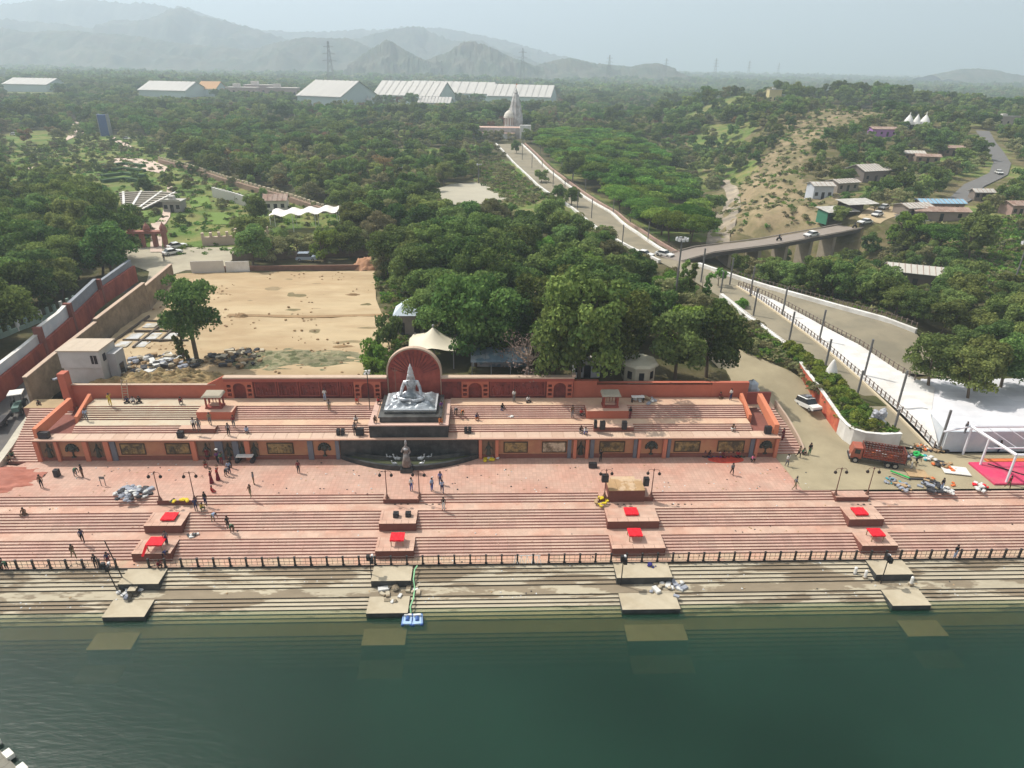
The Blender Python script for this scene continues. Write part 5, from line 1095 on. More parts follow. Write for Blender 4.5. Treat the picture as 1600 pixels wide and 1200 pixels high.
for i, px in enumerate((433, 442, 562, 568, 574, 581)):
    p = aty(px, 150, 720); z = Tz(p[0], 720); t = thing('pagoda_tent', f'tiny white peaked pagoda tent near the big tents, {NW(i)} from the left', 'tent', (p[0], 722, z), 0, 'small pagoda tents'); MB().lathe((0, 0, 6), [(3.5, 0), (1.6, 1.2), (.5, 3), (.05, 4.5)], 4, a0=math.pi/4, a1=math.pi/4+2*math.pi).build('canopy', TW, t)
    for sx in (-2.4, 2.4):
        for sy in (-2.4, 2.4): MB().tube((sx, sy, 0), (sx, sy, 6), .15, n=4).build('leg', TW, t)
# flat roofed blocks near the tents
PB = M('pinkish_block', (.42, .32, .30), .85, .15, .1)
for px, w_, h, Y_, l in ((380, 30, 12, 780, 'left pinkish flat roofed building behind the trees near the tents'), (410, 34, 14, 800, 'middle pinkish flat roofed building near the tents'), (443, 30, 13, 770, 'right grey pink flat roofed building near the tents')):
    p = aty(px, 140, Y_); z = Tz(p[0], Y_); t = thing('building', l, 'building', (p[0], Y_, z)); KEEP.append(pts_box(p[0], Y_-10, w_*1.1, 34, 0))
    MB().box(-w_/2, w_/2, -7, 7, -1, h).build('wall', PB, t); MB().box(-w_/2-.5, w_/2+.5, -7.5, 7.5, h+.01, h+.8).box(-w_*.3, -w_*.1, -4, 3, h+.8, h+4).build('roof', M('pale_flat_roof', (.55, .50, .46), .8, .1, .2), t)
    for i in range(6):
        for j in range(2): MB().box(-w_/2+w_*(i+.3)/6, -w_/2+w_*(i+.7)/6, -7.1, -6.95, 2+j*5, 4.5+j*5).build('window', WIN, t)
# transmission towers
def pylon(px, ytop, Y_, h, label):
    p = aty(px, ytop, Y_); zt = p[2]; zb = zt-h; t = thing('pylon', label, 'pylon', (p[0], Y_, zb), 0, 'transmission towers on the plain')
    m = MB(); W = lambda z: 5.0*(1-z/h)**1.3+.7; lv = [h*q for q in (0, .18, .34, .48, .6, .7, .79, .87, .94, 1)]; w0 = .22
    for a, b in zip(lv, lv[1:]):
        for sx, sy in ((1, 1), (1, -1), (-1, -1), (-1, 1)): m.tube((sx*W(a), sy*W(a), a), (sx*W(b), sy*W(b), b), w0, n=4)
        for s2 in (-1, 1):
            m.tube((-W(a), s2*W(a), a), (W(b), s2*W(b), b), w0*.6, n=4).tube((W(a), s2*W(a), a), (-W(b), s2*W(b), b), w0*.6, n=4).tube((s2*W(a), -W(a), a), (s2*W(b), W(b), b), w0*.6, n=4)
    m.build('lattice', M('grey_steel', (.28, .29, .30), .6, .1, 1), t)
    for q, L in ((.66, 8.5), (.78, 7.5), (.9, 6.0)):
        z = h*q; MB().tube((-L, 0, z), (0, 0, z+1.6), .2, n=4).tube((L, 0, z), (0, 0, z+1.6), .2, n=4).tube((-L, 0, z), (L, 0, z), .2, n=4).build('crossarm', M('grey_steel'), t)
pylon(512, 64, 900, 62, 'nearest lattice pylon, above the big tent')
pylon(817, 75, 1150, 62, 'lattice pylon above the temple tower')
for px, yt, Y_, l in ((953, 86, 1500, 'first'), (1042, 91, 1900, 'second'), (1120, 91, 2000, 'third'), (1172, 95, 2300, 'fourth'), (1218, 98, 2700, 'fifth')): pylon(px, yt, Y_, 58, f'distant lattice pylon on the horizon, {l} to the right of the temple')
# blue tower and garden buildings
p = hs_(164, 213, 9); t = thing('water_tank_tower', 'tall dark blue boxed tower above the garden', 'tower', (p[0], p[1]+2, p[2]), 0, None, (.72, .72, .82)); MB().box(-3.0, 3.2, -2, 2, 0, 13.5).build('panel', M('blue_hoarding', (.05, .10, .26), .5, .15, .5), t)
for x in (-3.4, 3.6): MB().box(x-.25, x+.25, -2.2, 2.2, -1, 14).build('post', M('grey_steel'), t)
GX = M('gate_red_stone', (.30, .13, .10), .85, .25, 1.5); GP = M('pinkish_paving', (.56, .44, .36), .9, .12, .5); LAWN = M('bright_lawn', (.13, .20, .035), .95, .2, .6)
for L, l, m_ in (([(262, 292), (253, 340), (240, 352), (258, 352), (266, 340), (270, 292)], 'pale straight garden path in the middle of the garden', GP), ([(42, 262), (52, 262), (56, 298), (46, 298)], 'left pale path patch in the leafy garden', GP), ([(88, 268), (100, 262), (110, 296), (96, 298)], 'right pale path patch in the leafy garden', GP),
                ([(235, 395), (236, 350), (252, 350), (254, 395)], 'pale path running up through the red garden gate', GP), ([(325, 333), (372, 333), (376, 352), (322, 352)], 'bright green lawn with a round bed in the garden', LAWN), ([(128, 272), (230, 270), (228, 277), (130, 279)], 'bright green lawn strip above the amphitheatre', LAWN), ([(176, 336), (230, 330), (232, 340), (180, 347)], 'bright flower lawn below the amphitheatre', LAWN), ([(296, 312), (325, 306), (330, 320), (300, 326)], 'small bright lawn beside the pergola terrace', LAWN), ([(420, 310), (450, 308), (452, 320), (420, 322)], 'pale paved corner of the garden by the white kiosk', GP),
                ([(180, 246), (235, 250), (262, 262), (255, 272), (200, 262), (176, 254)], 'pinkish rockery paving at the top of the garden', GP), ([(178, 214), (207, 230), (196, 232), (170, 216)], 'pale road stretch above the garden, right of the blue tower', GP), ([(100, 222), (138, 205), (128, 192), (110, 190), (112, 204)], 'pale road stretch above the garden, left of the blue tower', GP)):
    ph = hits(L); struct(sheet('garden_path' if m_ is GP else 'lawn', ph, 3, .22, m_), l, 'path' if m_ is GP else 'lawn'); KEEP.append(ph)
# curved low walls of the garden
def gwall(px, label, h=.9, w_=.9, mat=None):
    mb = MB(); ribbon(mb, hits(px), w_, zh, h); return tag(mb.build('garden_wall', mat or GX), label, 'wall')
gwall([(250, 255), (300, 268), (350, 285), (400, 300), (450, 314), (505, 333)], 'long brown garden wall with pale posts running along the wood', 1.6, 1.4, M('brown_wall_far', (.26, .18, .13), .9, .25, .5))
fence('fence', 'row of pale posts on top of the long brown garden wall', hits([(250, 254), (300, 267), (350, 284), (400, 299), (450, 313), (505, 332)]), lambda x, y: Tz(x, y)+1.5, .9, M('cream_kerb'), M('cream_kerb'), 3.0, .35)
fence('fence', 'white picket wall below the long brown garden wall', hits([(336, 308), (372, 318), (395, 326)]), lambda x, y: Tz(x, y), 3.0, M('white_baluster'), M('white_baluster'), 2.0, .5)
for i in range(4): gwall([(160, 262+i*8), (195, 258+i*8), (225, 262+i*8)], f'dark curved hedge terrace {["first", "second", "third", "fourth"][i]} from the top beside the garden steps', 1.2, 2.2, M('clipped_hedge', (.03, .075, .02), .95, .4, 2, bump=1))
# amphitheatre
pc = hit(188, 335); AM = M('grey_tier_stone', (.30, .27, .22), .9, .2, .8); t = thing('amphitheatre', 'fan shaped stone amphitheatre with four pale aisles in the garden', 'amphitheatre', (pc[0]+1, pc[1], pc[2])); KEEP.append(hits([(155, 285), (222, 285), (228, 336), (150, 336)]))
for i in range(9):
    m = MB(); r0_, r1_ = 6+i*1.5, 6+(i+1)*1.5; n = 16; a0, a1 = math.radians(60), math.radians(120); z = .35*(i+1); vs = []
    for k in range(n+1):
        a = a0+(a1-a0)*k/n
        for rr in (r0_, r1_):
            for zz in (0, z): vs.append((rr*math.cos(a)*.9, rr*math.sin(a), zz))
    fs = []
    for k in range(n): o_2 = 4*k; fs += [(o_2+1, o_2+3, o_2+7, o_2+5), (o_2, o_2+1, o_2+5, o_2+4)]
    m.add(vs, fs).build('tier', AM, t)
for a in (64, 80, 100, 116):
    m = MB(); ca, sa = math.cos(math.radians(a))*.9, math.sin(math.radians(a)); d = (-sa*.35, ca*.35)
    m.add([(6*ca+s2*d[0], 6*sa+s2*d[1], .45) for s2 in (-1, 1)]+[(19.5*ca+s2*d[0], 19.5*sa+s2*d[1], 3.4) for s2 in (1, -1)], [(0, 1, 2, 3)]); m.build('aisle', WHT, t)
# garden gate: red arched gateway of three bays with domed tops
p = hs_(240, 388, 9); t = thing('garden_gate', 'red stone garden gateway of three bays with small domes', 'gate', (-77.7, p[1]+1, p[2]), .05, None, (.44, .6, .72))
for x in (-8.2, -3.2, 3.2, 8.2): MB().box(x-.9, x+.9, -1, 1, -.5, 4.6).build('pier', GX, t)
MB().box(-9.6, 9.6, -1.5, 1.5, 4.601, 5.3).build('lintel', GX, t)
for x in (-8.2, 0, 8.2): MB().lathe((x, 0, 5.301), [(1.6, 0), (1.5, .6), (1.7, .8), (1.2, 1.7), (.3, 2.4), (.05, 3)], 10).build('dome', GX, t)
for i, (x, y, r_) in enumerate(((-15, 3, 0), (14, 4, 0), (20, 9, 0))): 
    m = MB().box(-4, 4, -.4, .4, -.5, 2.0)
    for k in range(5): m.box(-4+k*1.8, -3.4+k*1.8, -.5, .5, 2.0, 3.0)
    tag(m.build('garden_wall', GP, None, loc=(p[0]+x, p[1]+y, p[2]), rz=.3*(1 if x > 0 else -1)), ['pink toothed wall left of the red garden gateway', 'pink toothed wall right of the red garden gateway', 'farther pink toothed wall right of the gateway'][i], 'wall')
# kiosk, cloth canopy, sheds
house(430, 330, 6, 5, 3.0, .1, ('whitekiosk', (.66, .62, .56)), 'rust', 'white kiosk with red brown roof in the garden', gable=1.4)
house(270, 332, 5, 4, 3.0, 0, ('greykiosk', (.34, .32, .30)), 'grey', 'grey columned pavilion right of the pale garden path', gable=0)
p = hs_(475, 362, 9); t = thing('cloth_canopy', 'long wavy white cloth canopy behind the garden trees', 'canopy', (p[0], p[1]+3, p[2]), .12)
V = []; n = 25
for j in range(7):
    for i in range(n): V.append((-8.5+17*i/(n-1), -3.5+7*j/6, 4.2+.9*i/(n-1)+.35*math.sin(i*1.05)+.25*math.sin(j*1.3)))
idx = np.arange(n*7).reshape(7, n); Q = np.stack([idx[:-1, :-1], idx[:-1, 1:], idx[1:, 1:], idx[1:, :-1]], -1).reshape(-1, 4); ob('cloth', npmesh('cloth', np.array(V), Q, M('white_cloth', (.72, .69, .66), .8, .05, 1), smooth=True), t)
for x in (-8.3, -2.8, 2.8, 8.3):
    for y in (-3.3, 3.3): MB().tube((x, y, 0), (x, y, 4.4+x*.05), .08, n=5).build('pole', M('white_paint'), t)
# hut roofs and green white fence at the far left edge
p = at(10, 525, 5.2); t = thing('tin_hut', 'patched pink and grey tin roofed hut at the left edge', 'hut', (-87.5, 104, 5), .3)
MB().box(-7, 5.4, -4, 4, -1, 2.6).build('wall', M('hut_wall', (.25, .2, .16), .9, .2, 1), t)
for i in range(5): MB().box(-7.6+i*2.6, -5.05+i*2.6, -4.6, 4.6, 2.61+.05*(i % 2), 2.72+.05*(i % 2)).build('roof_sheet', ROOF['rust'] if i > 1 else ROOF['grey'], t)
gf = M('pale_green_fence', (.30, .40, .34), .8, .15, 2); FL_ = [(-80.5, 93), (-76, 99.5), (-74, 107), (-72.2, 118), (-71.5, 131)]
t = thing('fence', 'pale green and white concrete picket fence under the left trees', 'fence')
for i, (x, y) in enumerate(resample(FL_, 1.5)): MB().box(x-.14, x+.14, y-.3, y+.3, 4.7, 6.9).build('picket', gf if i % 3 else WHT, t)
mb = MB(); ribbon(mb, FL_, .3, lambda x, y: 5.2, .5); mb.build('base', gf, t)

# ---------------------------------------------------------------- buildings close behind the back wall
t = thing('white_building', 'plain white two storey block with flat tan roof by the left back wall', 'building', (-53.85, 88.3, 4.6))
BWH = M('dirty_white_plaster', (.56, .55, .53), .8, .12, .8, c2=(.48, .46, .43))
MB().box(-2.6, 2.4, -2.1, 1.8, -1, 2.5).build('lower_wall', BWH, t); MB().box(-2.75, 2.55, -2.3, 1.9, 2.501, 4.9).build('upper_wall', BWH, t)
RB = M('dusty_tan_roof', (.50, .42, .33), .9, .1, 1)
for i in range(4): MB().box(-2.9+i*1.4, -1.52+i*1.4, -2.5, 2.1, 4.901, 5.06).build('roof_slab', RB, t)
w1 = MB().box(1.35, 2.15, -2.36, -2.28, 3.1, 4.3).build('window', WIN, t); MB().box(1.73, 1.77, -2.4, -2.361, 3.1, 4.3).build('mullion', BWH, w1)
MB().box(2.53, 2.61, -1.6, -.9, 3.2, 4.2).build('window', WIN, t)
MB().box(2.551, 3.7, -.7, 1.7, -1, 3.9).build('annex', M('shaded_grey_plaster', (.42, .42, .42), .8, .1, 1), t); MB().box(3.68, 3.76, -.2, .9, 0, 2.2).build('door', WIN, t)
lt = thing('ladder', 'wooden ladder leaning on the left back wall', 'ladder', (-46.4, 81.0, 4.7))
for x in (-.35, .35): MB().tube((x, 0, 0), (x, .62, 2.7), .05, n=5).build('rail', M('pale_wood', (.42, .33, .24), .8, .2, 3), lt)
for i in range(8): MB().tube((-.35, .05+i*.075, .25+i*.33), (.35, .05+i*.075, .25+i*.33), .035, n=5).build('rung', M('pale_wood'), lt)
# tensile canopy, pale roofed hut, tarpaulin shed, octagonal kiosk, white box room
t = thing('tensile_canopy', 'cream peaked tensile canopy just behind the red arch', 'canopy', (-7.4, 93.6, 4.9))
V = []; n = 24
for j in range(9):
    q = j/8; 
    for i in range(n): 
        a = 2*math.pi*i/n; sq = 1/max(abs(math.cos(a)), abs(math.sin(a))); r_ = q*4.3*(1+(sq-1)*q*.8)+.12; V.append((r_*math.cos(a)*.8, r_*math.sin(a)*.8, 3.2+2.1*(1-q)**1.8+.25*q*q*math.cos(4*a)))
Q = np.array([(j*n+i, j*n+(i+1) % n, (j+1)*n+(i+1) % n, (j+1)*n+i) for j in range(8) for i in range(n)]); ob('membrane', npmesh('membrane', np.array(V), Q, M('cream_membrane', (.66, .61, .48), .7, .06, 1), smooth=True), t)
MB().tube((0, 0, 0), (0, 0, 5.5), .12, n=7).ball((0, 0, 5.6), .2, 6).build('mast', M('grey_steel'), t)
for sx in (-3.0, 3.0):
    for sy in (-3.0, 3.0): MB().tube((sx, sy, 0), (sx, sy, 3.3), .09, n=6).build('pole', M('grey_steel'), t)
t = thing('small_shrine', 'small grey building with pale blue pyramid roof beside the sand lot', 'building', (-12.0, 106.0, 5))
MB().box(-2.2, 2.2, -2, 2, -.5, 3.2).build('wall', M('grey_brown_plaster', (.30, .26, .24), .85, .2, 1), t)
MB().add([(-2.6, -2.4, 3.4), (2.6, -2.4, 3.4), (2.6, 2.4, 3.4), (-2.6, 2.4, 3.4), (-.5, 0, 5.4), (.5, 0, 5.4)], [(0, 1, 5, 4), (1, 2, 5), (2, 3, 4, 5), (3, 0, 4), (3, 2, 1, 0)]).build('roof', M('pale_blue_roof', (.52, .60, .66), .6, .08, 1), t)
for x in (-1.3, 1.2): MB().box(x-.5, x+.5, -2.06, -1.98, 0, 2.1).build('door', WIN, t)
t = thing('tarpaulin_shed', 'low shed roofed with blue tarpaulin under the dark trees', 'shed', (2.3, 89.6, 5))
BT = M('blue_tarpaulin', (.20, .30, .38), .55, .35, 1.2, c2=(.42, .48, .52), sharp=True)
for i in range(4): MB().add([(-4.2+i*2.1, -1.9, 2.3), (-2.15+i*2.1, -1.9, 2.3), (-2.15+i*2.1, 1.9, 2.9+.1*(i % 2)), (-4.2+i*2.1, 1.9, 2.9+.1*(i % 2)), (-4.2+i*2.1, -1.9, 2.2), (-2.15+i*2.1, -1.9, 2.2), (-2.15+i*2.1, 1.9, 2.8), (-4.2+i*2.1, 1.9, 2.8)], [(0, 1, 2, 3), (7, 6, 5, 4), (0, 4, 5, 1), (1, 5, 6, 2), (2, 6, 7, 3), (3, 7, 4, 0)]).build('roof_sheet', BT, t)
for x in (-4, -1.3, 1.4, 4):
    for y in (-1.7, 1.7): MB().tube((x, y, -.3), (x, y, 2.25+(y > 0)*.5), .07, n=5).build('post', M('grey_steel'), t)
MB().box(-4, 4, 1.6, 1.7, 0, 2.6).build('back_panel', BT, t)
t = thing('kiosk', 'cream octagonal kiosk with dark windows behind the right back wall', 'kiosk', (21.6, 86.8, 4.9)); CRM = M('cream_plaster', (.50, .47, .36), .8, .1, 1.5)
MB().lathe((0, 0, -.4), [(2.3, 0), (2.3, 3.0)], 8, a0=math.pi/8, a1=math.pi/8+2*math.pi).build('wall', CRM, t); MB().lathe((0, 0, 2.61), [(2.7, 0), (2.7, .2), (2.4, .5)], 8, a0=math.pi/8, a1=math.pi/8+2*math.pi).build('roof', CRM, t)
for a in (-90, -45, 225, 0, 180):
    a = math.radians(a); MB().box(-.35, .35, -.05, .05, .9, 2.0, rz=a+math.pi/2).build('window', WIN, t, loc=(2.14*math.cos(a), 2.14*math.sin(a), 0))
house(917, 590, 3.6, 2.6, 2.2, 0, ('whitebox', (.55, .57, .60)), 'white', 'small white and blue cabin under the tree behind the wall', gable=0, cat='cabin', name='cabin', z=4.9)
t = thing('water_fountain_rock', 'pale blue standing rock at the edge of the access road', 'rock', (38.0, 86.2, 3.2))
MB().rock((0, 0, .9), 1.0, 0, 3, 1.1).rock((.5, .3, .3), .8, 0, 5, .7).build('rock_body', M('pale_blue_rock', (.45, .50, .55), .9, .2, 1), t)
# floodlight columns at the arch
for k, (x, y, z0, h, l) in enumerate(((-14.6, 78.2, 4.75, 5.0, 'thin light stand left of the big statue with a lamp cluster on top'), )):
    t = thing('light_stand', l, 'light stand', (x, y, z0)); MB().tube((0, 0, 0), (0, 0, h), .06, n=6).build('pole', BLK, t)
    for dx, dz in ((-.25, 0), (.2, .1), (-.1, .35), (.3, .4)): MB().box(dx-.14, dx+.14, -.18, .0, h+dz-.1, h+dz+.15).build('lamp', M('white_paint'), t)
# ================================================================ woods
cands = []   # (x, y, key, scale, hs, zone)
HUTS = hits([(1215, 395), (1380, 330), (1420, 360), (1600, 345), (1600, 160), (1380, 165), (1260, 200), (1240, 290), (1265, 380)])
HWLs = [(x, y) for x, y in HWL]; UMB = hits([(826, 226), (900, 212), (1000, 232), (1075, 300), (1120, 350), (1110, 388), (1062, 397), (1030, 378), (975, 335), (900, 285)])
def ok(x, y):
    if any(inside(P_, [x], [y])[0] for P_ in NOTREE+KEEP): return False
    if any(near_line(L, x, y, d) for L, d in NOLINES): return False
    if any((x-a)**2+(y-b-1)**2 < r*r for a, b, r in CLEAR): return False
    return True
def zone_pts(poly, pitch, jit=.38):
    xs = [p[0] for p in poly]; ys = [p[1] for p in poly]; out = []
    y = min(ys); k = 0
    while y < max(ys):
        x = min(xs)+(pitch/2 if k % 2 else 0)
        while x < max(xs):
            X, Y = x+nr.uniform(-jit, jit)*pitch, y+nr.uniform(-jit, jit)*pitch
            if inside(poly, [X], [Y])[0]: out.append((X, Y))
            x += pitch
        y += pitch*.87; k += 1
    return out
def keyfor(zone, x, y):
    r = nr.uniform(); n = mnoise.noise(Vector((x/38, y/38, 4)))
    if zone == 'cluster':
        if x > 8 and r < .35: return ('olive1', 'olive2', 'bright1')[nr.randint(3)]
        if y > 150: return ('mid1', 'dark3', 'mid2', 'olive2')[nr.randint(4)]
        return ('dark1', 'dark2', 'dark3', 'mid1', 'mid2')[nr.randint(5)]
    if zone == 'left': return ('dark1', 'dark2', 'mid2', 'dark3')[nr.randint(4)]
    if zone == 'right': return ('mid1', 'mid2', 'dark3', 'olive2')[nr.randint(4)]
    if zone == 'gully': return ('mid1', 'bright1', 'olive1', 'dark3', 'bush2')[nr.randint(5)]
    if zone == 'umb': return ('umb1', 'umb2')[nr.randint(2)]
    if zone == 'hill': return ('mid1', 'dark3', 'olive1', 'olive2', 'bright1', 'dark3')[nr.randint(6)]
    if n > .08: return ('olive1', 'olive2', 'olive1', 'dry1')[nr.randint(4)] if r < .6 else ('mid1', 'bright1')[nr.randint(2)]
    return ('dark1', 'mid1', 'mid2', 'dark3', 'olive1', 'dark2', 'bright1')[nr.randint(7)]
BIGZ = [('cluster', CLUSTER, 6.9, (.78, 1.08)), ('left', LEFTW, 7.2, (.8, 1.1)), ('right', RIGHTW, 5.6, (.6, .85)), ('gully', GULLY, 5.2, (.4, .72)), ('umb', UMB, 8.0, (.7, .95))]
for zn, poly, pitch, (s0, s1) in BIGZ:
    for x, y in zone_pts(poly, pitch):
        if ok(x, y): cands.append((x, y, keyfor(zn, x, y), nr.uniform(s0, s1), nr.uniform(.85, 1.12), zn))
# the wood at large: everything else in view out to the tents and a bit beyond
for (ya, yb, pitch, s0, s1) in ((96, 470, 7.4, .62, .95), (470, 1000, 10.5, .8, 1.25)):
    y = ya
    while y < yb:
        x = -.95*y-30
        while x < .95*y+30:
            X, Y = x+nr.uniform(-.4, .4)*pitch, y+nr.uniform(-.4, .4)*pitch; x += pitch
            if any(inside(P_, [X], [Y])[0] for _, P_, _, _ in BIGZ): continue
            zn = 'wood'; dens = .88 if mnoise.noise(Vector((X/55, Y/70, 9))) < .24 else .22; ss = 1.0; q = 'x'
            if inside(GARDEN, [X], [Y])[0]: zn, dens, ss = 'garden', .5, .5
            elif inside(SLOPE, [X], [Y])[0]: zn, dens, ss = 'slope', .25, .3
            elif inside(FIELD, [X], [Y])[0]: zn, dens, ss = 'field', .12, .45
            elif inside(HILLB, [X], [Y])[0]: zn, dens, ss = 'hill', .30, .40
            elif inside(HUTS, [X], [Y])[0]: zn, dens, ss = 'hill', .85, .80
            elif X > 60 and Y < 420: zn, dens, ss = 'hill', .85 if mnoise.noise(Vector((X/45, Y/60, 3))) < .12 else .35, .80
            elif Y > 600: dens = .8+.4*mnoise.noise(Vector((X/80, Y/160, 2)))
            if 100 < Y < 200 and X < -66 and Y < 145: continue
            if nr.uniform() > dens or not ok(X, Y): continue
            k = keyfor(zn, X, Y) if zn != 'garden' else ('olive1', 'bright1', 'mid1', 'bush2', 'bush1', 'olive1')[nr.randint(6)]
            if zn in ('slope',): k = ('bush2', 'bush3')[nr.randint(2)]; ss = 1
            cands.append((X, Y, k, nr.uniform(s0, s1)*ss*(1.5 if k.startswith('bush') and zn != 'slope' else 1), nr.uniform(.8, 1.1), zn))
        y += pitch*.87
# garden row of light green trees along the verge
for i in range(11):
    x, y = -52+i*3.35, 152.5+i*.4+nr.uniform(-.5, .5); cands.append((x, y, 'olive1', nr.uniform(.6, .8), .85, 'verge'))
for zn_, pp in (('scrub', SCRUB),):
    for x, y in zone_pts(pp, 2.6): cands.append((x, y, ('bush4', 'bush3', 'bush3', 'bush3')[nr.randint(4)], nr.uniform(.45, .8), .7, 'scrub'))
for x, y in zone_pts(SLOPE, 5): cands.append((x, y, 'bush3', nr.uniform(.6, 1.2), .6, 'slope'))
def vis(x, y, z, h):
    for zz in (z, z+h):
        v = np.array([x, y, zz])-CAMP; w_ = v@cF
        if w_ <= 0: continue
        px, py = 800+F_PX*(v@cR)/w_, 600-F_PX*(v@cU)/w_
        if -60 < px < 1660 and -40 < py < 1240: return True
    return False
ZL = {'cluster': ('tree in the dark wood behind the back wall and the statue', 'trees of the dark wood behind the back wall'), 'left': ('tall dark tree left of the red ramp wall', 'dark trees left of the ramp wall'),
      'right': ('tree of the green clump above the white cloth ground', 'trees above the white cloth ground'), 'gully': ('tree in the gully between the upper road and the bridge', 'trees in the gully by the bridge'),
      'umb': ('flat topped bright green tree right of the straight temple road', 'flat topped trees right of the temple road'), 'wood': ('tree of the wide wood beyond the garden and the temple road', 'trees of the wide wood'),
      'garden': ('small tree or shrub among the garden paths', 'plants in the garden'), 'hill': ('tree or shrub on the brown hillside at right', 'trees on the right hillside'), 'slope': ('low bush on the grassy slope left of the temple road', 'bushes on the grassy slope'),
      'field': ('small tree in the green field at right', 'trees in the right field'), 'verge': ('light green tree in the row along the grey road behind the sand lot', 'row of light green trees behind the sand lot'), 'scrub': ('scrubby bush on the bank above the access road', 'bushes on the bank above the access road')}
cz = T([c[0] for c in cands], [c[1] for c in cands])
def proj(P):
    v = P-CAMP; w_ = np.maximum(v@cF, 1); return 800+F_PX*(v@cR)/w_, 600-F_PX*(v@cU)/w_
CA = np.array([(c[0], c[1], z, c[3], c[4], PROTO[c[2]][2]) for c, z in zip(cands, cz)]); RAD = {'d': 5.4, 'm': 4.5, 'o': 4.3, 'u': 6.1, 'b': 3.2, 'c': 1.5, 'p': 2}
CR_ = np.array([RAD[c[2][0]] if not c[2].startswith('bush') else 1.8 for c in cands]); scf = np.ones(len(cands)); done = np.zeros(len(cands), bool)
for f_ in (1, .82, .66, .52, .4, .3):
    k = ~done; c_ = CA[k]; s_ = c_[:, 3]*f_; Hh = c_[:, 5]*s_*c_[:, 4]; Rr = CR_[k]*s_*.85; bad = np.zeros(k.sum(), bool)
    for dx, hz_ in ((0, .97), (-.55, .85), (.55, .85), (-1, .6), (1, .6), (0, .6), (-.8, .35), (.8, .35)):
        px_, py_ = proj(np.stack([c_[:, 0]+dx*Rr, c_[:, 1], c_[:, 2]+hz_*Hh], -1))
        for poly, dist in PROT: bad |= inside(poly, px_, py_) & (c_[:, 1] < dist)
    ii = np.where(k)[0][~bad]; scf[ii] = f_; done[ii] = True
scf[~done] = 0
cands = [(c[0], c[1], c[2], c[3]*s2, *c[4:]) for c, s2 in zip(cands, scf)]; keep_ = [i for i, c in enumerate(cands) if c[3] > .12]; cands = [cands[i] for i in keep_]; cz = cz[keep_]
items = []
for c, z in zip(cands, cz):
    H = PROTO[c[2]][2]*c[3]; d = math.hypot(c[0], c[1]); items.append((H/d if vis(c[0], c[1], z, H) else -1, c, float(z)))
items.sort(key=lambda q: -q[0])
n_t, n_b, rest = 0, 0, []
_o = 'first second third fourth fifth sixth seventh eighth ninth tenth eleventh twelfth thirteenth fourteenth fifteenth sixteenth seventeenth eighteenth nineteenth'.split()
def ordw(i):
    if i < 19: return _o[i]
    t_, u_ = divmod(i+1, 10); tens = ['', '', 'twent', 'thirt', 'fort', 'fift', 'sixt', 'sevent', 'eight', 'ninet'][t_]
    return tens+'ieth' if u_ == 0 else tens+'y-'+_o[u_-1]
ZP = {'cluster': ('in the wood behind the back wall', 'trees of the dark wood behind the back wall', 9, 93), 'left': ('in the wood left of the ramp wall', 'dark trees left of the ramp wall', 9, 95), 'right': ('above the white cloth ground', 'trees above the white cloth ground', 7, 94), 'gully': ('in the gully by the bridge', 'trees in the gully by the bridge', 7, 110),
      'umb': ('right of the temple road', 'flat topped trees right of the temple road', 9, 150), 'wood': ('of the wide wood beyond', 'trees of the wide wood', 9, 96), 'garden': ('in the garden', 'plants in the garden', 9, 150), 'hill': ('on the right hillside', 'trees on the right hillside', 9, 96), 'slope': ('on the grassy slope', 'bushes on the grassy slope', 8, 200),
      'field': ('in the green field', 'trees in the right field', 9, 100), 'verge': ('along the road behind the lot', 'row of light green trees behind the sand lot', 40, 140), 'scrub': ('on the bank above the road', 'bushes on the bank above the access road', 3, 78)}
LABQ = []
BUSHMAX = 120; TREEMAX = 262
for s_, c, z in items:
    b_ = c[2].startswith('bush')
    if s_ > 0 and ((b_ and n_b < BUSHMAX) or (not b_ and n_t < TREEMAX)):
        lab, grp = ZL[c[5]]; nm_ = nm_of(c[2]).replace('_', ' ')
        LABQ.append((tree(c[2], c[0], c[1], c[3], lab, ZP[c[5]][1], z, c[4]), c[5], c[0], c[1], nm_))
        if b_: n_b += 1
        else: n_t += 1
    elif s_ > 0: rest.append((c[0], c[1], z, c[2], c[3], c[4]))
rows = {}
for o, zn, x, y, nm_ in LABQ: rows.setdefault((zn, int((y-ZP[zn][3])//ZP[zn][2])), []).append((x, o, nm_))
for zn in ZP:
    ks = sorted(k for k in rows if k[0] == zn)
    for ri, k in enumerate(ks):
        for i, (x, o, nm_) in enumerate(sorted(rows[k], key=lambda q: q[0])): o['label'] = f'{nm_} {ordw(i)} from left, row {ordw(ri)} {ZP[zn][0]}'
# ---- the rest of the wood: one object, crowns spread by geometry nodes
def lowcrown(key, seed, H, R, nb, nl, ls, mat, **k):
    o = bpy.data.objects.new('crown_'+key, crown('crown_'+key, seed, H, R, nb, nl, ls, mat, **k)); return o
LOW = [lowcrown('a', 41, 11.5, 5.6, 24, 3000, .36, LEAF['dark']), lowcrown('b', 42, 9.8, 4.8, 22, 2600, .34, LEAF['mid']), lowcrown('c', 43, 8.2, 4.4, 16, 1700, .32, LEAF['olive'], z0=.2),
       lowcrown('d', 44, 9.2, 6.1, 18, 2800, .36, LEAF['bright'], shape='umbrella', flat=.35), lowcrown('e', 45, 8.5, 4.2, 14, 900, .34, LEAF['dry']), lowcrown('f', 46, 2.4, 2.0, 10, 420, .26, LEAF['mid'], shape='bush')]
FARC = [lowcrown('g', 51, 12, 9, 22, 520, 1.3, LEAF['dark'], z0=.1), lowcrown('h', 52, 11, 9, 22, 480, 1.3, LEAF['mid'], z0=.1), lowcrown('i', 53, 9, 8, 16, 380, 1.2, LEAF['olive'], z0=.1)]
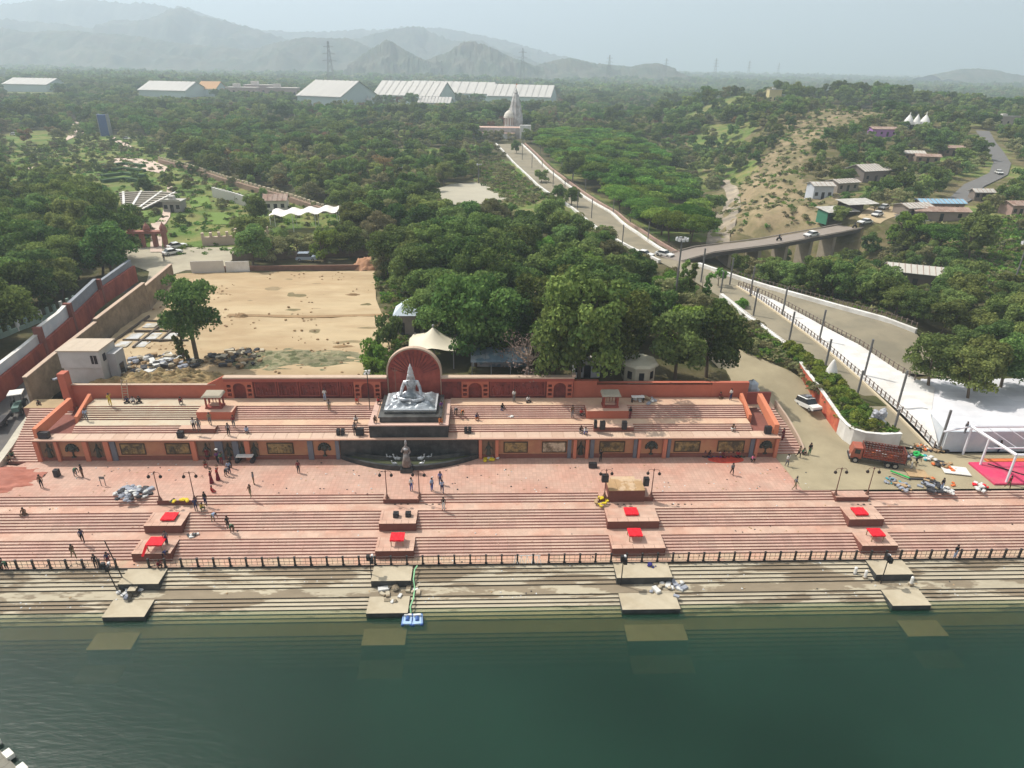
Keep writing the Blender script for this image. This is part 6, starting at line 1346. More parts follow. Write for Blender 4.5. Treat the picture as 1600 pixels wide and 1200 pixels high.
KI = {'dark': 0, 'mid1': 1, 'mid2': 1, 'oliv': 2, 'umb1': 3, 'umb2': 3, 'brig': 1, 'dry1': 4, 'bush': 5}
def gnscatter(name, label, cat, pts, protos):
    """pts rows: x y z index scale hscale"""
    P = np.array(pts, float); me = bpy.data.meshes.new(name); me.vertices.add(len(P)); me.vertices.foreach_set('co', P[:, :3].astype(np.float32).ravel())
    for an, dt, v in (('idx', 'INT', P[:, 3].astype(np.int32)), ('rot', 'FLOAT', nr.uniform(0, 6.28, len(P)).astype(np.float32))):
        a = me.attributes.new(an, dt, 'POINT'); a.data.foreach_set('value', v)
    a = me.attributes.new('scl', 'FLOAT_VECTOR', 'POINT'); a.data.foreach_set('vector', np.stack([P[:, 4], P[:, 4], P[:, 4]*P[:, 5]], -1).astype(np.float32).ravel())
    o = ob(name, me); c = bpy.data.collections.new(name+'_kinds')
    for q, p_ in enumerate(protos): p_.name = f'{chr(97+q)}_'+p_.name; c.objects.link(p_)
    g = bpy.data.node_groups.new(name+'_scatter', 'GeometryNodeTree'); g.interface.new_socket('Geometry', in_out='INPUT', socket_type='NodeSocketGeometry'); g.interface.new_socket('Geometry', in_out='OUTPUT', socket_type='NodeSocketGeometry')
    gi = g.nodes.new('NodeGroupInput'); go = g.nodes.new('NodeGroupOutput'); ip = g.nodes.new('GeometryNodeInstanceOnPoints'); ci = g.nodes.new('GeometryNodeCollectionInfo')
    ci.inputs['Collection'].default_value = c; ci.inputs['Separate Children'].default_value = True; ci.inputs['Reset Children'].default_value = True; ip.inputs['Pick Instance'].default_value = True
    def na(n_, t): x = g.nodes.new('GeometryNodeInputNamedAttribute'); x.data_type = t; x.inputs['Name'].default_value = n_; return [s for s in x.outputs if s.enabled and s.name == 'Attribute'][0]
    g.links.new(gi.outputs[0], ip.inputs['Points']); g.links.new(ci.outputs[0], ip.inputs['Instance']); g.links.new(na('idx', 'INT'), ip.inputs['Instance Index'])
    cx = g.nodes.new('ShaderNodeCombineXYZ'); g.links.new(na('rot', 'FLOAT'), cx.inputs[2]); e2 = g.nodes.new('FunctionNodeEulerToRotation'); g.links.new(cx.outputs[0], e2.inputs[0]); g.links.new(e2.outputs[0], ip.inputs['Rotation'])
    g.links.new(na('scl', 'FLOAT_VECTOR'), ip.inputs['Scale']); g.links.new(ip.outputs[0], go.inputs[0])
    m = o.modifiers.new('scatter', 'NODES'); m.node_group = g
    return tag(o, label, cat, None, 'stuff')
gnscatter('woodland', 'dense mixed wood filling the middle distance up to the white tents', 'woodland', [(x, y, z, KI.get(k[:4], 1), s_, h) for x, y, z, k, s_, h in rest], LOW)
fp = []
y = 1000
while y < 4200:
    pitch = 17+(y-1000)*.012; x = -.9*y
    while x < .9*y:
        X, Y = x+nr.uniform(-.5, .5)*pitch, y+nr.uniform(-.5, .5)*pitch; x += pitch
        n_ = mnoise.noise(Vector((X/170, Y/420, 7)))
        if nr.uniform() < .80+.75*n_: fp.append((X, Y, 0, nr.choice([0, 0, 1, 1, 2]), nr.uniform(.7, 1.25)*(1+(y-1000)/5000), nr.uniform(.6, 1.0)))
    y += pitch*.95
zz = T([p[0] for p in fp], [p[1] for p in fp]); fp = [(p[0], p[1], z_-.5, *p[3:]) for p, z_ in zip(fp, zz)]
gnscatter('woodland', 'far tree belts fading into the haze below the hills', 'woodland', fp, FARC)
# ground cover tufts on banks, field and slope
tuft = bpy.data.objects.new('tuft', crown('tuft', 61, .7, .8, 8, 60, .16, LEAF['olive'], shape='bush')); tuft2 = bpy.data.objects.new('tuft_b', crown('tuft_b', 62, .6, .8, 8, 60, .16, LEAF['bright'], shape='bush')); tuft3 = bpy.data.objects.new('tuft_c', crown('tuft_c', 63, .6, .8, 8, 50, .16, LEAF['olive'], shape='bush'))
gp = []
for poly, n_, ks in ((SCRUB, 500, (0, 1, 2)), (SLOPE, 900, (0, 1, 2)), (FIELD, 1500, (0, 1, 1)), (HILLB, 2600, (0, 0, 1)), (GARDEN, 1500, (0, 1, 1)), (PLF, 160, (1, 1, 0)), (GULLY, 500, (0, 1, 1)), (hits([(585, 428), (600, 470), (612, 540), (606, 590), (640, 590), (640, 430)]), 260, (1, 1, 0))):
    xs = [p[0] for p in poly]; ys = [p[1] for p in poly]; X = nr.uniform(min(xs), max(xs), n_*3); Y = nr.uniform(min(ys), max(ys), n_*3); k = inside(poly, X, Y); X, Y = X[k][:n_], Y[k][:n_]; Z = T(X, Y)
    if poly is PLF: Z = np.interp(Y, [75, 79.5, 91, 104], [2.15, 2.35, 4.45, 5.1])
    for x, y, z in zip(X, Y, Z):
        if not (near_line(BRIDGE, x, y, 3.5) or near_line(ROADH, x, y, 4) or any((x-a)**2+(y-b)**2 < (r*.7)**2 for a, b, r in CLEAR)): gp.append((x, y, z-.05, ks[nr.randint(3)], nr.uniform(.4, 1.5)*(1+y/500), nr.uniform(.4, .9)))
gnscatter('undergrowth', 'low tufts and weeds over the slopes, field and garden', 'undergrowth', gp, [tuft, tuft2, tuft3])

# ================================================================ statue group and fountain
t = thing('statue_plinth', 'wide black faced plinth terrace with pale pink rim under the statue', 'plinth', (-9.3, 0, 0))
PLK = M('pale_pink_rim', (.58, .40, .33), .75, .1, 2)
MB().box(-4.82, 4.82, 74.05, 81.2, 2.96, 4.62, 0).build('body', BLACKST, t)
MB().box(-4.9, 4.9, 73.98, 74.6, 4.621, 4.76).build('front_rim', PLK, t); MB().box(-4.9, -4.2, 74.61, 81.2, 4.621, 4.76).box(4.2, 4.9, 74.61, 81.2, 4.621, 4.76).build('side_rim', PLK, t)
MB().box(-4.19, 4.19, 74.61, 81.2, 4.621, 4.70).build('floor', LAND, t)
PK = M('dark_slate', (.045, .047, .046), .35, .3, 2, c2=(.09, .09, .085))
ped = thing('pedestal', 'stepped dark slate pedestal carrying the silver statue', 'pedestal', (-9.15, 0, 0))
MB().box(-3.75, 3.75, 74.8, 80.9, 4.71, 5.35).box(-3.9, 3.9, 74.7, 80.95, 5.351, 5.5).build('lower_tier', PK, ped)
MB().box(-3.2, 3.2, 75.5, 80.7, 5.501, 5.78).build('upper_tier', PK, ped)
SIL = M('silver_stone', (.36, .39, .42), .32, .22, 1.6, metal=.35, spec=.6, bump=.3, c2=(.30, .33, .35))
SILW = M('silver_white', (.50, .52, .54), .35, .1, 2, metal=.2, spec=.5)
SILD = M('dark_silver', (.17, .20, .22), .35, .35, 3, metal=.4, bump=.6, c2=(.42, .44, .45))
stt = thing('seated_statue', 'large silver statue of a cross legged figure with tall topknot on a rocky base', 'statue', (-9.2, 77.9, 5.78), 0, None, (1.1, 1.0, 1.06))
MB().box(-2.95, 2.95, -2.1, 2.6, 0, .16).build('base_slab', SILW, stt)
n = 40; V = []
for j in range(n):
    for i in range(n):
        u, v = i/(n-1)*2-1, j/(n-1)*2-1; d = max(abs(u), abs(v)); e = (1-d**3); k = mnoise.fractal(Vector((u*3, v*3, 5)), 1, 2, 5)
        V.append((u*2.75, .2+v*2.2, .16+max(0, e)*(.55+.55*k+.35*max(0, v))))
idx = np.arange(n*n).reshape(n, n); Q = np.stack([idx[:-1, :-1], idx[:-1, 1:], idx[1:, 1:], idx[1:, :-1]], -1).reshape(-1, 4); ob('rocky_base', npmesh('rocky_base', np.array(V), Q, SIL, smooth=True), stt)
def skin(name, verts, edges, radii, mats, vmat=None, sub=2, root=0, parent=None, scale=1.0):
    """one continuous body grown over a skeleton"""
    me = bpy.data.meshes.new(name); me.from_pydata([tuple(v) for v in verts], edges, []); o = bpy.data.objects.new(name, me); COL.objects.link(o)
    m = o.modifiers.new('skin', 'SKIN'); m.use_smooth_shade = True
    for i, r_ in enumerate(radii):
        d = me.skin_vertices[0].data[i]; d.radius = (r_, r_) if not hasattr(r_, '__len__') else r_; d.use_root = (i == root)
    s2 = o.modifiers.new('sub', 'SUBSURF'); s2.levels = sub; s2.render_levels = sub
    dg = bpy.context.evaluated_depsgraph_get(); dg.update(); ev = o.evaluated_get(dg); nm = bpy.data.meshes.new_from_object(ev); bpy.data.objects.remove(o)
    nm.name = name; nm.materials.clear()
    for q in mats: nm.materials.append(q)
    if vmat is not None:
        E_ = [(np.array(verts[a]), np.array(verts[b]), vmat[k]) for k, (a, b) in enumerate(edges)]; mi = []
        for p in nm.polygons:
            c = np.array(p.center); best = 9; bm_ = 0
            for a, b, q in E_:
                t_ = np.clip(np.dot(c-a, b-a)/(np.dot(b-a, b-a)+1e-9), 0, 1); d = np.linalg.norm(c-a-(b-a)*t_)
                if d < best: best, bm_ = d, q
            mi.append(bm_)
        nm.polygons.foreach_set('material_index', mi)
    nm.polygons.foreach_set('use_smooth', [True]*len(nm.polygons)); return nm
sv = [(0, .35, .95), (0, .30, 1.5), (0, .25, 2.2), (0, .22, 2.75), (0, .15, 3.05), (0, .12, 3.4), (0, .12, 3.72),   # pelvis..head 0-6
      (.72, .22, 2.72), (1.0, .1, 2.05), (1.18, -.45, 1.42), (1.2, -.62, 1.22),                                   # left arm 7-10
      (-.72, .22, 2.72), (-1.0, .1, 2.05), (-1.18, -.45, 1.42), (-1.2, -.62, 1.22),                               # right arm 11-14
      (.62, -.1, .95), (1.45, -.7, .92), (.55, -1.05, .86), (-.15, -1.0, .86),                                     # left leg folded 15-18
      (-.62, -.1, .95), (-1.45, -.7, .92), (-.55, -1.2, 1.02), (.15, -1.15, 1.02)]
se = [(0, 1), (1, 2), (2, 3), (3, 4), (4, 5), (5, 6), (3, 7), (7, 8), (8, 9), (9, 10), (3, 11), (11, 12), (12, 13), (13, 14), (0, 15), (15, 16), (16, 17), (17, 18), (0, 19), (19, 20), (20, 21), (21, 22)]
sr = [.58, .50, .56, .48, .2, .34, .26, .26, .2, .16, .17, .26, .2, .16, .17, .42, .32, .2, .15, .42, .32, .2, .15]
ob('body', skin('body', sv, se, sr, [M('statue_grey_silver', (.24, .28, .32), .3, .3, 2.2, metal=.4, spec=.6, bump=.3, c2=(.62, .64, .66))]), stt)  # pale second colour paints the highlights onto the torso
hm_ = MB().ball((0, .18, 3.62), .40, 8, sz=.9).lathe((0, .15, 3.85), [(.3, 0), (.36, .12), (.30, .35), (.22, .6), (.24, .72), (.12, .95), (.03, 1.25)], 12)
for a, s2 in ((1, .5), (-1, .5)):
    for k in range(5): hm_.tube((a*(.3+.03*k), .2, 3.5-.22*k), (a*(.38+.05*k), .2, 3.3-.22*k), .12, .1, 6)
hm_.build('hair', SILW, stt, smooth=True)
MB().ball((.0, -.21, 3.38), .05, 5).lathe((.28, .05, 3.3), [(.05, -.12), (.08, 0), (.03, .12)], 6).lathe((-.28, .05, 3.3), [(.05, -.12), (.08, 0), (.03, .12)], 6).box(-.12, .12, -.2, -.17, 3.2, 3.23).box(-.2, -.06, -.19, -.165, 3.42, 3.46).box(.06, .2, -.19, -.165, 3.42, 3.46).build('face_features', SILD, stt)
gm_ = MB()
for k in range(18):
    a = math.pi*k/17; gm_.ball((.42*math.cos(a), -.1-.18*math.sin(a), 2.95-.75*math.sin(a)), .075, 5)
gm_.build('bead_garland', SILD, stt)
snk = MB(); pr_ = None
for k in range(22):
    a = 2*math.pi*k/21; q = (.36*math.cos(a), .16+.3*math.sin(a), 3.02+.03*math.sin(3*a))
    if pr_: snk.tube(pr_, q, .085, n=6)
    pr_ = q
snk.build('neck_ornament', SILW, stt)
drp = MB().lathe((0, .1, .72), [(1.0, 0), (1.12, .18), (.95, .45), (.6, .7)], 16, sy=.75); drp.build('waist_cloth', SILD, stt, smooth=True)
MB().tube((-1.75, .1, .5), (-1.72, .1, 4.6), .045, n=6).tube((-1.95, .1, 4.2), (-1.5, .1, 4.2), .04, n=5).tube((-1.95, .1, 4.2), (-1.98, .1, 4.65), .035, .01, n=5).tube((-1.5, .1, 4.2), (-1.46, .1, 4.65), .035, .01, n=5).build('trident', M('brown_pole', (.22, .12, .09), .6, .1, 3), stt)
# fountain
ft = thing('fountain', 'black walled fountain with lens shaped basin of greenish water below the statue', 'fountain', (-9.3, 73.9, 0))
MB().box(-8.55, 8.55, .1, .45, 0, 2.86).build('back_wall', BLACKST, ft)
for k in range(9): MB().box(-8.4+k*1.88, -6.6+k*1.88, .05, .099, .3, 2.7).build('cladding_panel', BLACKST, ft)
MB().box(-8.6, 8.6, -.12, .48, 2.861, 2.98).build('coping', COP, ft)
MB().box(-1.9, 1.9, -.22, .0, 2.1, 2.99).build('spout_block', BLACKST, ft)
def lens(k, s_): t_ = -1+2*k/32; return (8.5*t_*s_, -(2.75*(1-t_*t_))**1.0*s_ if s_ > 0 else 0)
m = MB(); outer = [(8.5*(-1+2*k/32), -2.75*(1-(-1+2*k/32)**2)) for k in range(33)]; inner = [(x*.955, y*.86-.0) for x, y in outer]
for k in range(32):
    vs = [(*outer[k], 0), (*outer[k+1], 0), (*outer[k+1], .62), (*outer[k], .62), (*inner[k], .62), (*inner[k+1], .62), (*inner[k+1], 0), (*inner[k], 0)]
    m.add(vs, [(0, 1, 2, 3), (3, 2, 5, 4), (4, 5, 6, 7)])
m.build('basin_rim', BLACKST, ft)
wt = bpy.data.materials.new('basin_water'); wt.use_nodes = True; b = wt.node_tree.nodes['Principled BSDF']; b.inputs['Base Color'].default_value = (.075, .085, .045, 1); b.inputs['Roughness'].default_value = .06
MB().prism([(x, y) for x, y in inner]+[(8.1, 0.02), (-8.1, 0.02)], 0.05, .42).build('pool_water', wt, ft)
m = MB(); mid = [(x*.8, y*.42) for x, y in outer]
for k in range(32): m.add([(*mid[k], .3), (*mid[k+1], .3), (*mid[k+1], .8), (*mid[k], .8), (mid[k][0], mid[k][1]+.35, .8), (mid[k+1][0], mid[k+1][1]+.35, .8)], [(0, 1, 2, 3), (3, 2, 5, 4)])
m.build('inner_ledge', PK, ft)
for s_, l in ((-1, 'left'), (1, 'right')):
    for j, (dx, dy, k) in enumerate(((1.35, -1.0, 1.0), (2.3, -.75, .85), (1.6, -2.05, .7))):
        g = thing('white_goose', f'white bird figure in the basin, {["inner", "outer", "front"][j]} one on the {l} of the standing statue', 'bird figure', (-9.3+s_*dx, 73.9+dy, .42), 0, None, k)
        gv = [(0, 0, .25), (.42, 0, .28), (-.4, 0, .34), (-.55, 0, .6), (-.5, 0, .85), (-.68, 0, .87)]; ob('body', skin('body', [(a*-s_, b2, c) for a, b2, c in gv], [(0, 1), (0, 2), (2, 3), (3, 4), (4, 5)], [.24, .1, .15, .08, .09, .03], [SILW], sub=1), g)
cs = thing('standing_statue', 'tall brown grey standing robed statue on a black block before the fountain', 'statue', (-9.4, 71.2, 0))
MB().box(-.75, .75, -.6, .7, 0, .55).box(-.6, .6, -.45, .55, .551, .75).build('block', BLACKST, cs)
BRZM = M('weathered_bronze', (.16, .12, .10), .5, .3, 3, metal=.2, bump=.4, c2=(.28, .26, .25)); BRZL = M('grey_bronze', (.36, .36, .37), .5, .2, 3, metal=.2)
bv = [(0, 0, 1.5), (0, 0, 2.1), (0, 0, 2.75), (0, 0, 3.2), (0, 0, 3.4), (0, 0, 3.68), (.34, 0, 3.1), (.5, -.1, 2.6), (.3, -.35, 2.5), (-.34, 0, 3.1), (-.5, -.1, 2.65), (-.5, -.4, 2.9), (0, 0, .8)]
ob('body', skin('body', bv, [(0, 1), (1, 2), (2, 3), (3, 4), (4, 5), (3, 6), (6, 7), (7, 8), (3, 9), (9, 10), (10, 11), (0, 12)], [.40, .33, .28, .28, .12, .17, .13, .1, .08, .13, .1, .08, .46], [BRZM]), cs)
MB().lathe((0, 0, .74), [(.62, 0), (.55, .3), (.42, 1.0), (.33, 1.7)], 12).build('robe', BRZM, cs, smooth=True)
MB().ball((0, .02, 3.78), .17, 6).lathe((0, .02, 3.85), [(.16, 0), (.13, .2), (.04, .42)], 8).build('headdress', BRZL, cs, smooth=True)
MB().lathe((0, 0, 3.05), [(.36, 0), (.3, .12), (.2, .2)], 10).build('shoulder_cloth', BRZL, cs)

# ================================================================ shelters on the terrace
RP = M('red_pillar', (.30, .07, .05), .7, .15, 3); SR = M('grey_stone_roof', (.36, .32, .25), .9, .15, 2)
def shelter(label, x, y, slots):
    t = thing('shelter', label, 'shelter', (x, y, 4.76), 0, None, (.84, .84, .92))
    MB().box(-1.25, 1.25, -.7, .9, 0, .22).build('base', RP, t)
    for sx in (-1.05, 1.05):
        for sy in (-.55, .7): MB().box(sx-.11, sx+.11, sy-.11, sy+.11, .221, 1.75).build('pillar', RP, t)
    for k in range(slots): MB().box(-.5+k*.45, -.42+k*.45, .6, .72, .221, 1.7).build('slat', RP, t)
    MB().box(-1.2, 1.2, -.68, .85, 1.751, 1.86).build('beam', RP, t)
    MB().add([(-1.5, -1.0, 1.87), (1.5, -1.0, 1.87), (1.5, 1.1, 1.87), (-1.5, 1.1, 1.87), (-1.2, -.8, 2.1), (1.2, -.8, 2.1), (1.3, 1.1, 2.15), (-1.3, 1.1, 2.15)], [(3, 2, 1, 0), (4, 5, 6, 7), (0, 1, 5, 4), (1, 2, 6, 5), (2, 3, 7, 6), (3, 0, 4, 7)]).build('roof', SR, t)
    MB().box(-.8, .8, -.1, .5, .221, .5).build('seat', LEDGE, t)
shelter('small red pillared shelter with grey stone roof on the left terrace', -34.3, 79.0, 3)
shelter('small red pillared shelter with grey stone roof on the right terrace', 16.4, 79.0, 4)

# ================================================================ lamp posts, poles, masts
LB = M('dark_lantern', (.03, .022, .02), .4, .1, 3); LP = M('brown_lamp_post', (.16, .08, .06), .6, .1, 3)
def lamp_post():
    t = thing('lamp_post', 'x', 'lamp post')
    MB().lathe((0, 0, 0), [(.22, 0), (.22, .12), (.13, .3), (.1, .5)], 10).build('base', LP, t)
    MB().tube((0, 0, .45), (0, 0, 3.45), .06, .045, 8).lathe((0, 0, 3.45), [(.07, 0), (.09, .1), (.02, .3)], 8).build('pole', LP, t)
    for s_ in (-1, 1):
        m = MB(); pr_ = None
        for k in range(9):
            a = math.pi*k/8; q = (s_*(.28-.28*math.cos(a))*1.15, 0, 3.3+.32*math.sin(a))
            if pr_: m.tube(pr_, q, .025, n=5)
            pr_ = q
        m.build('arm', LP, t)
        MB().lathe((s_*.65, 0, 2.85), [(.04, 0), (.17, .1), (.19, .25), (.12, .36), (.03, .46)], 9).build('lantern', LB, t, smooth=True)
    return t
lamp0 = lamp_post(); used = False
for i, (px, py, z, l) in enumerate(((247, 785, 0, 'left lamp post of the pair above the leftmost platforms'), (302, 784, 0, 'right lamp post of the pair above the leftmost platforms'), (604, 782, 0, 'left lamp post of the pair facing the standing statue'), (655, 781, 0, 'right lamp post of the pair facing the standing statue'), (945, 778, 0, 'lamp post left of the brown topped stage, with speakers on it'), (1018, 777, 0, 'lamp post right of the brown topped stage'), (1307, 775, 0, 'left lamp post of the pair by the truck yard'), (1355, 772, 0, 'right lamp post of the pair by the truck yard'))):
    p = at(px, py, z); y_ = max(p[1], 65.4)
    if i == 0: lamp0.location = (p[0], y_, 0); lamp0['label'] = l; lamp0['group'] = 'twin lantern lamp posts along the plaza edge'
    else: dup(lamp0, (p[0], y_, 0), rnd.uniform(-.1, .1), l)
PG = M('grey_pole_paint', (.17, .165, .16), .6, .1, 2)
def pole_thing(): 
    t = thing('utility_pole', 'x', 'pole', group='plain grey poles along the roads'); MB().tube((0, 0, -.3), (0, 0, 1), .16, .16, 8).build('shaft', PG, t); MB().lathe((0, 0, 0), [(.32, -.02), (.32, .02), (.2, .03)], 8).build('foot', PG, t); return t
POLES = [(1177, 493, 451, 'l'), (1233, 531, 487, 'l'), (1289, 575, 530, 'l'), (1338, 622, 579, 'l'), (1393, 684, 640, 'l'), (1467, 700, 641, 'c'), (1172, 462, 417, 'c'), (1222, 493, 450, 'c'), (1280, 532, 484, 'c'), (1350, 587, 530, 'c'), (1402, 636, 579, 'c'), (1126, 457, 424, 'u'), (1095, 441, 388, 'u'), (1140, 445, 403, 'u'),
         (1012, 377, 347, 'r'), (984, 352, 330, 'r'), (972, 384, 351, 'm'), (958, 334, 310, 'r'), (924, 341, 310, 'm'), (914, 301, 281, 'r'), (902, 327, 299, 'm'), (895, 289, 269, 'r'), (882, 308, 280, 'm'), (877, 275, 251, 'r'), (864, 292, 265, 'm'), (859, 260, 242, 'r'), (847, 262, 250, 'm'), (844, 242, 229, 'r'), (831, 263, 241, 'm'), (816, 250, 214, 'm')]
PLAB = {'l': 'grey pole on the fence line between lane and planting slope', 'c': 'grey pole rising beside the white carpet', 'u': 'grey pole at the junction above the carpet', 'r': 'thin grey pole along the right of the straight temple road', 'm': 'thin grey pole along the middle of the straight temple road'}
pole0 = pole_thing(); cnt = {}
ORD = ['first', 'second', 'third', 'fourth', 'fifth', 'sixth', 'seventh', 'eighth', 'ninth']
for i, (px, pb, pt, kd) in enumerate(POLES):
    p = hit(px, pb); z = zl(p[0], p[1]) if kd == 'l' else (zc(p[0], p[1]) if kd == 'c' and p[1] < 130 else p[2])
    if kd in 'lc' and i != 5: p = at(px, pb, z); z = (zl if kd == 'l' else zc)(p[0], p[1]); p = at(px, pb, z)
    if i == 5: p = at(px, pb, 0.5); z = .5
    h = aty(px, pt, p[1])[2]-z; cnt[kd] = cnt.get(kd, 0)+1; near = {'l': 'far end', 'c': 'near end', 'u': 'right', 'r': 'near end', 'm': 'near end'}[kd]
    l = f'{PLAB[kd]}, {ORD[min(8, cnt[kd]-1)]} listed from the {near}'.replace('listed ', '')
    o = pole0 if i == 0 else dup(pole0, None, 0); o.location = (p[0], p[1], z); o['label'] = l
    w_ = .8 if kd in 'rm' else 1.0
    for c in o.children:
        if c.name.startswith('shaft'): c.scale = (w_, w_, h)
def mast(label, px, pb, pt, z=None, n=8):
    p = hit(px, pb); h = aty(px, pt, p[1])[2]-p[2]; t = thing('light_mast', label, 'light mast', tuple(p)); MB().tube((0, 0, -.5), (0, 0, h), .22, .12, 8).build('pole', PG, t)
    MB().lathe((0, 0, h-.1), [(.9, 0), (.9, .12)], 10).build('ring', PG, t)
    for k in range(n):
        a = 2*math.pi*k/n; MB().box(-.22, .22, -.1, .1, -.2, .25, rz=a+1.57).build('floodlight', M('pale_floodlight', (.6, .6, .6), .4, .1, 1), t, loc=(math.cos(a)*.95, math.sin(a)*.95, h))
mast('tall light mast with a ring of floodlights by the cypresses', 1050, 505, 374); mast('tall light mast with floodlights at the right edge above the trees', 1575, 470, 380)
mast('thin light mast at the right of the gravel clearing', 748, 287, 257, n=3); mast('thin light mast with lamps in front of the dark wood', 626, 292, 262, n=3)
# ================================================================ red cloths, stage, speakers
REDC = M('bright_red_cloth', (.72, .012, .025), .75, .06, 3); WOOD = M('raw_wood', (.33, .23, .14), .85, .2, 3)
def cloth_table(label, px, py, z, h, w_=1.5, d_=1.35, drop=False):
    p = at(px, py, z+h); t = thing('cloth_table', label, 'covered table', (p[0], p[1], z))
    for sx in (-1, 1):
        for sy in (-1, 1): MB().box(sx*w_*.42-.04, sx*w_*.42+.04, sy*d_*.42-.04, sy*d_*.42+.04, 0, h-.06).build('leg', WOOD, t)
    m = MB(); nx_ = 7; V = []
    for j in range(nx_):
        for i in range(nx_): V.append((-w_/2+w_*i/(nx_-1), -d_/2+d_*j/(nx_-1), h+.02*math.sin(i*2.1+j)+.01))
    m.add(V, [(j*nx_+i, j*nx_+i+1, (j+1)*nx_+i+1, (j+1)*nx_+i) for j in range(nx_-1) for i in range(nx_-1)]); m.box(-w_/2+.01, w_/2-.01, -d_/2+.01, d_/2-.01, h-.1, h-.03)
    for q in range(5): 
        x0 = -w_/2+q*w_/5; m.box(x0, x0+w_/5-.02, -d_/2-.01, -d_/2+.01, h-.16-.03*(q % 2), h)
    if drop: m.add([(-w_/2, -d_/2, h), (-w_/2+.35, -d_/2, h), (-w_/2+.1, -d_/2-.9, .05), (-w_/2-.2, -d_/2-.8, .05)], [(0, 3, 2, 1), (0, 1, 2, 3)])
    m.build('red_cloth', REDC, t)
cloth_table('low table under bright red cloth on the upper platform of the leftmost column', 265, 806, -.6, .28)
cloth_table('raised table under red cloth spilling to the floor, lower platform of the leftmost column', 244, 845, -1.65, .85, 1.7, 1.4, True)
cloth_table('raised table under red cloth on the lower platform below the standing statue', 621, 838, -1.65, .85)
cloth_table('low table under red cloth on the upper widest platform', 986, 798, -.6, .25)
cloth_table('raised table under red cloth on the lower widest platform', 992, 831, -1.65, .85)
cloth_table('low table under red cloth on the upper platform of the rightmost column', 1343, 798, -.6, .28)
cloth_table('raised table under red cloth on the lower platform of the rightmost column', 1369, 831, -1.65, .85)
p = at(981, 783, -.6); t = thing('stage_block', 'brown faced stage block with dusty plank top between two lamp posts', 'stage', (16.35, 65.1, -.6))
MB().box(-2.1, 2.1, 0, 2.3, 0, 1.55).build('body', BROWN, t)
TAN = M('tan_dusty_top', (.42, .27, .14), .9, .2, 1.5, c2=(.52, .38, .25), sharp=True)
for i in range(4): MB().box(-2.1+i*1.05, -1.07+i*1.05, -.05, 2.3, 1.551, 1.62+.01*(i % 2)).build('top_board', TAN, t)
MB().box(-1.4, 1.5, 2.31, 3.4, .602, 1.3).build('rear_board', TAN, t)
SPK = M('black_speaker_box', (.018, .018, .02), .5, .1, 4); GRL = M('speaker_grille', (.035, .035, .04), .6, .1, 6)
def speaker(label, x, y, z, w_=.55, h=1.0, rz=0, grp=None, name='speaker', n=1):
    t = thing(name, label, 'speaker', (x, y, z), rz, grp); MB().box(-w_/2, w_/2, -.28, .28, 0, h).build('cabinet', SPK, t); MB().box(-w_/2+.05, w_/2-.05, -.31, -.281, .08, h-.08).build('grille', GRL, t); MB().box(-.1, .1, -.02, .02, h, h+.05).build('handle', GRL, t); return t
def spk_px(label, px, py, z, **k): p = at(px, py, z); return speaker(label, p[0], p[1], z, **k)
spk_px('tall black speaker, right one on the pale platform of the right terrace', 975, 670, 3.68, w_=.6, h=1.05)
spk_px('tall black speaker, left one on the pale platform of the right terrace', 941, 670, 3.68, w_=.65, h=1.05)
spk_px('slim black speaker beside the left tall one on the right terrace', 930, 668, 3.68, w_=.35, h=1.0)
spk_px('small black speaker, left of a pair on the walkway left of the plinth', 529, 679, 3.05, w_=.4, h=.75)
spk_px('small black speaker, right of a pair on the walkway left of the plinth', 536, 679, 3.05, w_=.4, h=.75)
spk_px('small black speaker, left of a pair on the walkway right of the plinth', 728, 676, 3.05, w_=.4, h=.75)
spk_px('small black speaker, right of a pair on the walkway right of the plinth', 734, 676, 3.05, w_=.4, h=.75)
spk_px('black box standing against the bright coral parapet at the right end', 1199, 677, 3.05, w_=.8, h=1.0)
spk_px('dark stacked boxes behind the left parapet end of the terrace', 70, 684, 3.05, w_=1.2, h=.8)
spk_px('black case on the plaza near the left sand spread', 90, 744, 0, w_=.55, h=.9)
spk_px('black flight case on the plaza above the stage block', 926, 730, 0, w_=1.0, h=.6)
spk_px('black speaker leaning on the walkway left of the plinth', 563, 679, 3.05, w_=.9, h=.9)
spk_px('black speaker raised on the lamp post left of the stage', 945, 752, 1.9, w_=.75, h=.9)
spk_px('slanted black speaker beside the lamp post right of the stage', 1009, 758, 1.5, w_=.6, h=1.0)
spk_px('dark box pair on the left terrace ledge among the workers', 283, 683, 3.05, w_=.7, h=.8)
spk_px('black folded stand, left one on the empty upper platform below the statue', 619, 807, -.6, w_=.6, h=.55)
spk_px('black folded stand, right one on the empty upper platform below the statue', 638, 806, -.6, w_=.6, h=.5)
p = at(941, 785, -.3); YT = M('yellow_tarpaulin', (.62, .48, .02), .6, .15, 3)
def heap(name, label, px, py, z, r, h, mats, n, seed, cat='pile', kd=None):
    R_ = random.Random(seed); p = at(px, py, z); t = thing(name, label, cat, (p[0], p[1], z)); 
    for i in range(n):
        a, q = R_.uniform(0, 6.28), R_.uniform(0, 1)**.6*r; s_ = R_.uniform(.12, .3)*(r**.4)
        m = MB(); hh = h*(1-q/r)*R_.uniform(.3, 1)
        if R_.random() < .5: m.box(-s_*1.3, s_*1.3, -s_*.7, s_*.7, hh, hh+s_*.7, rz=R_.uniform(0, 3))
        else: m.rock((0, 0, hh+s_*.5), s_, 0, i)
        m.build('piece', mats[i % len(mats)], t, loc=(math.cos(a)*q, math.sin(a)*q*.8, 0))
    return t
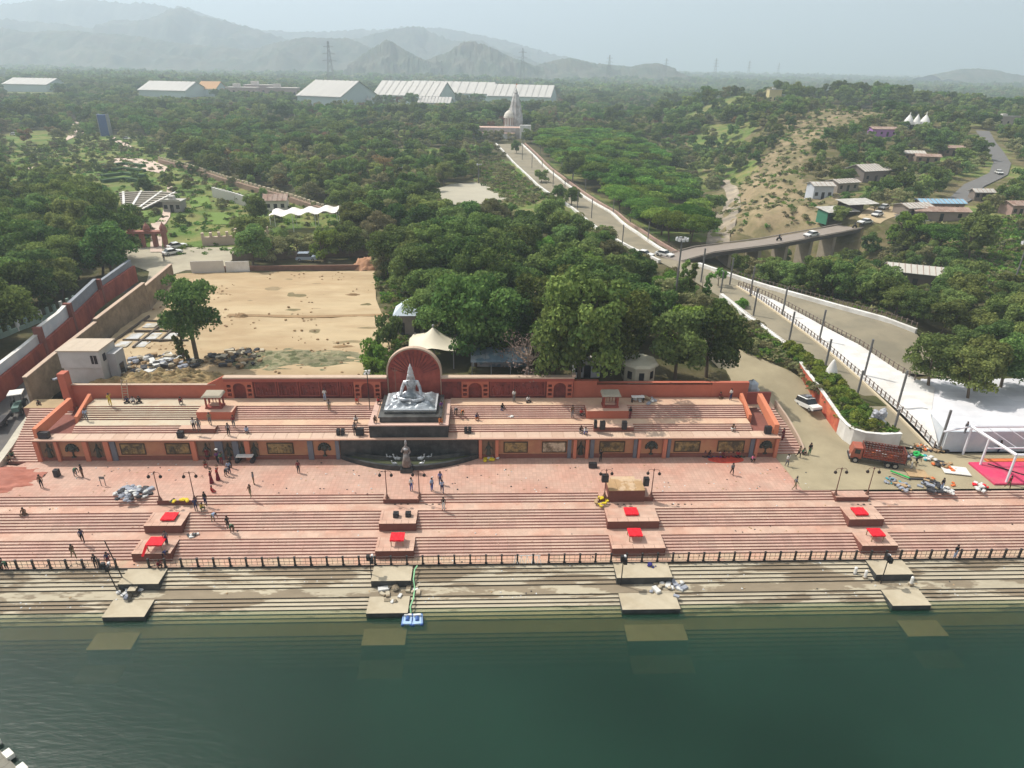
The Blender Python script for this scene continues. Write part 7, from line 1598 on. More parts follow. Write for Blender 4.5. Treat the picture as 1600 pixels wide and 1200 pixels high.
W2 = M('white_sacking', (.6, .6, .58), .8, .1, 3); GB = M('grey_blue_stone', (.30, .32, .37), .8, .25, 3); DK = M('dark_scrap', (.04, .04, .045), .7, .3, 3); GN = M('green_plastic', (.03, .42, .10), .5, .1, 3); TQ = M('turquoise_plastic', (.05, .33, .38), .5, .1, 3); OR = M('orange_cloth', (.62, .16, .05), .8, .1, 3); TN = M('tan_cardboard', (.42, .29, .16), .9, .2, 2); PKC = M('pink_carpet', (.60, .05, .13), .9, .12, 1.5, c2=(.52, .09, .14))
heap('yellow_heap', 'bright yellow tarpaulin heap on the steps left of the stage block', 941, 784, -.4, 1.0, .6, [YT, YT, TN], 14, 1)
heap('stone_heap', 'heap of grey blue broken stone slabs on the plaza edge at left', 208, 772, 0, 1.9, .35, [GB, GB, W2, DK], 60, 2)
heap('garland_heap', 'small heap of yellow garlands on the leftmost notch platform', 290, 782, 0, .5, .15, [YT], 8, 3)
heap('garland_heap', 'small dark and yellow heap left of the garland heap', 270, 782, 0, .45, .1, [DK, YT], 6, 4)
heap('garland_heap', 'yellow garlands laid at the foot of the facade right of the fountain', 766, 718, 0, 1.1, .15, [YT, YT, W2], 14, 5)
heap('rubble_heap', 'wet rubble heap between the two leftmost concrete platforms', 205, 926, -3.6, 1.5, .12, [CONCR, W2, GB], 22, 6)
heap('rubble_heap', 'pale rubble below the concrete platform of the widest column', 1040, 918, -3.6, 2.0, .15, [W2, CONC, GB], 30, 7)
heap('rubble_heap', 'brown rubble below the concrete platform right of the green hose', 625, 922, -3.6, 2.2, .15, [CONC, MUDC, W2], 26, 8)
heap('rope_coil', 'bundle of ropes on the steps right of the upper left red platform', 303, 837, -1.65, .6, .15, [W2, DK], 10, 9)
heap('blue_bundle', 'small dark blue bundle on the concrete platform of the widest column', 1017, 884, -2.7, .5, .2, [M('navy_cloth', (.03, .03, .16), .8, .1, 3)], 8, 10)
heap('debris_heap', 'grey debris and scrap at the foot of the lone vine hung tree', 250, 572, 5.2, 5.5, .3, [GB, DK, CONC, CONCR, W2, SANDB], 110, 11)
heap('debris_heap', 'dark scrap heap in the shade left of the white building foot', 100, 594, 5.0, 1.5, .3, [GB, CONC, DK], 22, 12)
heap('debris_heap', 'dark grey debris right of the lone tree', 370, 560, 5.2, 4.5, .4, [SANDB, DK, CONC, CONCR], 90, 13)
heap('stone_heap', 'cut stones and bags on the landing right of the plinth', 800, 650, 3.65, 1.0, .2, [W2, GB], 16, 33)
heap('stone_heap', 'scattered white stones by the back wall right of the small shelter', 1005, 625, 4.7, 1.6, .25, [W2, GB, WOOD], 18, 34)
CL = (('green plastic sheeting bundle in the yard clutter', 1431, 712, .8, .7, [GN], 8), ('mixed cardboard and bags by the end of the white carpet', 1437, 700, 1.3, .6, [TN, OR, W2, DK], 26), ('white and turquoise sacks heap in the yard', 1452, 718, 1.0, .6, [W2, W2, TQ], 14), ('brown wicker and sack heap by the blue grey wall', 1462, 702, 1.3, .8, [TN, WOOD, DK], 22),
      ('red bundle behind the truck', 1408, 722, .5, .4, [REDC], 5), ('brown scrap heap left of the white board', 1476, 730, 1.5, .5, [TN, WOOD, DK, OR], 28), ('blue grey scrap on the yard near the right lamp post', 1392, 752, 1.0, .35, [GB, DK, TQ], 16), ('dark tyre like scrap heap in front of the yard clutter', 1457, 762, 1.6, .35, [DK, DK, GB], 24), ('rocky scrap under brown cloth at the yard edge', 1410, 762, 1.3, .25, [TN, GB], 16),
      ('white torn sheet bundle at the edge of the yard steps', 1483, 768, 1.1, .2, [W2], 8), ('white and red cloth bundle by the pink carpet', 1535, 762, 1.2, .25, [W2, REDC, W2], 12), ('orange cloth heap between the scraps', 1455, 750, .8, .2, [OR, TN], 8), ('orange bundle left of the pink carpet', 1487, 757, .45, .3, [OR], 4), ('timber offcuts by the truck tail', 1415, 712, 1.2, .3, [WOOD, GB, DK], 16))
for i, (l, px, py, r_, h, ms_, n_) in enumerate(CL): heap('clutter_heap', l, px, py, 0.05, r_, h, ms_, n_, 20+i)
tag(MB().box(-1.5, 1.5, -.95, .95, .15, .25, rz=-.25).build('white_board', WHT, None, loc=at(1492, 737, 0)), 'flat white board lying in the yard left of the pink carpet', 'board')
tag(MB().box(-1.2, 1.2, -.9, .9, .12, .2, rz=-.15).build('plywood_board', TN, None, loc=at(1432, 741, 0)), 'tan plywood board lying in the middle of the yard clutter', 'board')
tag(MB().box(-1.3, 1.3, -.12, .12, .05, .2, rz=-.1).build('black_beam', DK, None, loc=at(1437, 750, 0)), 'black beam lying below the tan plywood board', 'beam')
tag(MB().box(-1.1, 1.1, -.1, .1, .3, .42, rz=-.85).build('green_pipe', GN, None, loc=at(1405, 745, 0)), 'short green and white pipe lying on the yard', 'pipe')
# pink carpet stage with white frame
struct(MB().box(61.3, 76, 67.0, 71.9, .06, .3).build('pink_carpet', PKC), 'bright pink carpeted low stage at the right edge', 'stage')
struct(MB().box(64, 90, 72.2, 72.9, .06, .2).build('orange_carpet', OR), 'orange strip of carpet behind the pink stage', 'carpet')
tf = thing('tube_canopy', 'large white tube frame standing over the pink carpet stage', 'frame')
TW_ = M('white_truss', (.72, .72, .76), .5, .05, 3)
A_ = [(63.6, 66.9), (60.6, 75.8)]
def bar_(a, b, r_=.17): MB().tube(a, b, r_, n=6).build('tube', TW_, tf)
FX0, FX1, FH = 62.9, 80, 4.1
for (x, y, zb) in ((62.9, 67.3, .06), (62.4, 71.3, .06), (62.1, 74.2, .06), (68.5, 71.5, .06), (76, 67.3, .06), (76, 74.2, .06)): MB().tube((x, y, zb), (x, y, FH if y != 71.5 else 2.6), .15, n=6).build('post', TW_, tf)
bar_((62.9, 67.2, FH), (62.1, 74.4, FH), .2); bar_((62.9, 67.3, FH), (80, 67.3, FH)); bar_((62.1, 74.3, FH), (80, 74.3, FH)); bar_((58.9, 74.6, 3.2), (62.1, 74.4, FH), .12); bar_((62.4, 71.4, 2.6), (80, 71.6, 2.6), .1)
for k in range(6): MB().tube((64+k*2.6, 74.3, FH), (66.5+k*2.6, 71.5, 2.6), .04, n=4).build('stay_wire', TW_, tf)
tag(MB().box(-2.6, 2.6, -.06, .06, .3, .42, rz=-.75).build('long_bar', BLK, None, loc=(65.3, 69.6, 0)), 'long dark bar lying across the pink carpet', 'bar')
# red rangoli like cloth on plaza
m = MB(); pc_ = at(1134, 718, 0); m.lathe((pc_[0], pc_[1], .01), [(2.3, 0), (2.3, .02), (1.9, .03), (.02, .03)], 28, sy=.4, close=False); tag(m.build('red_cloth_ring', M('orange_red_cloth', (.66, .10, .06), .9, .2, 3, c2=(.5, .06, .04)), None), 'oval orange red cloth spread before the seated people at the facade', 'cloth')
# red sand spread at left of the plaza
mound('red_sand', 'spread heap of red brick dust on the left of the plaza', -59.5, 69.9, 7.5, 3.1, .75, M('red_brick_dust', (.42, .17, .125), .95, .12, 1.2, bump=.4, c2=(.36, .13, .09)), 33, z=.01, n=50, kind='stuff', rough=.15, cat='sand')
# floats and hose
for k, (px, l) in enumerate(((637, 'left blue and white pump float by the concrete platform'), (652, 'right blue and white pump float by the concrete platform'))):
    p = at(px, 969, WATER_Z); t = thing('pump_float', l, 'float', (p[0], p[1], WATER_Z-.12), .1*k)
    MB().box(-.5, .5, -.62, .62, .05, .28).build('deck', M('pale_blue_plastic', (.35, .50, .68), .5, .1, 3), t)
    for sx in (-.42, .42): MB().tube((sx, -.75, .12), (sx, .7, .12), .17, n=8).build('pontoon', M('navy_plastic', (.04, .10, .30), .4, .1, 3), t)
    MB().tube((0, -.25, .28), (0, .25, .28), .2, n=8).build('pump_body', M('navy_plastic'), t); MB().box(-.35, .35, .3, .5, .28, .5).build('cover', WHT, t)
m = MB(); pts_ = [at(642, 958, -3.95), at(641, 948, -3.6), at(646, 935, -3.5), at(648, 920, -3.45), at(646, 905, -2.95), at(648, 890, -2.55), at(652, 884, -2.5)]
for a, b in zip(pts_, pts_[1:]): m.tube(tuple(a), tuple(b), .07, n=6)
tag(m.build('hose', M('pale_green_hose', (.30, .62, .34), .5, .1, 3)), 'pale green hose running from the floats up to the railing', 'hose')
# floating jetty in the corner
jt = thing('floating_jetty', 'corner of a grey floating jetty with white blocks in the bottom left corner', 'jetty')
JG = M('grey_jetty', (.20, .19, .155), .8, .25, 2); JW = M('white_float_block', (.70, .69, .62), .6, .08, 3)
d_ = np.array([3.65, -2.5]); d_ /= np.linalg.norm(d_); n_ = np.array([-d_[1], d_[0]]); o_j = np.array([-38.4, 38.1])
for k in range(-6, 10):
    c = o_j+d_*k*.82-n_*1.3
    MB().box(-.4, .4, -1.3, 1.15, 0, .42, rz=0).build('deck_board', JG, jt, loc=(c[0], c[1], WATER_Z-.1), rz=math.atan2(d_[1], d_[0]))
for k in range(-3, 7):
    for s_ in (0, 1):
        c = o_j+d_*(k*2.15-s_*.8)-n_*(2.7*s_-.0); MB().box(-.42, .42, -.26, .26, .18, .62).build('float_block', JW, jt, loc=(c[0], c[1], WATER_Z-.05), rz=math.atan2(d_[1], d_[0]))
# poles and loudspeakers at the railing, bollards
def stand(label, px, py, z, h, head=True, lean=0.0):
    p = at(px, py, z); t = thing('speaker_pole', label, 'pole', (p[0], p[1], z)); MB().tube((0, 0, 0), (-lean, 0, h), .06, .05, 6).build('pole', BLK, t)
    if head:
        MB().box(-.32-lean, .02-lean, -.25, .1, h-.1, h+.5).build('loudspeaker', SPK, t); MB().box(.03-lean, .36-lean, -.3, .05, h-.45, h+.15).build('loudspeaker', SPK, t)
        MB().box(.1-lean, .3-lean, .1, .4, h, h+.3).build('light', M('pale_floodlight', (.6, .6, .6), .4, .1, 1), t)
stand('pole with black loudspeakers by the rightmost concrete platforms', 1376, 912, -3.6, 3.3)
stand('pole with black loudspeakers by the widest concrete platforms', 970, 914, -3.6, 3.3)
stand('pole with black loudspeakers by the leftmost concrete platforms', 185, 926, -3.6, 3.3, lean=.5)
stand('pole with black loudspeakers by the platforms below the statue', 581, 908, -3.6, 2.9)
stand('tall thin leaning pole standing on the leftmost concrete platform', 191, 902, -2.7, 4.6, False, .7)
for px, py, l in ((1336, 895, 'left white post on the concrete steps'), (1352, 900, 'right white post on the concrete steps'), (1424, 910, 'white figure like post beside the rightmost concrete platform')):
    p = at(px, py, -3.2); t = thing('white_post', l, 'post', (p[0], p[1], -3.3)); MB().lathe((0, 0, 0), [(.16, 0), (.16, .75), (.1, .85), (.02, .9)], 9).build('body', WHT, t); MB().box(-.22, .22, -.22, .22, -.2, .0).build('foot', CONC, t)
p = at(209, 927, -3.6); tag(MB().box(-.4, .4, -.35, .35, .0, .62, 0, 1).build('concrete_block', [CONCR, CONCT], None, loc=p), 'loose concrete block below the leftmost upper concrete platform', 'block')
t = thing('sign_board', 'small board on two legs standing on the left of the plaza', 'sign', at(162, 759, 0)); MB().box(-.3, .3, -.03, .03, .9, 1.25).build('board', PG, t)
for x in (-.25, .25): MB().box(x-.03, x+.03, -.03, .03, 0, .9).build('leg', PG, t)
t = thing('hand_cart', 'white topped cart standing in the shade of the facade', 'cart', at(384, 722, 0), 0); MB().box(-1.0, 1.0, -.35, .35, .85, .95).build('top', WHT, t)
for x in (-.9, .9): MB().tube((x, -.35, .3), (x, .35, .3), .3, n=10).build('wheel', DK, t); MB().box(x-.05, x+.05, -.3, .3, .3, .85).build('leg', BLK, t)
t = thing('work_table', 'white topped table by the back wall right of the shelter', 'table', at(996, 628, 4.7), 0); MB().box(-.85, .85, -.3, .3, .75, .83).build('top', WHT, t)
for x in (-.75, .75): MB().box(x-.05, x+.05, -.25, .25, 0, .75).build('leg', BLK, t)
for k, (px, py, l) in enumerate(((216, 1, 'x'),)): pass
for px, l in ((882, 'drain covers below the stage block'), (1060, 'small dark fittings on the landing right of the stage'), (627, 'drain covers below the notch facing the standing statue'), (676, 'small dark fittings on the landing right of that notch'), (274, 'drain covers below the leftmost notch'), (1350, 'small dark fittings on the landing below the right lamp pair')):
    p = at(px if px != 882 else 975, 788, -.6); t = thing('drain_cover', l, 'drain cover', (p[0], p[1], -.6)); 
    for x in (-.7, 0, .75): MB().box(x-.12, x+.12, -.08, .08, .0, .03).build('cover', BLK, t)
# monument blobs in the planter: white sculpted rock with figure
t = thing('white_sculpture', 'white sculpted shell like figure standing in the shrub bed', 'sculpture', (50.3, 88.6, 4.2)); MB().lathe((0, 0, -.5), [(1.0, 0), (1.05, 1), (.8, 1.9), (.55, 2.6), (.25, 3.3), (.05, 3.6)], 12, sy=.8).build('body', WHT, t, smooth=True)
MB().rock((-.9, -.4, .3), .7, 0, 8).build('base_rock', WHT, t)
t = thing('grey_sculpture', 'grey and white sculpted figures on a white block at the end of the shrub bed', 'sculpture', (52.2, 78.3, 2.3)); MB().box(-.9, .9, -.7, .7, -.3, .7).build('block', WHT, t)
m = MB()
for k in range(9): m.rock((rnd.uniform(-.7, .7), rnd.uniform(-.4, .6), 1.0+rnd.uniform(0, 1.3)), rnd.uniform(.3, .5), 0, k, 1.2)
m.build('figures', M('grey_white_stone', (.42, .43, .46), .8, .3, 2), t)

lt_ = MB()
def lz_(y): return 0 if y > 66.2 else (-.6 if 63.9 < y < 65.1 else (-1.65 if 60.5 < y < 61.7 else (-2.7 if 57.2 < y < 58.3 else (-3.6 if 53.5 < y < 54.7 else None))))
for q in range(900):
    x, y = rnd.uniform(-62, 66), rnd.uniform(53.5, 73.2); z = lz_(y)
    if z is None or (x > 40 and y > 66) or mnoise.noise(Vector((x/7, y/3, 8))) < 0: continue
    if rnd.random() < .5: lt_.box(x-.09, x+.09, y-.06, y+.06, z+.004, z+.03, q % 3, rz=rnd.uniform(0, 3))
    else: lt_.rock((x, y, z+.04), rnd.uniform(.05, .12), q % 3, q)
tag(lt_.build('litter', [W2, DK, TN]), 'small scattered litter and chips over plaza and landings', 'litter', None, 'stuff')
# dusty worn patches on the ledges of the steps: loose stone chips
ch_ = MB()
for y0, z0, tr__, n_s in ((63.84, -.6, .347, 7), (60.4, -1.65, .34, 7), (57.05, -2.7, .46, 6), (53.45, -3.6, .4, 3)):
    for q in range(170):
        i = rnd.randint(1, n_s-1); x = rnd.uniform(-62, 66); y = y0-i*tr__+rnd.uniform(.1, tr__-.05); z = z0-i*.15
        if any(a-.2 < x < b+.2 for a, b in PLATS) or mnoise.noise(Vector((x/5, y/2, 1))) < .05: continue
        ch_.rock((x, y, z+.02), rnd.uniform(.04, .11), 0 if y > 57.1 else 1, q, .5)
tag(ch_.build('stone_chips', [LEDGE, W2]), 'loose stone chips lying on the treads of the long flights', 'stone chips', None, 'stuff')
# ================================================================ vehicles
GLS = M('car_glass', (.02, .025, .03), .15, .1, 3, spec=.6); TYR = M('tyre_rubber', (.02, .02, .02), .85, .1, 3); RIM = M('wheel_rim', (.35, .35, .36), .35, .05, 3, metal=.6); HL = M('headlight_glass', (.75, .75, .72), .2, .02, 3); TLM = M('tail_light', (.35, .02, .02), .3, .02, 3)
def wheel(t, x, y, r_=.33, w_=.22, q=10):
    w = MB().tube((x-w_/2, y, r_), (x+w_/2, y, r_), r_, n=q).build('wheel', TYR, t); MB().tube((x-w_/2-.01, y, r_), (x+w_/2+.01, y, r_), r_*.55, n=q).build('rim', RIM, w)
def car(label, x, y, z, rz, colr, suv=False, group=None):
    t = thing('parked_car', label, 'car', (x, y, z), rz, group); P_ = M('car_paint_'+colr[0], colr[1], .35, .03, 1, spec=.5); L, W_ = (2.25, .92) if suv else (2.1, .85); h1, h2 = (1.0, 1.82) if suv else (.85, 1.42)
    prof = [(-L, .35), (-L*.98, h1*.85), (-L*.52, h1), (L*.93, h1+.02), (L, h1*.8), (L, .35)]          # nose at -y
    b_ = MB().extr(prof, 'x', -W_, W_).build('body', P_, t)
    c0, c1, c2, c3 = (-L*.50, -L*.22, L*.78, L*.93) if suv else (-L*.42, -L*.12, L*.50, L*.78)
    g = MB(); iw = W_*.86
    g.add([(-W_*.95, c0, h1), (W_*.95, c0, h1), (W_*.95, c3, h1), (-W_*.95, c3, h1), (-iw, c1, h2-.06), (iw, c1, h2-.06), (iw, c2, h2-.06), (-iw, c2, h2-.06)], [(0, 1, 5, 4), (1, 2, 6, 5), (2, 3, 7, 6), (3, 0, 4, 7)]).build('windows', GLS, t)
    MB().add([(-iw-.03, c1-.05, h2-.06), (iw+.03, c1-.05, h2-.06), (iw+.03, c2+.05, h2-.06), (-iw-.03, c2+.05, h2-.06), (-iw*.9, c1+.15, h2), (iw*.9, c1+.15, h2), (iw*.9, c2-.1, h2), (-iw*.9, c2-.1, h2)], [(3, 2, 1, 0), (4, 5, 6, 7), (0, 1, 5, 4), (1, 2, 6, 5), (2, 3, 7, 6), (3, 0, 4, 7)]).build('roof', P_, t)
    for sx in (-1, 1):
        for yy in ((c1+c2)/2, ): MB().box(sx*iw*.93-.04, sx*iw*.93+.04, yy-.05, yy+.05, h1, h2-.05).build('pillar', P_, t)
        MB().box(sx*W_*.68-.17, sx*W_*.68+.17, -L-.02, -L+.1, h1*.62, h1*.84).build('headlight', HL, t); MB().box(sx*W_*.72-.12, sx*W_*.72+.12, L-.05, L+.02, h1*.68, h1*.9).build('tail_light', TLM, t)
        for yy in (-L*.62, L*.64): wheel(t, sx*(W_-.08), yy)
    MB().box(-W_*.9, W_*.9, -L-.06, -L+.02, .32, .5).build('bumper', DK, t); return t
WC = ('white', (.72, .72, .70)); SC = ('silver', (.42, .43, .44)); KC = ('charcoal', (.06, .065, .07))
sv_ = car('white people carrier with loaded roof parked beside the orange mural wall', *at(1266, 645, 1.1)[:2], 1.1, math.radians(26), WC, True)
sv_.location[1] += .9; sv_.scale = (.86, .9, .9); sv_.rotation_euler = (math.radians(-9), 0, math.radians(13)); sv_.location[2] = zyard(0, sv_.location[1])+.12
rr_ = MB()
for k in range(7): rr_.box(-.7, .7, -.6+k*.33, -.55+k*.33, 1.84, 1.9)
rr_.build('roof_rack', DK, sv_); 
for k in range(5): MB().rock((-.3+.18*k, .2*(k % 3), 2.02), .3, 0, k).build('roof_load', M('grey_bundle', (.22, .23, .26), .8, .2, 3), sv_)
CZ = ((1267, 371, -1.1, WC, 'white car on the road bridge'), (1351, 350, -1.2, WC, 'white car leaving the roadside stalls on the bridge road'), (1370, 338, -.9, WC, 'white car parked beside the upper roadside stall'), (1380, 327, -.9, WC, 'white car parked farthest up by the roadside stalls'), (1560, 273, -.3, WC, 'white car on the bend of the winding road'),
      (270, 398, 2.4, WC, 'front white car parked before the garden gateway'), (277, 388, 2.4, WC, 'rear white car parked before the garden gateway'), (1007, 401, .9, WC, 'white car passing near the road junction'), (1038, 401, .75, WC, 'second white car nearest the road junction'), (846, 446, 1.2, KC, 'dark car at the back of the small car park among trees'), (851, 455, 1.1, WC, 'white car in the small car park among trees'), (854, 466, 1.1, SC, 'grey car at the front of the small car park among trees'), (198, 218, 1.2, WC, 'white car on the pale road beside the blue tower'), (22, 212, 1.2, WC, 'white car at the far left edge above the garden'))
for px, py, rz, c_, l in CZ:
    p = hit(px, py); z = p[2]
    if py > 340 and 1240 < px < 1290: p = at(px, py, 6.2); z = BRZ(p[0], p[1])+.06
    if px > 1500: z += .25
    car(l, p[0], p[1], z+.08, rz, c_)
p = at(480, 408, 5.1); car('grey blue van with white roof parked along the grey road behind the sand lot', p[0], p[1], 5.25, 1.62, ('steel_blue', (.30, .36, .44)), True)
# lorry
tk = thing('lorry', 'long red brown goods lorry with slatted cargo body parked by the white curved wall', 'lorry', (46.5, 73.4, 0), math.radians(-110), None, (.84, .84, .9))
RD = M('rusty_red_paint', (.25, .055, .035), .7, .3, 3, c2=(.17, .06, .04)); CBP = M('orange_red_cab', (.36, .10, .06), .6, .25, 3, c2=(.26, .09, .06))
# local -y is the nose
MB().extr([(-.0, .75), (-.02, 1.5), (.25, 2.35), (1.5, 2.45), (1.5, .75)], 'x', -1.05, 1.05).build('cab', CBP, tk)
MB().add([(-.95, .0, 1.52), (.95, .0, 1.52), (.9, .26, 2.28), (-.9, .26, 2.28)], [(0, 1, 2, 3)]).build('windscreen', GLS, tk)
for sx in (-1.06, 1.06): MB().box(sx-.015, sx+.015, .45, 1.2, 1.5, 2.2).build('side_window', GLS, tk)
MB().box(-1.1, 1.1, -.15, .05, .5, .8).build('bumper', DK, tk)
for sx in (-.75, .75): MB().box(sx-.15, sx+.15, -.06, 0, .9, 1.15).build('headlight', HL, tk)
MB().box(-1.15, 1.15, 1.65, 7.3, .95, 1.1).build('cargo_floor', DK, tk)
for sx in (-1.15, 1.15):
    for z in (1.15, 1.5, 1.85, 2.2): MB().box(sx-.03, sx+.03, 1.65, 7.3, z, z+.26).build('side_board', RD, tk)
    for k in range(14): MB().box(sx-.06, sx+.06, 1.68+k*.43, 1.78+k*.43, 1.1, 2.62).build('side_stake', RD, tk)
for y in (1.62, 7.27): MB().box(-1.15, 1.15, y, y+.06, 1.1, 2.7).build('end_gate', RD, tk)
MB().tube((-1.15, 1.65, 2.62), (-1.15, 7.3, 2.62), .05, n=5).tube((1.15, 1.65, 2.62), (1.15, 7.3, 2.62), .05, n=5).build('top_rail', RD, tk)
for k in range(7): MB().tube((-1.15, 2.0+k*.85, 2.62), (1.15, 2.0+k*.85, 2.62), .03, n=4).build('hoop', DK, tk)
for k in range(6): MB().rock((rnd.uniform(-.7, .7), 2.3+k*.8, 1.45), .5, 0, k, .7).build('load', [W2, OR, GB][k % 3], tk)
for sx in (-1, 1):
    for y in (.75, 5.2, 6.2): wheel(tk, sx*1.0, y, .48, .3, 12)
MB().box(-.5, .5, 1.5, 7.2, .6, .949).build('chassis', DK, tk)
# tractor with trailer on the ramp
tr_ = thing('tractor', 'small tractor with white canopy on the left service ramp', 'tractor', (-62.6, 84.2, zroad(0, 84.2)+.05), .35); TG = M('dull_green_paint', (.10, .17, .15), .6, .2, 2)
MB().box(-.4, .4, -1.6, .2, .7, 1.3).build('bonnet', TG, tr_); MB().box(-.5, .5, .2, 1.2, .6, 1.1).build('seat_base', TG, tr_)
for sx in (-.7, .7):
    wheel(tr_, sx, .8, .75, .35, 12); wheel(tr_, sx*.8, -1.3, .42, .22, 10)
    for y in (.1, 1.3): MB().tube((sx*.8, y, 1.0), (sx*.8, y, 2.5), .04, n=5).build('canopy_post', DK, tr_)
MB().box(-.85, .85, -.2, 1.6, 2.5, 2.6).build('canopy', WHT, tr_)
cr_ = thing('trailer', 'dark flat trailer with clutter beside the tractor on the ramp', 'trailer', (-63.4, 80.8, zroad(0, 80.8)+.05), .2); MB().box(-1.1, 1.1, -1.6, 1.6, .7, .85).build('bed', DK, cr_)
for sx in (-1, 1): wheel(cr_, sx, 0, .42, .22, 10); MB().box(sx*1.08-.03, sx*1.08+.03, -1.6, 1.6, .85, 1.2).build('side', DK, cr_)
for px, py, l in ((1217, 376, 'motorbike with dark rider on the road bridge'), (1335, 357, 'motorbike with rider on the bridge road by the stalls')):
    p = at(px, py, 6.3); t = thing('motorbike', l, 'motorbike', (p[0], p[1], BRZ(p[0], p[1])+.08), 1.9)
    for y in (-.6, .6): MB().tube((-.06, y, .3), (.06, y, .3), .3, n=10).build('wheel', TYR, t)
    MB().tube((0, -.6, .35), (0, -.4, .95), .05, n=5).box(-.12, .12, -.4, .6, .45, .8).build('frame', DK, t); MB().tube((-.3, -.42, 1.0), (.3, -.42, 1.0), .025, n=5).build('handlebar', BLK, t)
    rv = [(0, .2, .85), (0, .1, 1.2), (0, .05, 1.4), (0, 0, 1.6), (.2, .05, 1.35), (.25, -.35, 1.05), (-.2, .05, 1.35), (-.25, -.35, 1.05), (.15, -.2, .75), (.17, 0, .35), (-.15, -.2, .75), (-.17, 0, .35)]
    r2 = thing('person', 'dark clad rider on the '+l.split(' ')[0]+(' crossing the bridge' if px < 1300 else ' near the stalls'), 'person', t.location, 1.9); ob('body', skin('body', rv, [(0, 1), (1, 2), (2, 3), (2, 4), (4, 5), (2, 6), (6, 7), (0, 8), (8, 9), (0, 10), (10, 11)], [.16, .17, .08, .11, .07, .04, .07, .04, .1, .06, .1, .06], [DK], sub=1), r2)

# ================================================================ people
SKIN = M('brown_skin', (.23, .12, .075), .6, .05, 5); HAIR = M('black_hair', (.012, .01, .01), .5, .1, 5)
PE = [(0, 1), (1, 2), (2, 3), (3, 4), (3, 5), (5, 6), (6, 7), (7, 8), (3, 9), (9, 10), (10, 11), (11, 12), (0, 13), (13, 14), (14, 15), (15, 16), (0, 17), (17, 18), (18, 19), (19, 20)]
PM = [2, 1, 1, 0, 1, 1, 0, 0, 1, 1, 0, 0, 2, 2, 2, 3, 2, 2, 2, 3]
PR = [.135, .13, .14, .075, .095, .065, .048, .036, .034, .065, .048, .036, .034, .10, .07, .05, .04, .10, .07, .05, .04]
def pose(kind):
    z = 1.0
    P = dict(
     stand=[(0, 0, .93), (0, 0, 1.12), (0, 0, 1.34), (0, 0, 1.47), (0, -.02, 1.62), (.18, 0, 1.40), (.23, .02, 1.12), (.24, -.05, .87), (.24, -.07, .79), (-.18, 0, 1.40), (-.23, .02, 1.12), (-.22, -.08, .88), (-.21, -.1, .8), (.09, 0, .86), (.10, -.01, .48), (.10, .02, .08), (.11, -.12, .04), (-.09, 0, .86), (-.10, -.01, .48), (-.10, .02, .08), (-.11, -.12, .04)],
     walk=[(0, 0, .92), (0, -.01, 1.12), (0, -.03, 1.34), (0, -.04, 1.47), (0, -.07, 1.62), (.18, -.03, 1.40), (.23, .1, 1.14), (.22, .12, .9), (.22, .1, .82), (-.18, -.03, 1.40), (-.23, -.14, 1.15), (-.2, -.3, .97), (-.2, -.34, .9), (.09, 0, .86), (.1, -.16, .49), (.1, -.2, .08), (.1, -.34, .05), (-.09, 0, .86), (-.1, .08, .48), (-.1, .3, .14), (-.1, .24, .05)],
     carry=[(0, 0, .93), (0, 0, 1.12), (0, .01, 1.34), (0, 0, 1.47), (0, -.01, 1.62), (.18, 0, 1.40), (.26, -.05, 1.62), (.15, -.08, 1.84), (.1, -.08, 1.9), (-.18, 0, 1.40), (-.24, -.06, 1.16), (-.16, -.28, 1.1), (-.12, -.34, 1.12), (.09, 0, .86), (.1, -.1, .48), (.1, -.08, .08), (.1, -.22, .04), (-.09, 0, .86), (-.1, .06, .48), (-.1, .2, .1), (-.1, .1, .04)],
     bend=[(0, .1, .85), (0, 0, .98), (0, -.2, 1.08), (0, -.32, 1.1), (0, -.46, 1.08), (.17, -.24, 1.06), (.2, -.34, .8), (.18, -.42, .56), (.18, -.45, .48), (-.17, -.24, 1.06), (-.2, -.34, .8), (-.18, -.42, .56), (-.18, -.45, .48), (.1, .1, .8), (.12, -.02, .45), (.12, .05, .08), (.12, -.1, .04), (-.1, .1, .8), (-.12, .04, .45), (-.12, .15, .08), (-.12, 0, .04)],
     sit=[(0, 0, .16), (0, .02, .34), (0, 0, .54), (0, -.02, .66), (0, -.06, .8), (.18, 0, .6), (.24, -.08, .38), (.16, -.26, .28), (.12, -.3, .28), (-.18, 0, .6), (-.24, -.08, .38), (-.16, -.26, .28), (-.12, -.3, .28), (.12, -.04, .14), (.38, -.24, .14), (.1, -.36, .09), (.0, -.4, .06), (-.12, -.04, .14), (-.38, -.24, .14), (-.1, -.4, .1), (0, -.44, .07)],
     squat=[(0, .08, .28), (0, .04, .46), (0, -.04, .66), (0, -.08, .78), (0, -.14, .92), (.18, -.06, .72), (.22, -.26, .54), (.16, -.44, .36), (.14, -.5, .3), (-.18, -.06, .72), (-.22, -.26, .54), (-.16, -.44, .36), (-.14, -.5, .3), (.12, .04, .26), (.2, -.32, .46), (.16, -.1, .08), (.17, -.26, .04), (-.12, .04, .26), (-.2, -.32, .46), (-.16, -.1, .08), (-.17, -.26, .04)])[kind]
    return P
SHO = M('dark_sandal', (.05, .035, .03), .8, .1, 5)
BODY = {}
for k in ('stand', 'walk', 'carry', 'bend', 'sit', 'squat'):
    P = pose(k); me = skin('body', P, PE, PR, [SKIN, SKIN, SKIN, SHO], PM, sub=1)
    hx = P[4]; me2 = MB().ball((hx[0], hx[1]+.02, hx[2]+.045), .112, 6, sz=1.0).mesh('hair', HAIR, True)
    f = MB().box(hx[0]-.012, hx[0]+.012, hx[1]-.125, hx[1]-.1, hx[2]-.03, hx[2]).mesh('nose', SKIN)
    BODY[k] = (me, me2, f)
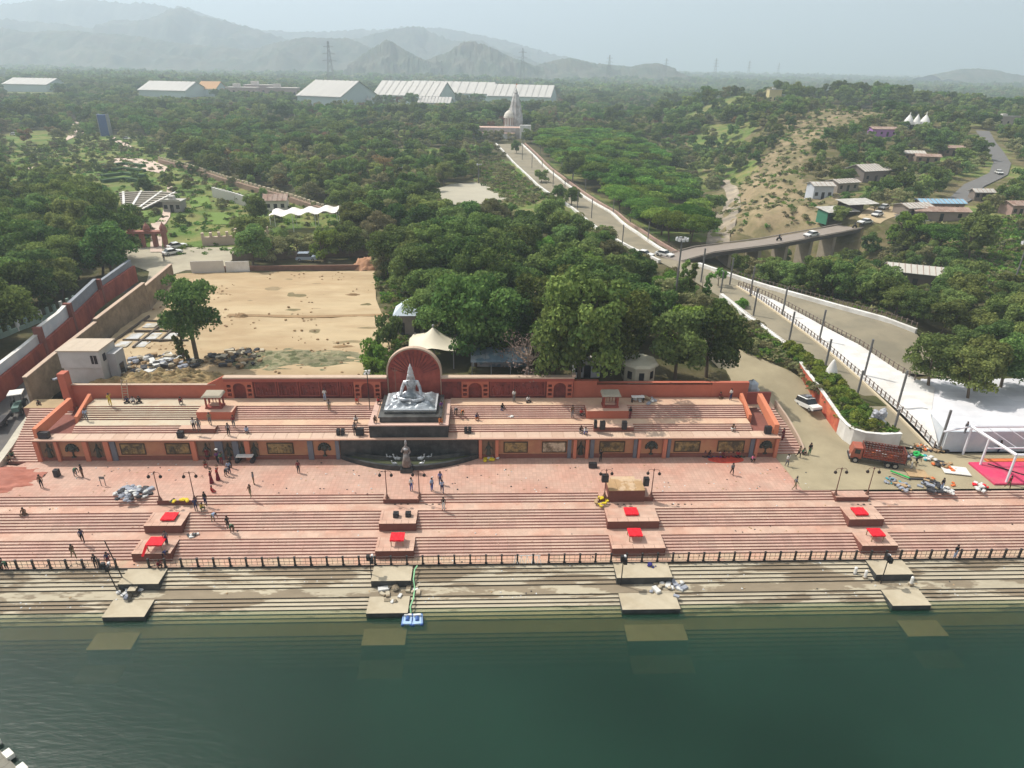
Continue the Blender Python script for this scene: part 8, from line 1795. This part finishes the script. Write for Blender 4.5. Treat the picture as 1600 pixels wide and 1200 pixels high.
sk_ = MB().lathe((0, 0, .06), [(.27, 0), (.22, .35), (.15, .8), (.17, .9)], 10).mesh('sari', SKIN)
CLO = {n_: M('cloth_'+n_, c, .85, .08, 6) for n_, c in dict(black=(.015, .015, .018), navy=(.02, .03, .10), blue=(.06, .10, .30), pale_blue=(.30, .38, .52), white=(.62, .62, .60), maroon=(.16, .015, .025), red=(.38, .03, .03), grey=(.14, .14, .15), khaki=(.22, .18, .10), green=(.04, .13, .07), purple=(.14, .04, .20), orange=(.55, .17, .04), pink=(.6, .15, .28), yellow=(.5, .38, .05), brown=(.12, .07, .04)).items()}
def person(kind, px, py, z, top, bot, rz, label, sari=False, carry=None, wy=None):
    p = at(px, py, z); t = thing('person', label, 'person', (p[0], p[1], z), rz, None, rnd.uniform(.97, 1.05)); me, h, f = BODY[kind]
    b_ = ob('body', me, t)
    for i, m_ in ((1, CLO[top]), (2, CLO[bot])): b_.material_slots[i].link = 'OBJECT'; b_.material_slots[i].material = m_
    ob('hair', h, t); ob('nose', f, t)
    if sari: s2 = ob('sari', sk_, t); s2.material_slots[0].link = 'OBJECT'; s2.material_slots[0].material = CLO[bot]
    if carry: MB().rock((.08, -.05, 2.02) if kind == 'carry' else (0, -.5, .5), .22, 0, 3).build('bundle', CLO[carry], t)
    return t
PP = [
 ('stand', 66, 762, 0, 'brown', 'black', .4, 'person in dark brown standing at the edge of the red dust spread'), ('bend', 119, 744, 0, 'green', 'grey', 1.0, 'person in green bending left of a dark clad one on the left plaza'), ('stand', 130, 746, 0, 'black', 'brown', -.5, 'person in black standing beside the bending one on the left plaza'),
 ('stand', 467, 739, 0, 'maroon', 'black', .3, 'person in maroon alone on the plaza left of the fountain'), ('stand', 397, 757, 0, 'grey', 'khaki', 2.0, 'person in grey on the plaza right of the water carriers'), ('carry', 392, 777, 0, 'brown', 'khaki', -.4, 'person with a raised arm at the top step right of the lamp pair'),
 ('carry', 331, 755, 0, 'maroon', 'maroon', 1.2, 'person in a dark red sari carrying a load, left of two'), ('carry', 341, 750, 0, 'red', 'maroon', 1.2, 'person in a red sari carrying a load, right of two'), ('sit', 331, 769, 0, 'red', 'red', 2.2, 'person in red sitting on the plaza below the two sari wearers'),
 ('bend', 354, 744, 0, 'grey', 'black', 1.4, 'person in grey bending on the plaza near the facade'), ('stand', 359, 740, 0, 'pale_blue', 'navy', .2, 'person in pale blue shirt among the group below the facade'), ('stand', 361, 731, 0, 'black', 'black', -.2, 'person in black behind the pale blue shirted one'),
 ('squat', 321, 729, 0, 'brown', 'red', .6, 'person in brown squatting left of the plaza group'), ('carry', 341, 724, 0, 'purple', 'black', .1, 'person with purple top and a white bundle on the head near the facade'), ('carry', 347, 726, 0, 'green', 'maroon', .3, 'person in green and maroon beside the bundle carrier'), ('stand', 325, 719, 0, 'maroon', 'maroon', 0, 'person in maroon in the shade of the facade niches'), ('stand', 305, 717, 0, 'maroon', 'purple', .3, 'person in maroon and purple left in the facade shade'),
 ('stand', 643, 767, 0, 'white', 'blue', .5, 'person in white and blue between the central lamp posts'), ('stand', 675, 767, 0, 'pale_blue', 'blue', .8, 'person in pale blue right of the central lamp posts'), ('stand', 688, 757, 0, 'blue', 'navy', .2, 'person in blue, upper one of the trio right of the statue'), ('walk', 691, 770, 0, 'pale_blue', 'navy', .2, 'person in pale blue, lower one of the trio right of the statue'),
 ('stand', 693, 797, -.6, 'black', 'white', 0, 'person in black with pale trousers on the landing below the plaza'), ('stand', 938, 721, 0, 'black', 'black', .4, 'person in black at the foot of the facade above the stage block'), ('walk', 1143, 742, 0, 'grey', 'black', 0, 'person in grey and black on the plaza in front of the red cloth'), ('walk', 1241, 765, 0, 'grey', 'khaki', 1.4, 'person walking at the slanting right edge of the plaza'),
 ('squat', 1175, 721, 0, 'pink', 'black', .3, 'person in bright pink squatting near the right end of the facade'), ('stand', 1264, 711, 0, 'black', 'green', .1, 'person in dark green standing on the yard right of the stairs'), ('squat', 1254, 710, 0, 'green', 'black', .4, 'person in dark clothes squatting beside the green clad one'), ('carry', 1229, 729, 0, 'white', 'grey', .3, 'person in white at the foot of the right side stairs'), ('walk', 1247, 715, 0, 'khaki', 'black', .5, 'person in khaki beside the foot of the right side stairs'), ('stand', 1222, 688, 1.2, 'maroon', 'maroon', .5, 'person in maroon halfway up the right side stairs'),
 ('stand', 307, 798, -.6, 'navy', 'navy', .3, 'person in navy standing on the landing right of the leftmost notch'), ('stand', 322, 789, -.4, 'black', 'navy', -.3, 'person in black on the short flight right of the navy clad one'), ('squat', 316, 797, -.6, 'yellow', 'green', .8, 'person in yellow squatting between two standing ones on the landing'), ('bend', 334, 815, -1.0, 'pale_blue', 'khaki', 1.2, 'person in pale blue bending on the upper flight'), ('stand', 357, 826, -1.3, 'black', 'black', .9, 'person in black, upper of two on the upper flight'), ('bend', 363, 832, -1.5, 'green', 'brown', .5, 'person in green stooping, lower of two on the upper flight'),
 ('walk', 130, 847, -1.65, 'navy', 'black', .6, 'person in navy walking on the middle landing at left'), ('walk', 116, 872, -2.2, 'brown', 'khaki', 1.0, 'person in brown on the lower flight at the left'), ('stand', 261, 850, -1.65, 'grey', 'navy', .4, 'person in grey standing by the spilling red cloth'), ('sit', 38, 804, -.75, 'brown', 'brown', .4, 'person sitting on the upper flight near the left edge'),
 ('stand', 3, 889, -2.7, 'black', 'maroon', .2, 'person in black by the railing at the left edge, first'), ('bend', 11, 890, -2.7, 'green', 'black', .2, 'person stooping by the railing at the left edge, second'), ('stand', 151, 887, -2.7, 'black', 'black', .3, 'person in black on the walkway left of the leaning pole'), ('walk', 171, 884, -2.7, 'navy', 'maroon', .5, 'person in navy by the railing opening at the leftmost platforms'), ('squat', 249, 887, -2.7, 'maroon', 'black', .9, 'person in maroon squatting on the walkway below the left platforms'), ('bend', 258, 874, -2.55, 'navy', 'black', 1.4, 'person in navy bending at the foot of the left platform'), ('stand', 1491, 872, -2.7, 'black', 'pale_blue', .2, 'person in black top behind the railing near the right edge'),
 ('walk', 136, 658, 3.65, 'pale_blue', 'grey', .6, 'person in pale blue alone on the yellowish terrace'), ('carry', 173, 634, 4.7, 'yellow', 'yellow', .6, 'person in yellow at the foot of the ladder'), ('squat', 209, 630, 4.7, 'white', 'navy', .3, 'person with white cap squatting by the left back wall'), ('sit', 199, 629, 4.7, 'navy', 'black', .3, 'person in navy seated left of the white capped one'), ('sit', 218, 629, 4.7, 'black', 'black', .3, 'person in black seated right of the white capped one'), ('squat', 283, 631, 4.7, 'maroon', 'grey', .5, 'person in dark maroon squatting by the wall near the left shelter'),
 ('walk', 329, 664, 3.65, 'khaki', 'grey', .4, 'person in khaki on the landing before the left shelter'), ('stand', 304, 673, 3.68, 'white', 'black', .3, 'person in white on the low left terrace platform, left'), ('stand', 312, 674, 3.68, 'grey', 'grey', .3, 'person in grey on the low left terrace platform, right'), ('squat', 281, 682, 3.05, 'navy', 'black', .3, 'person in navy on the walkway left of the low terrace platform'), ('stand', 358, 681, 3.05, 'grey', 'black', .4, 'person in grey on the walkway right of the low terrace platform'), ('stand', 366, 668, 3.5, 'maroon', 'grey', .6, 'person in maroon on the steps right of the low terrace platform'), ('squat', 386, 676, 3.05, 'pale_blue', 'pale_blue', .3, 'person in pale blue crouching alone on the walkway'),
 ('stand', 515, 643, 4.1, 'grey', 'khaki', .3, 'person in grey on the pink steps left of the big statue'), ('stand', 508, 626, 4.7, 'white', 'pale_blue', .3, 'person in white at the back wall left of the big statue'), ('squat', 558, 630, 4.7, 'red', 'orange', .3, 'person in red squatting by the wall left of the plinth'), ('squat', 556, 660, 3.65, 'white', 'brown', .3, 'person in white crouching on the landing left of the plinth'), ('stand', 555, 680, 3.05, 'grey', 'black', .4, 'person in grey between speaker boxes left of the plinth'), ('squat', 592, 631, 4.75, 'red', 'brown', .3, 'person in red on the left rim of the plinth'), ('squat', 845+-157, 662, 4.75, 'orange', 'orange', .4, 'person in orange crouching on the right corner of the plinth'), ('squat', 586, 660, 4.75, 'brown', 'brown', .4, 'person in brown crouching on the left corner of the plinth'), ('stand', 690, 645, 4.75, 'purple', 'grey', .4, 'person in purple on the right rim of the plinth'),
 ('bend', 712, 649, 3.9, 'grey', 'brown', .3, 'person in grey bending on the steps right of the plinth, left one'), ('bend', 722, 652, 3.7, 'orange', 'green', .3, 'person in orange and green bending right of the plinth, right one'), ('squat', 745, 656, 3.65, 'navy', 'orange', .3, 'person in navy squatting on the landing right of the plinth'), ('sit', 785, 640, 4.2, 'black', 'navy', .4, 'person in black sitting on the shaded steps'), ('stand', 803, 628, 4.7, 'white', 'grey', .4, 'person in white by the back wall panels right of the statue'), ('sit', 825, 628, 4.7, 'white', 'black', .4, 'person in white seated by the back wall panels'), ('stand', 894, 652, 3.8, 'brown', 'grey', .4, 'person in brown on the shaded steps left of the right shelter'), ('sit', 908, 648, 4.0, 'red', 'black', .4, 'person in red sitting beside the right shelter platform'),
 ('stand', 984, 654, 3.65, 'black', 'maroon', .4, 'person in black at the right corner of the right shelter platform'), ('squat', 914, 678, 3.05, 'white', 'blue', .3, 'person in white and blue on the walkway left of the tall speakers'), ('squat', 907, 676, 3.05, 'black', 'grey', .3, 'person in black on the walkway next to the white and blue one'), ('squat', 1144, 673, 3.05, 'brown', 'white', .3, 'person in brown and white crouching on the right walkway'), ('stand', 1141, 625, 4.7, 'white', 'navy', .3, 'person in white at the top of the right terrace by the wall'), ('sit', 1125, 622, 4.7, 'maroon', 'brown', .3, 'person in maroon seated by the right back wall'),
 ('bend', 1424, 733, 0, 'khaki', 'white', .8, 'person in khaki bending behind the truck'), ('bend', 1415, 728, 0, 'grey', 'grey', .5, 'person in grey working right behind the truck'), ('stand', 1470, 766, 0, 'black', 'pale_blue', .2, 'person in black top sitting among the yard scraps'), ('bend', 1431, 726, 0, 'black', 'black', 1.5, 'person in black stooping over the yard clutter'), ('stand', 1559, 707, 0, 'black', 'navy', .2, 'person in black behind the white stage frame'), ('stand', 1507, 677, 3.0, 'grey', 'grey', .2, 'person in grey on the edge of the white cloth ground'), ('walk', 1574, 763, .3, 'maroon', 'brown', .2, 'person in maroon on the pink carpet'),
 ('stand', 257, 408, 5.2, 'black', 'black', .2, 'person in black on the forecourt behind the sand lot'), ('walk', 172, 545, 5.3, 'white', 'white', .2, 'person in white near the foot of the stone wall')]
for P_ in PP:
    k = P_[0]; lab = P_[7]; person(*P_, sari=('sari' in lab and k == 'carry'), carry='white' if 'bundle' in lab and 'beside' not in lab else ('brown' if 'carrying a load' in lab else None))
for i in range(9):
    c_ = ('navy', 'black', 'purple', 'white', 'maroon', 'grey', 'black', 'red', 'brown')[i]; t_ = ('black', 'navy', 'grey', 'purple', 'black', 'red', 'maroon', 'black', 'green')[i]
    person('sit', 1101+i*7.3, 713+.6*math.sin(i*2), 0, c_, t_, rnd.uniform(-.5, .5), f'seated person in {c_} and {t_} behind the red cloth, {ORD[i]} from the left')
for i, (px, py, z, c_) in enumerate(((15, 722, .1, 'khaki'), (20, 715, .3, 'green'), (62, 636, 3.0, 'black'), (104, 634, 4.0, 'white'))):
    person('squat', px, py, z, c_, 'black', .6, ('person in khaki squatting at the foot of the left side stairs', 'person in green squatting on the low white kerb wall', 'person in dark clothes at the head of the left side stairs', 'person in white crouching between the two left coral parapets')[i])
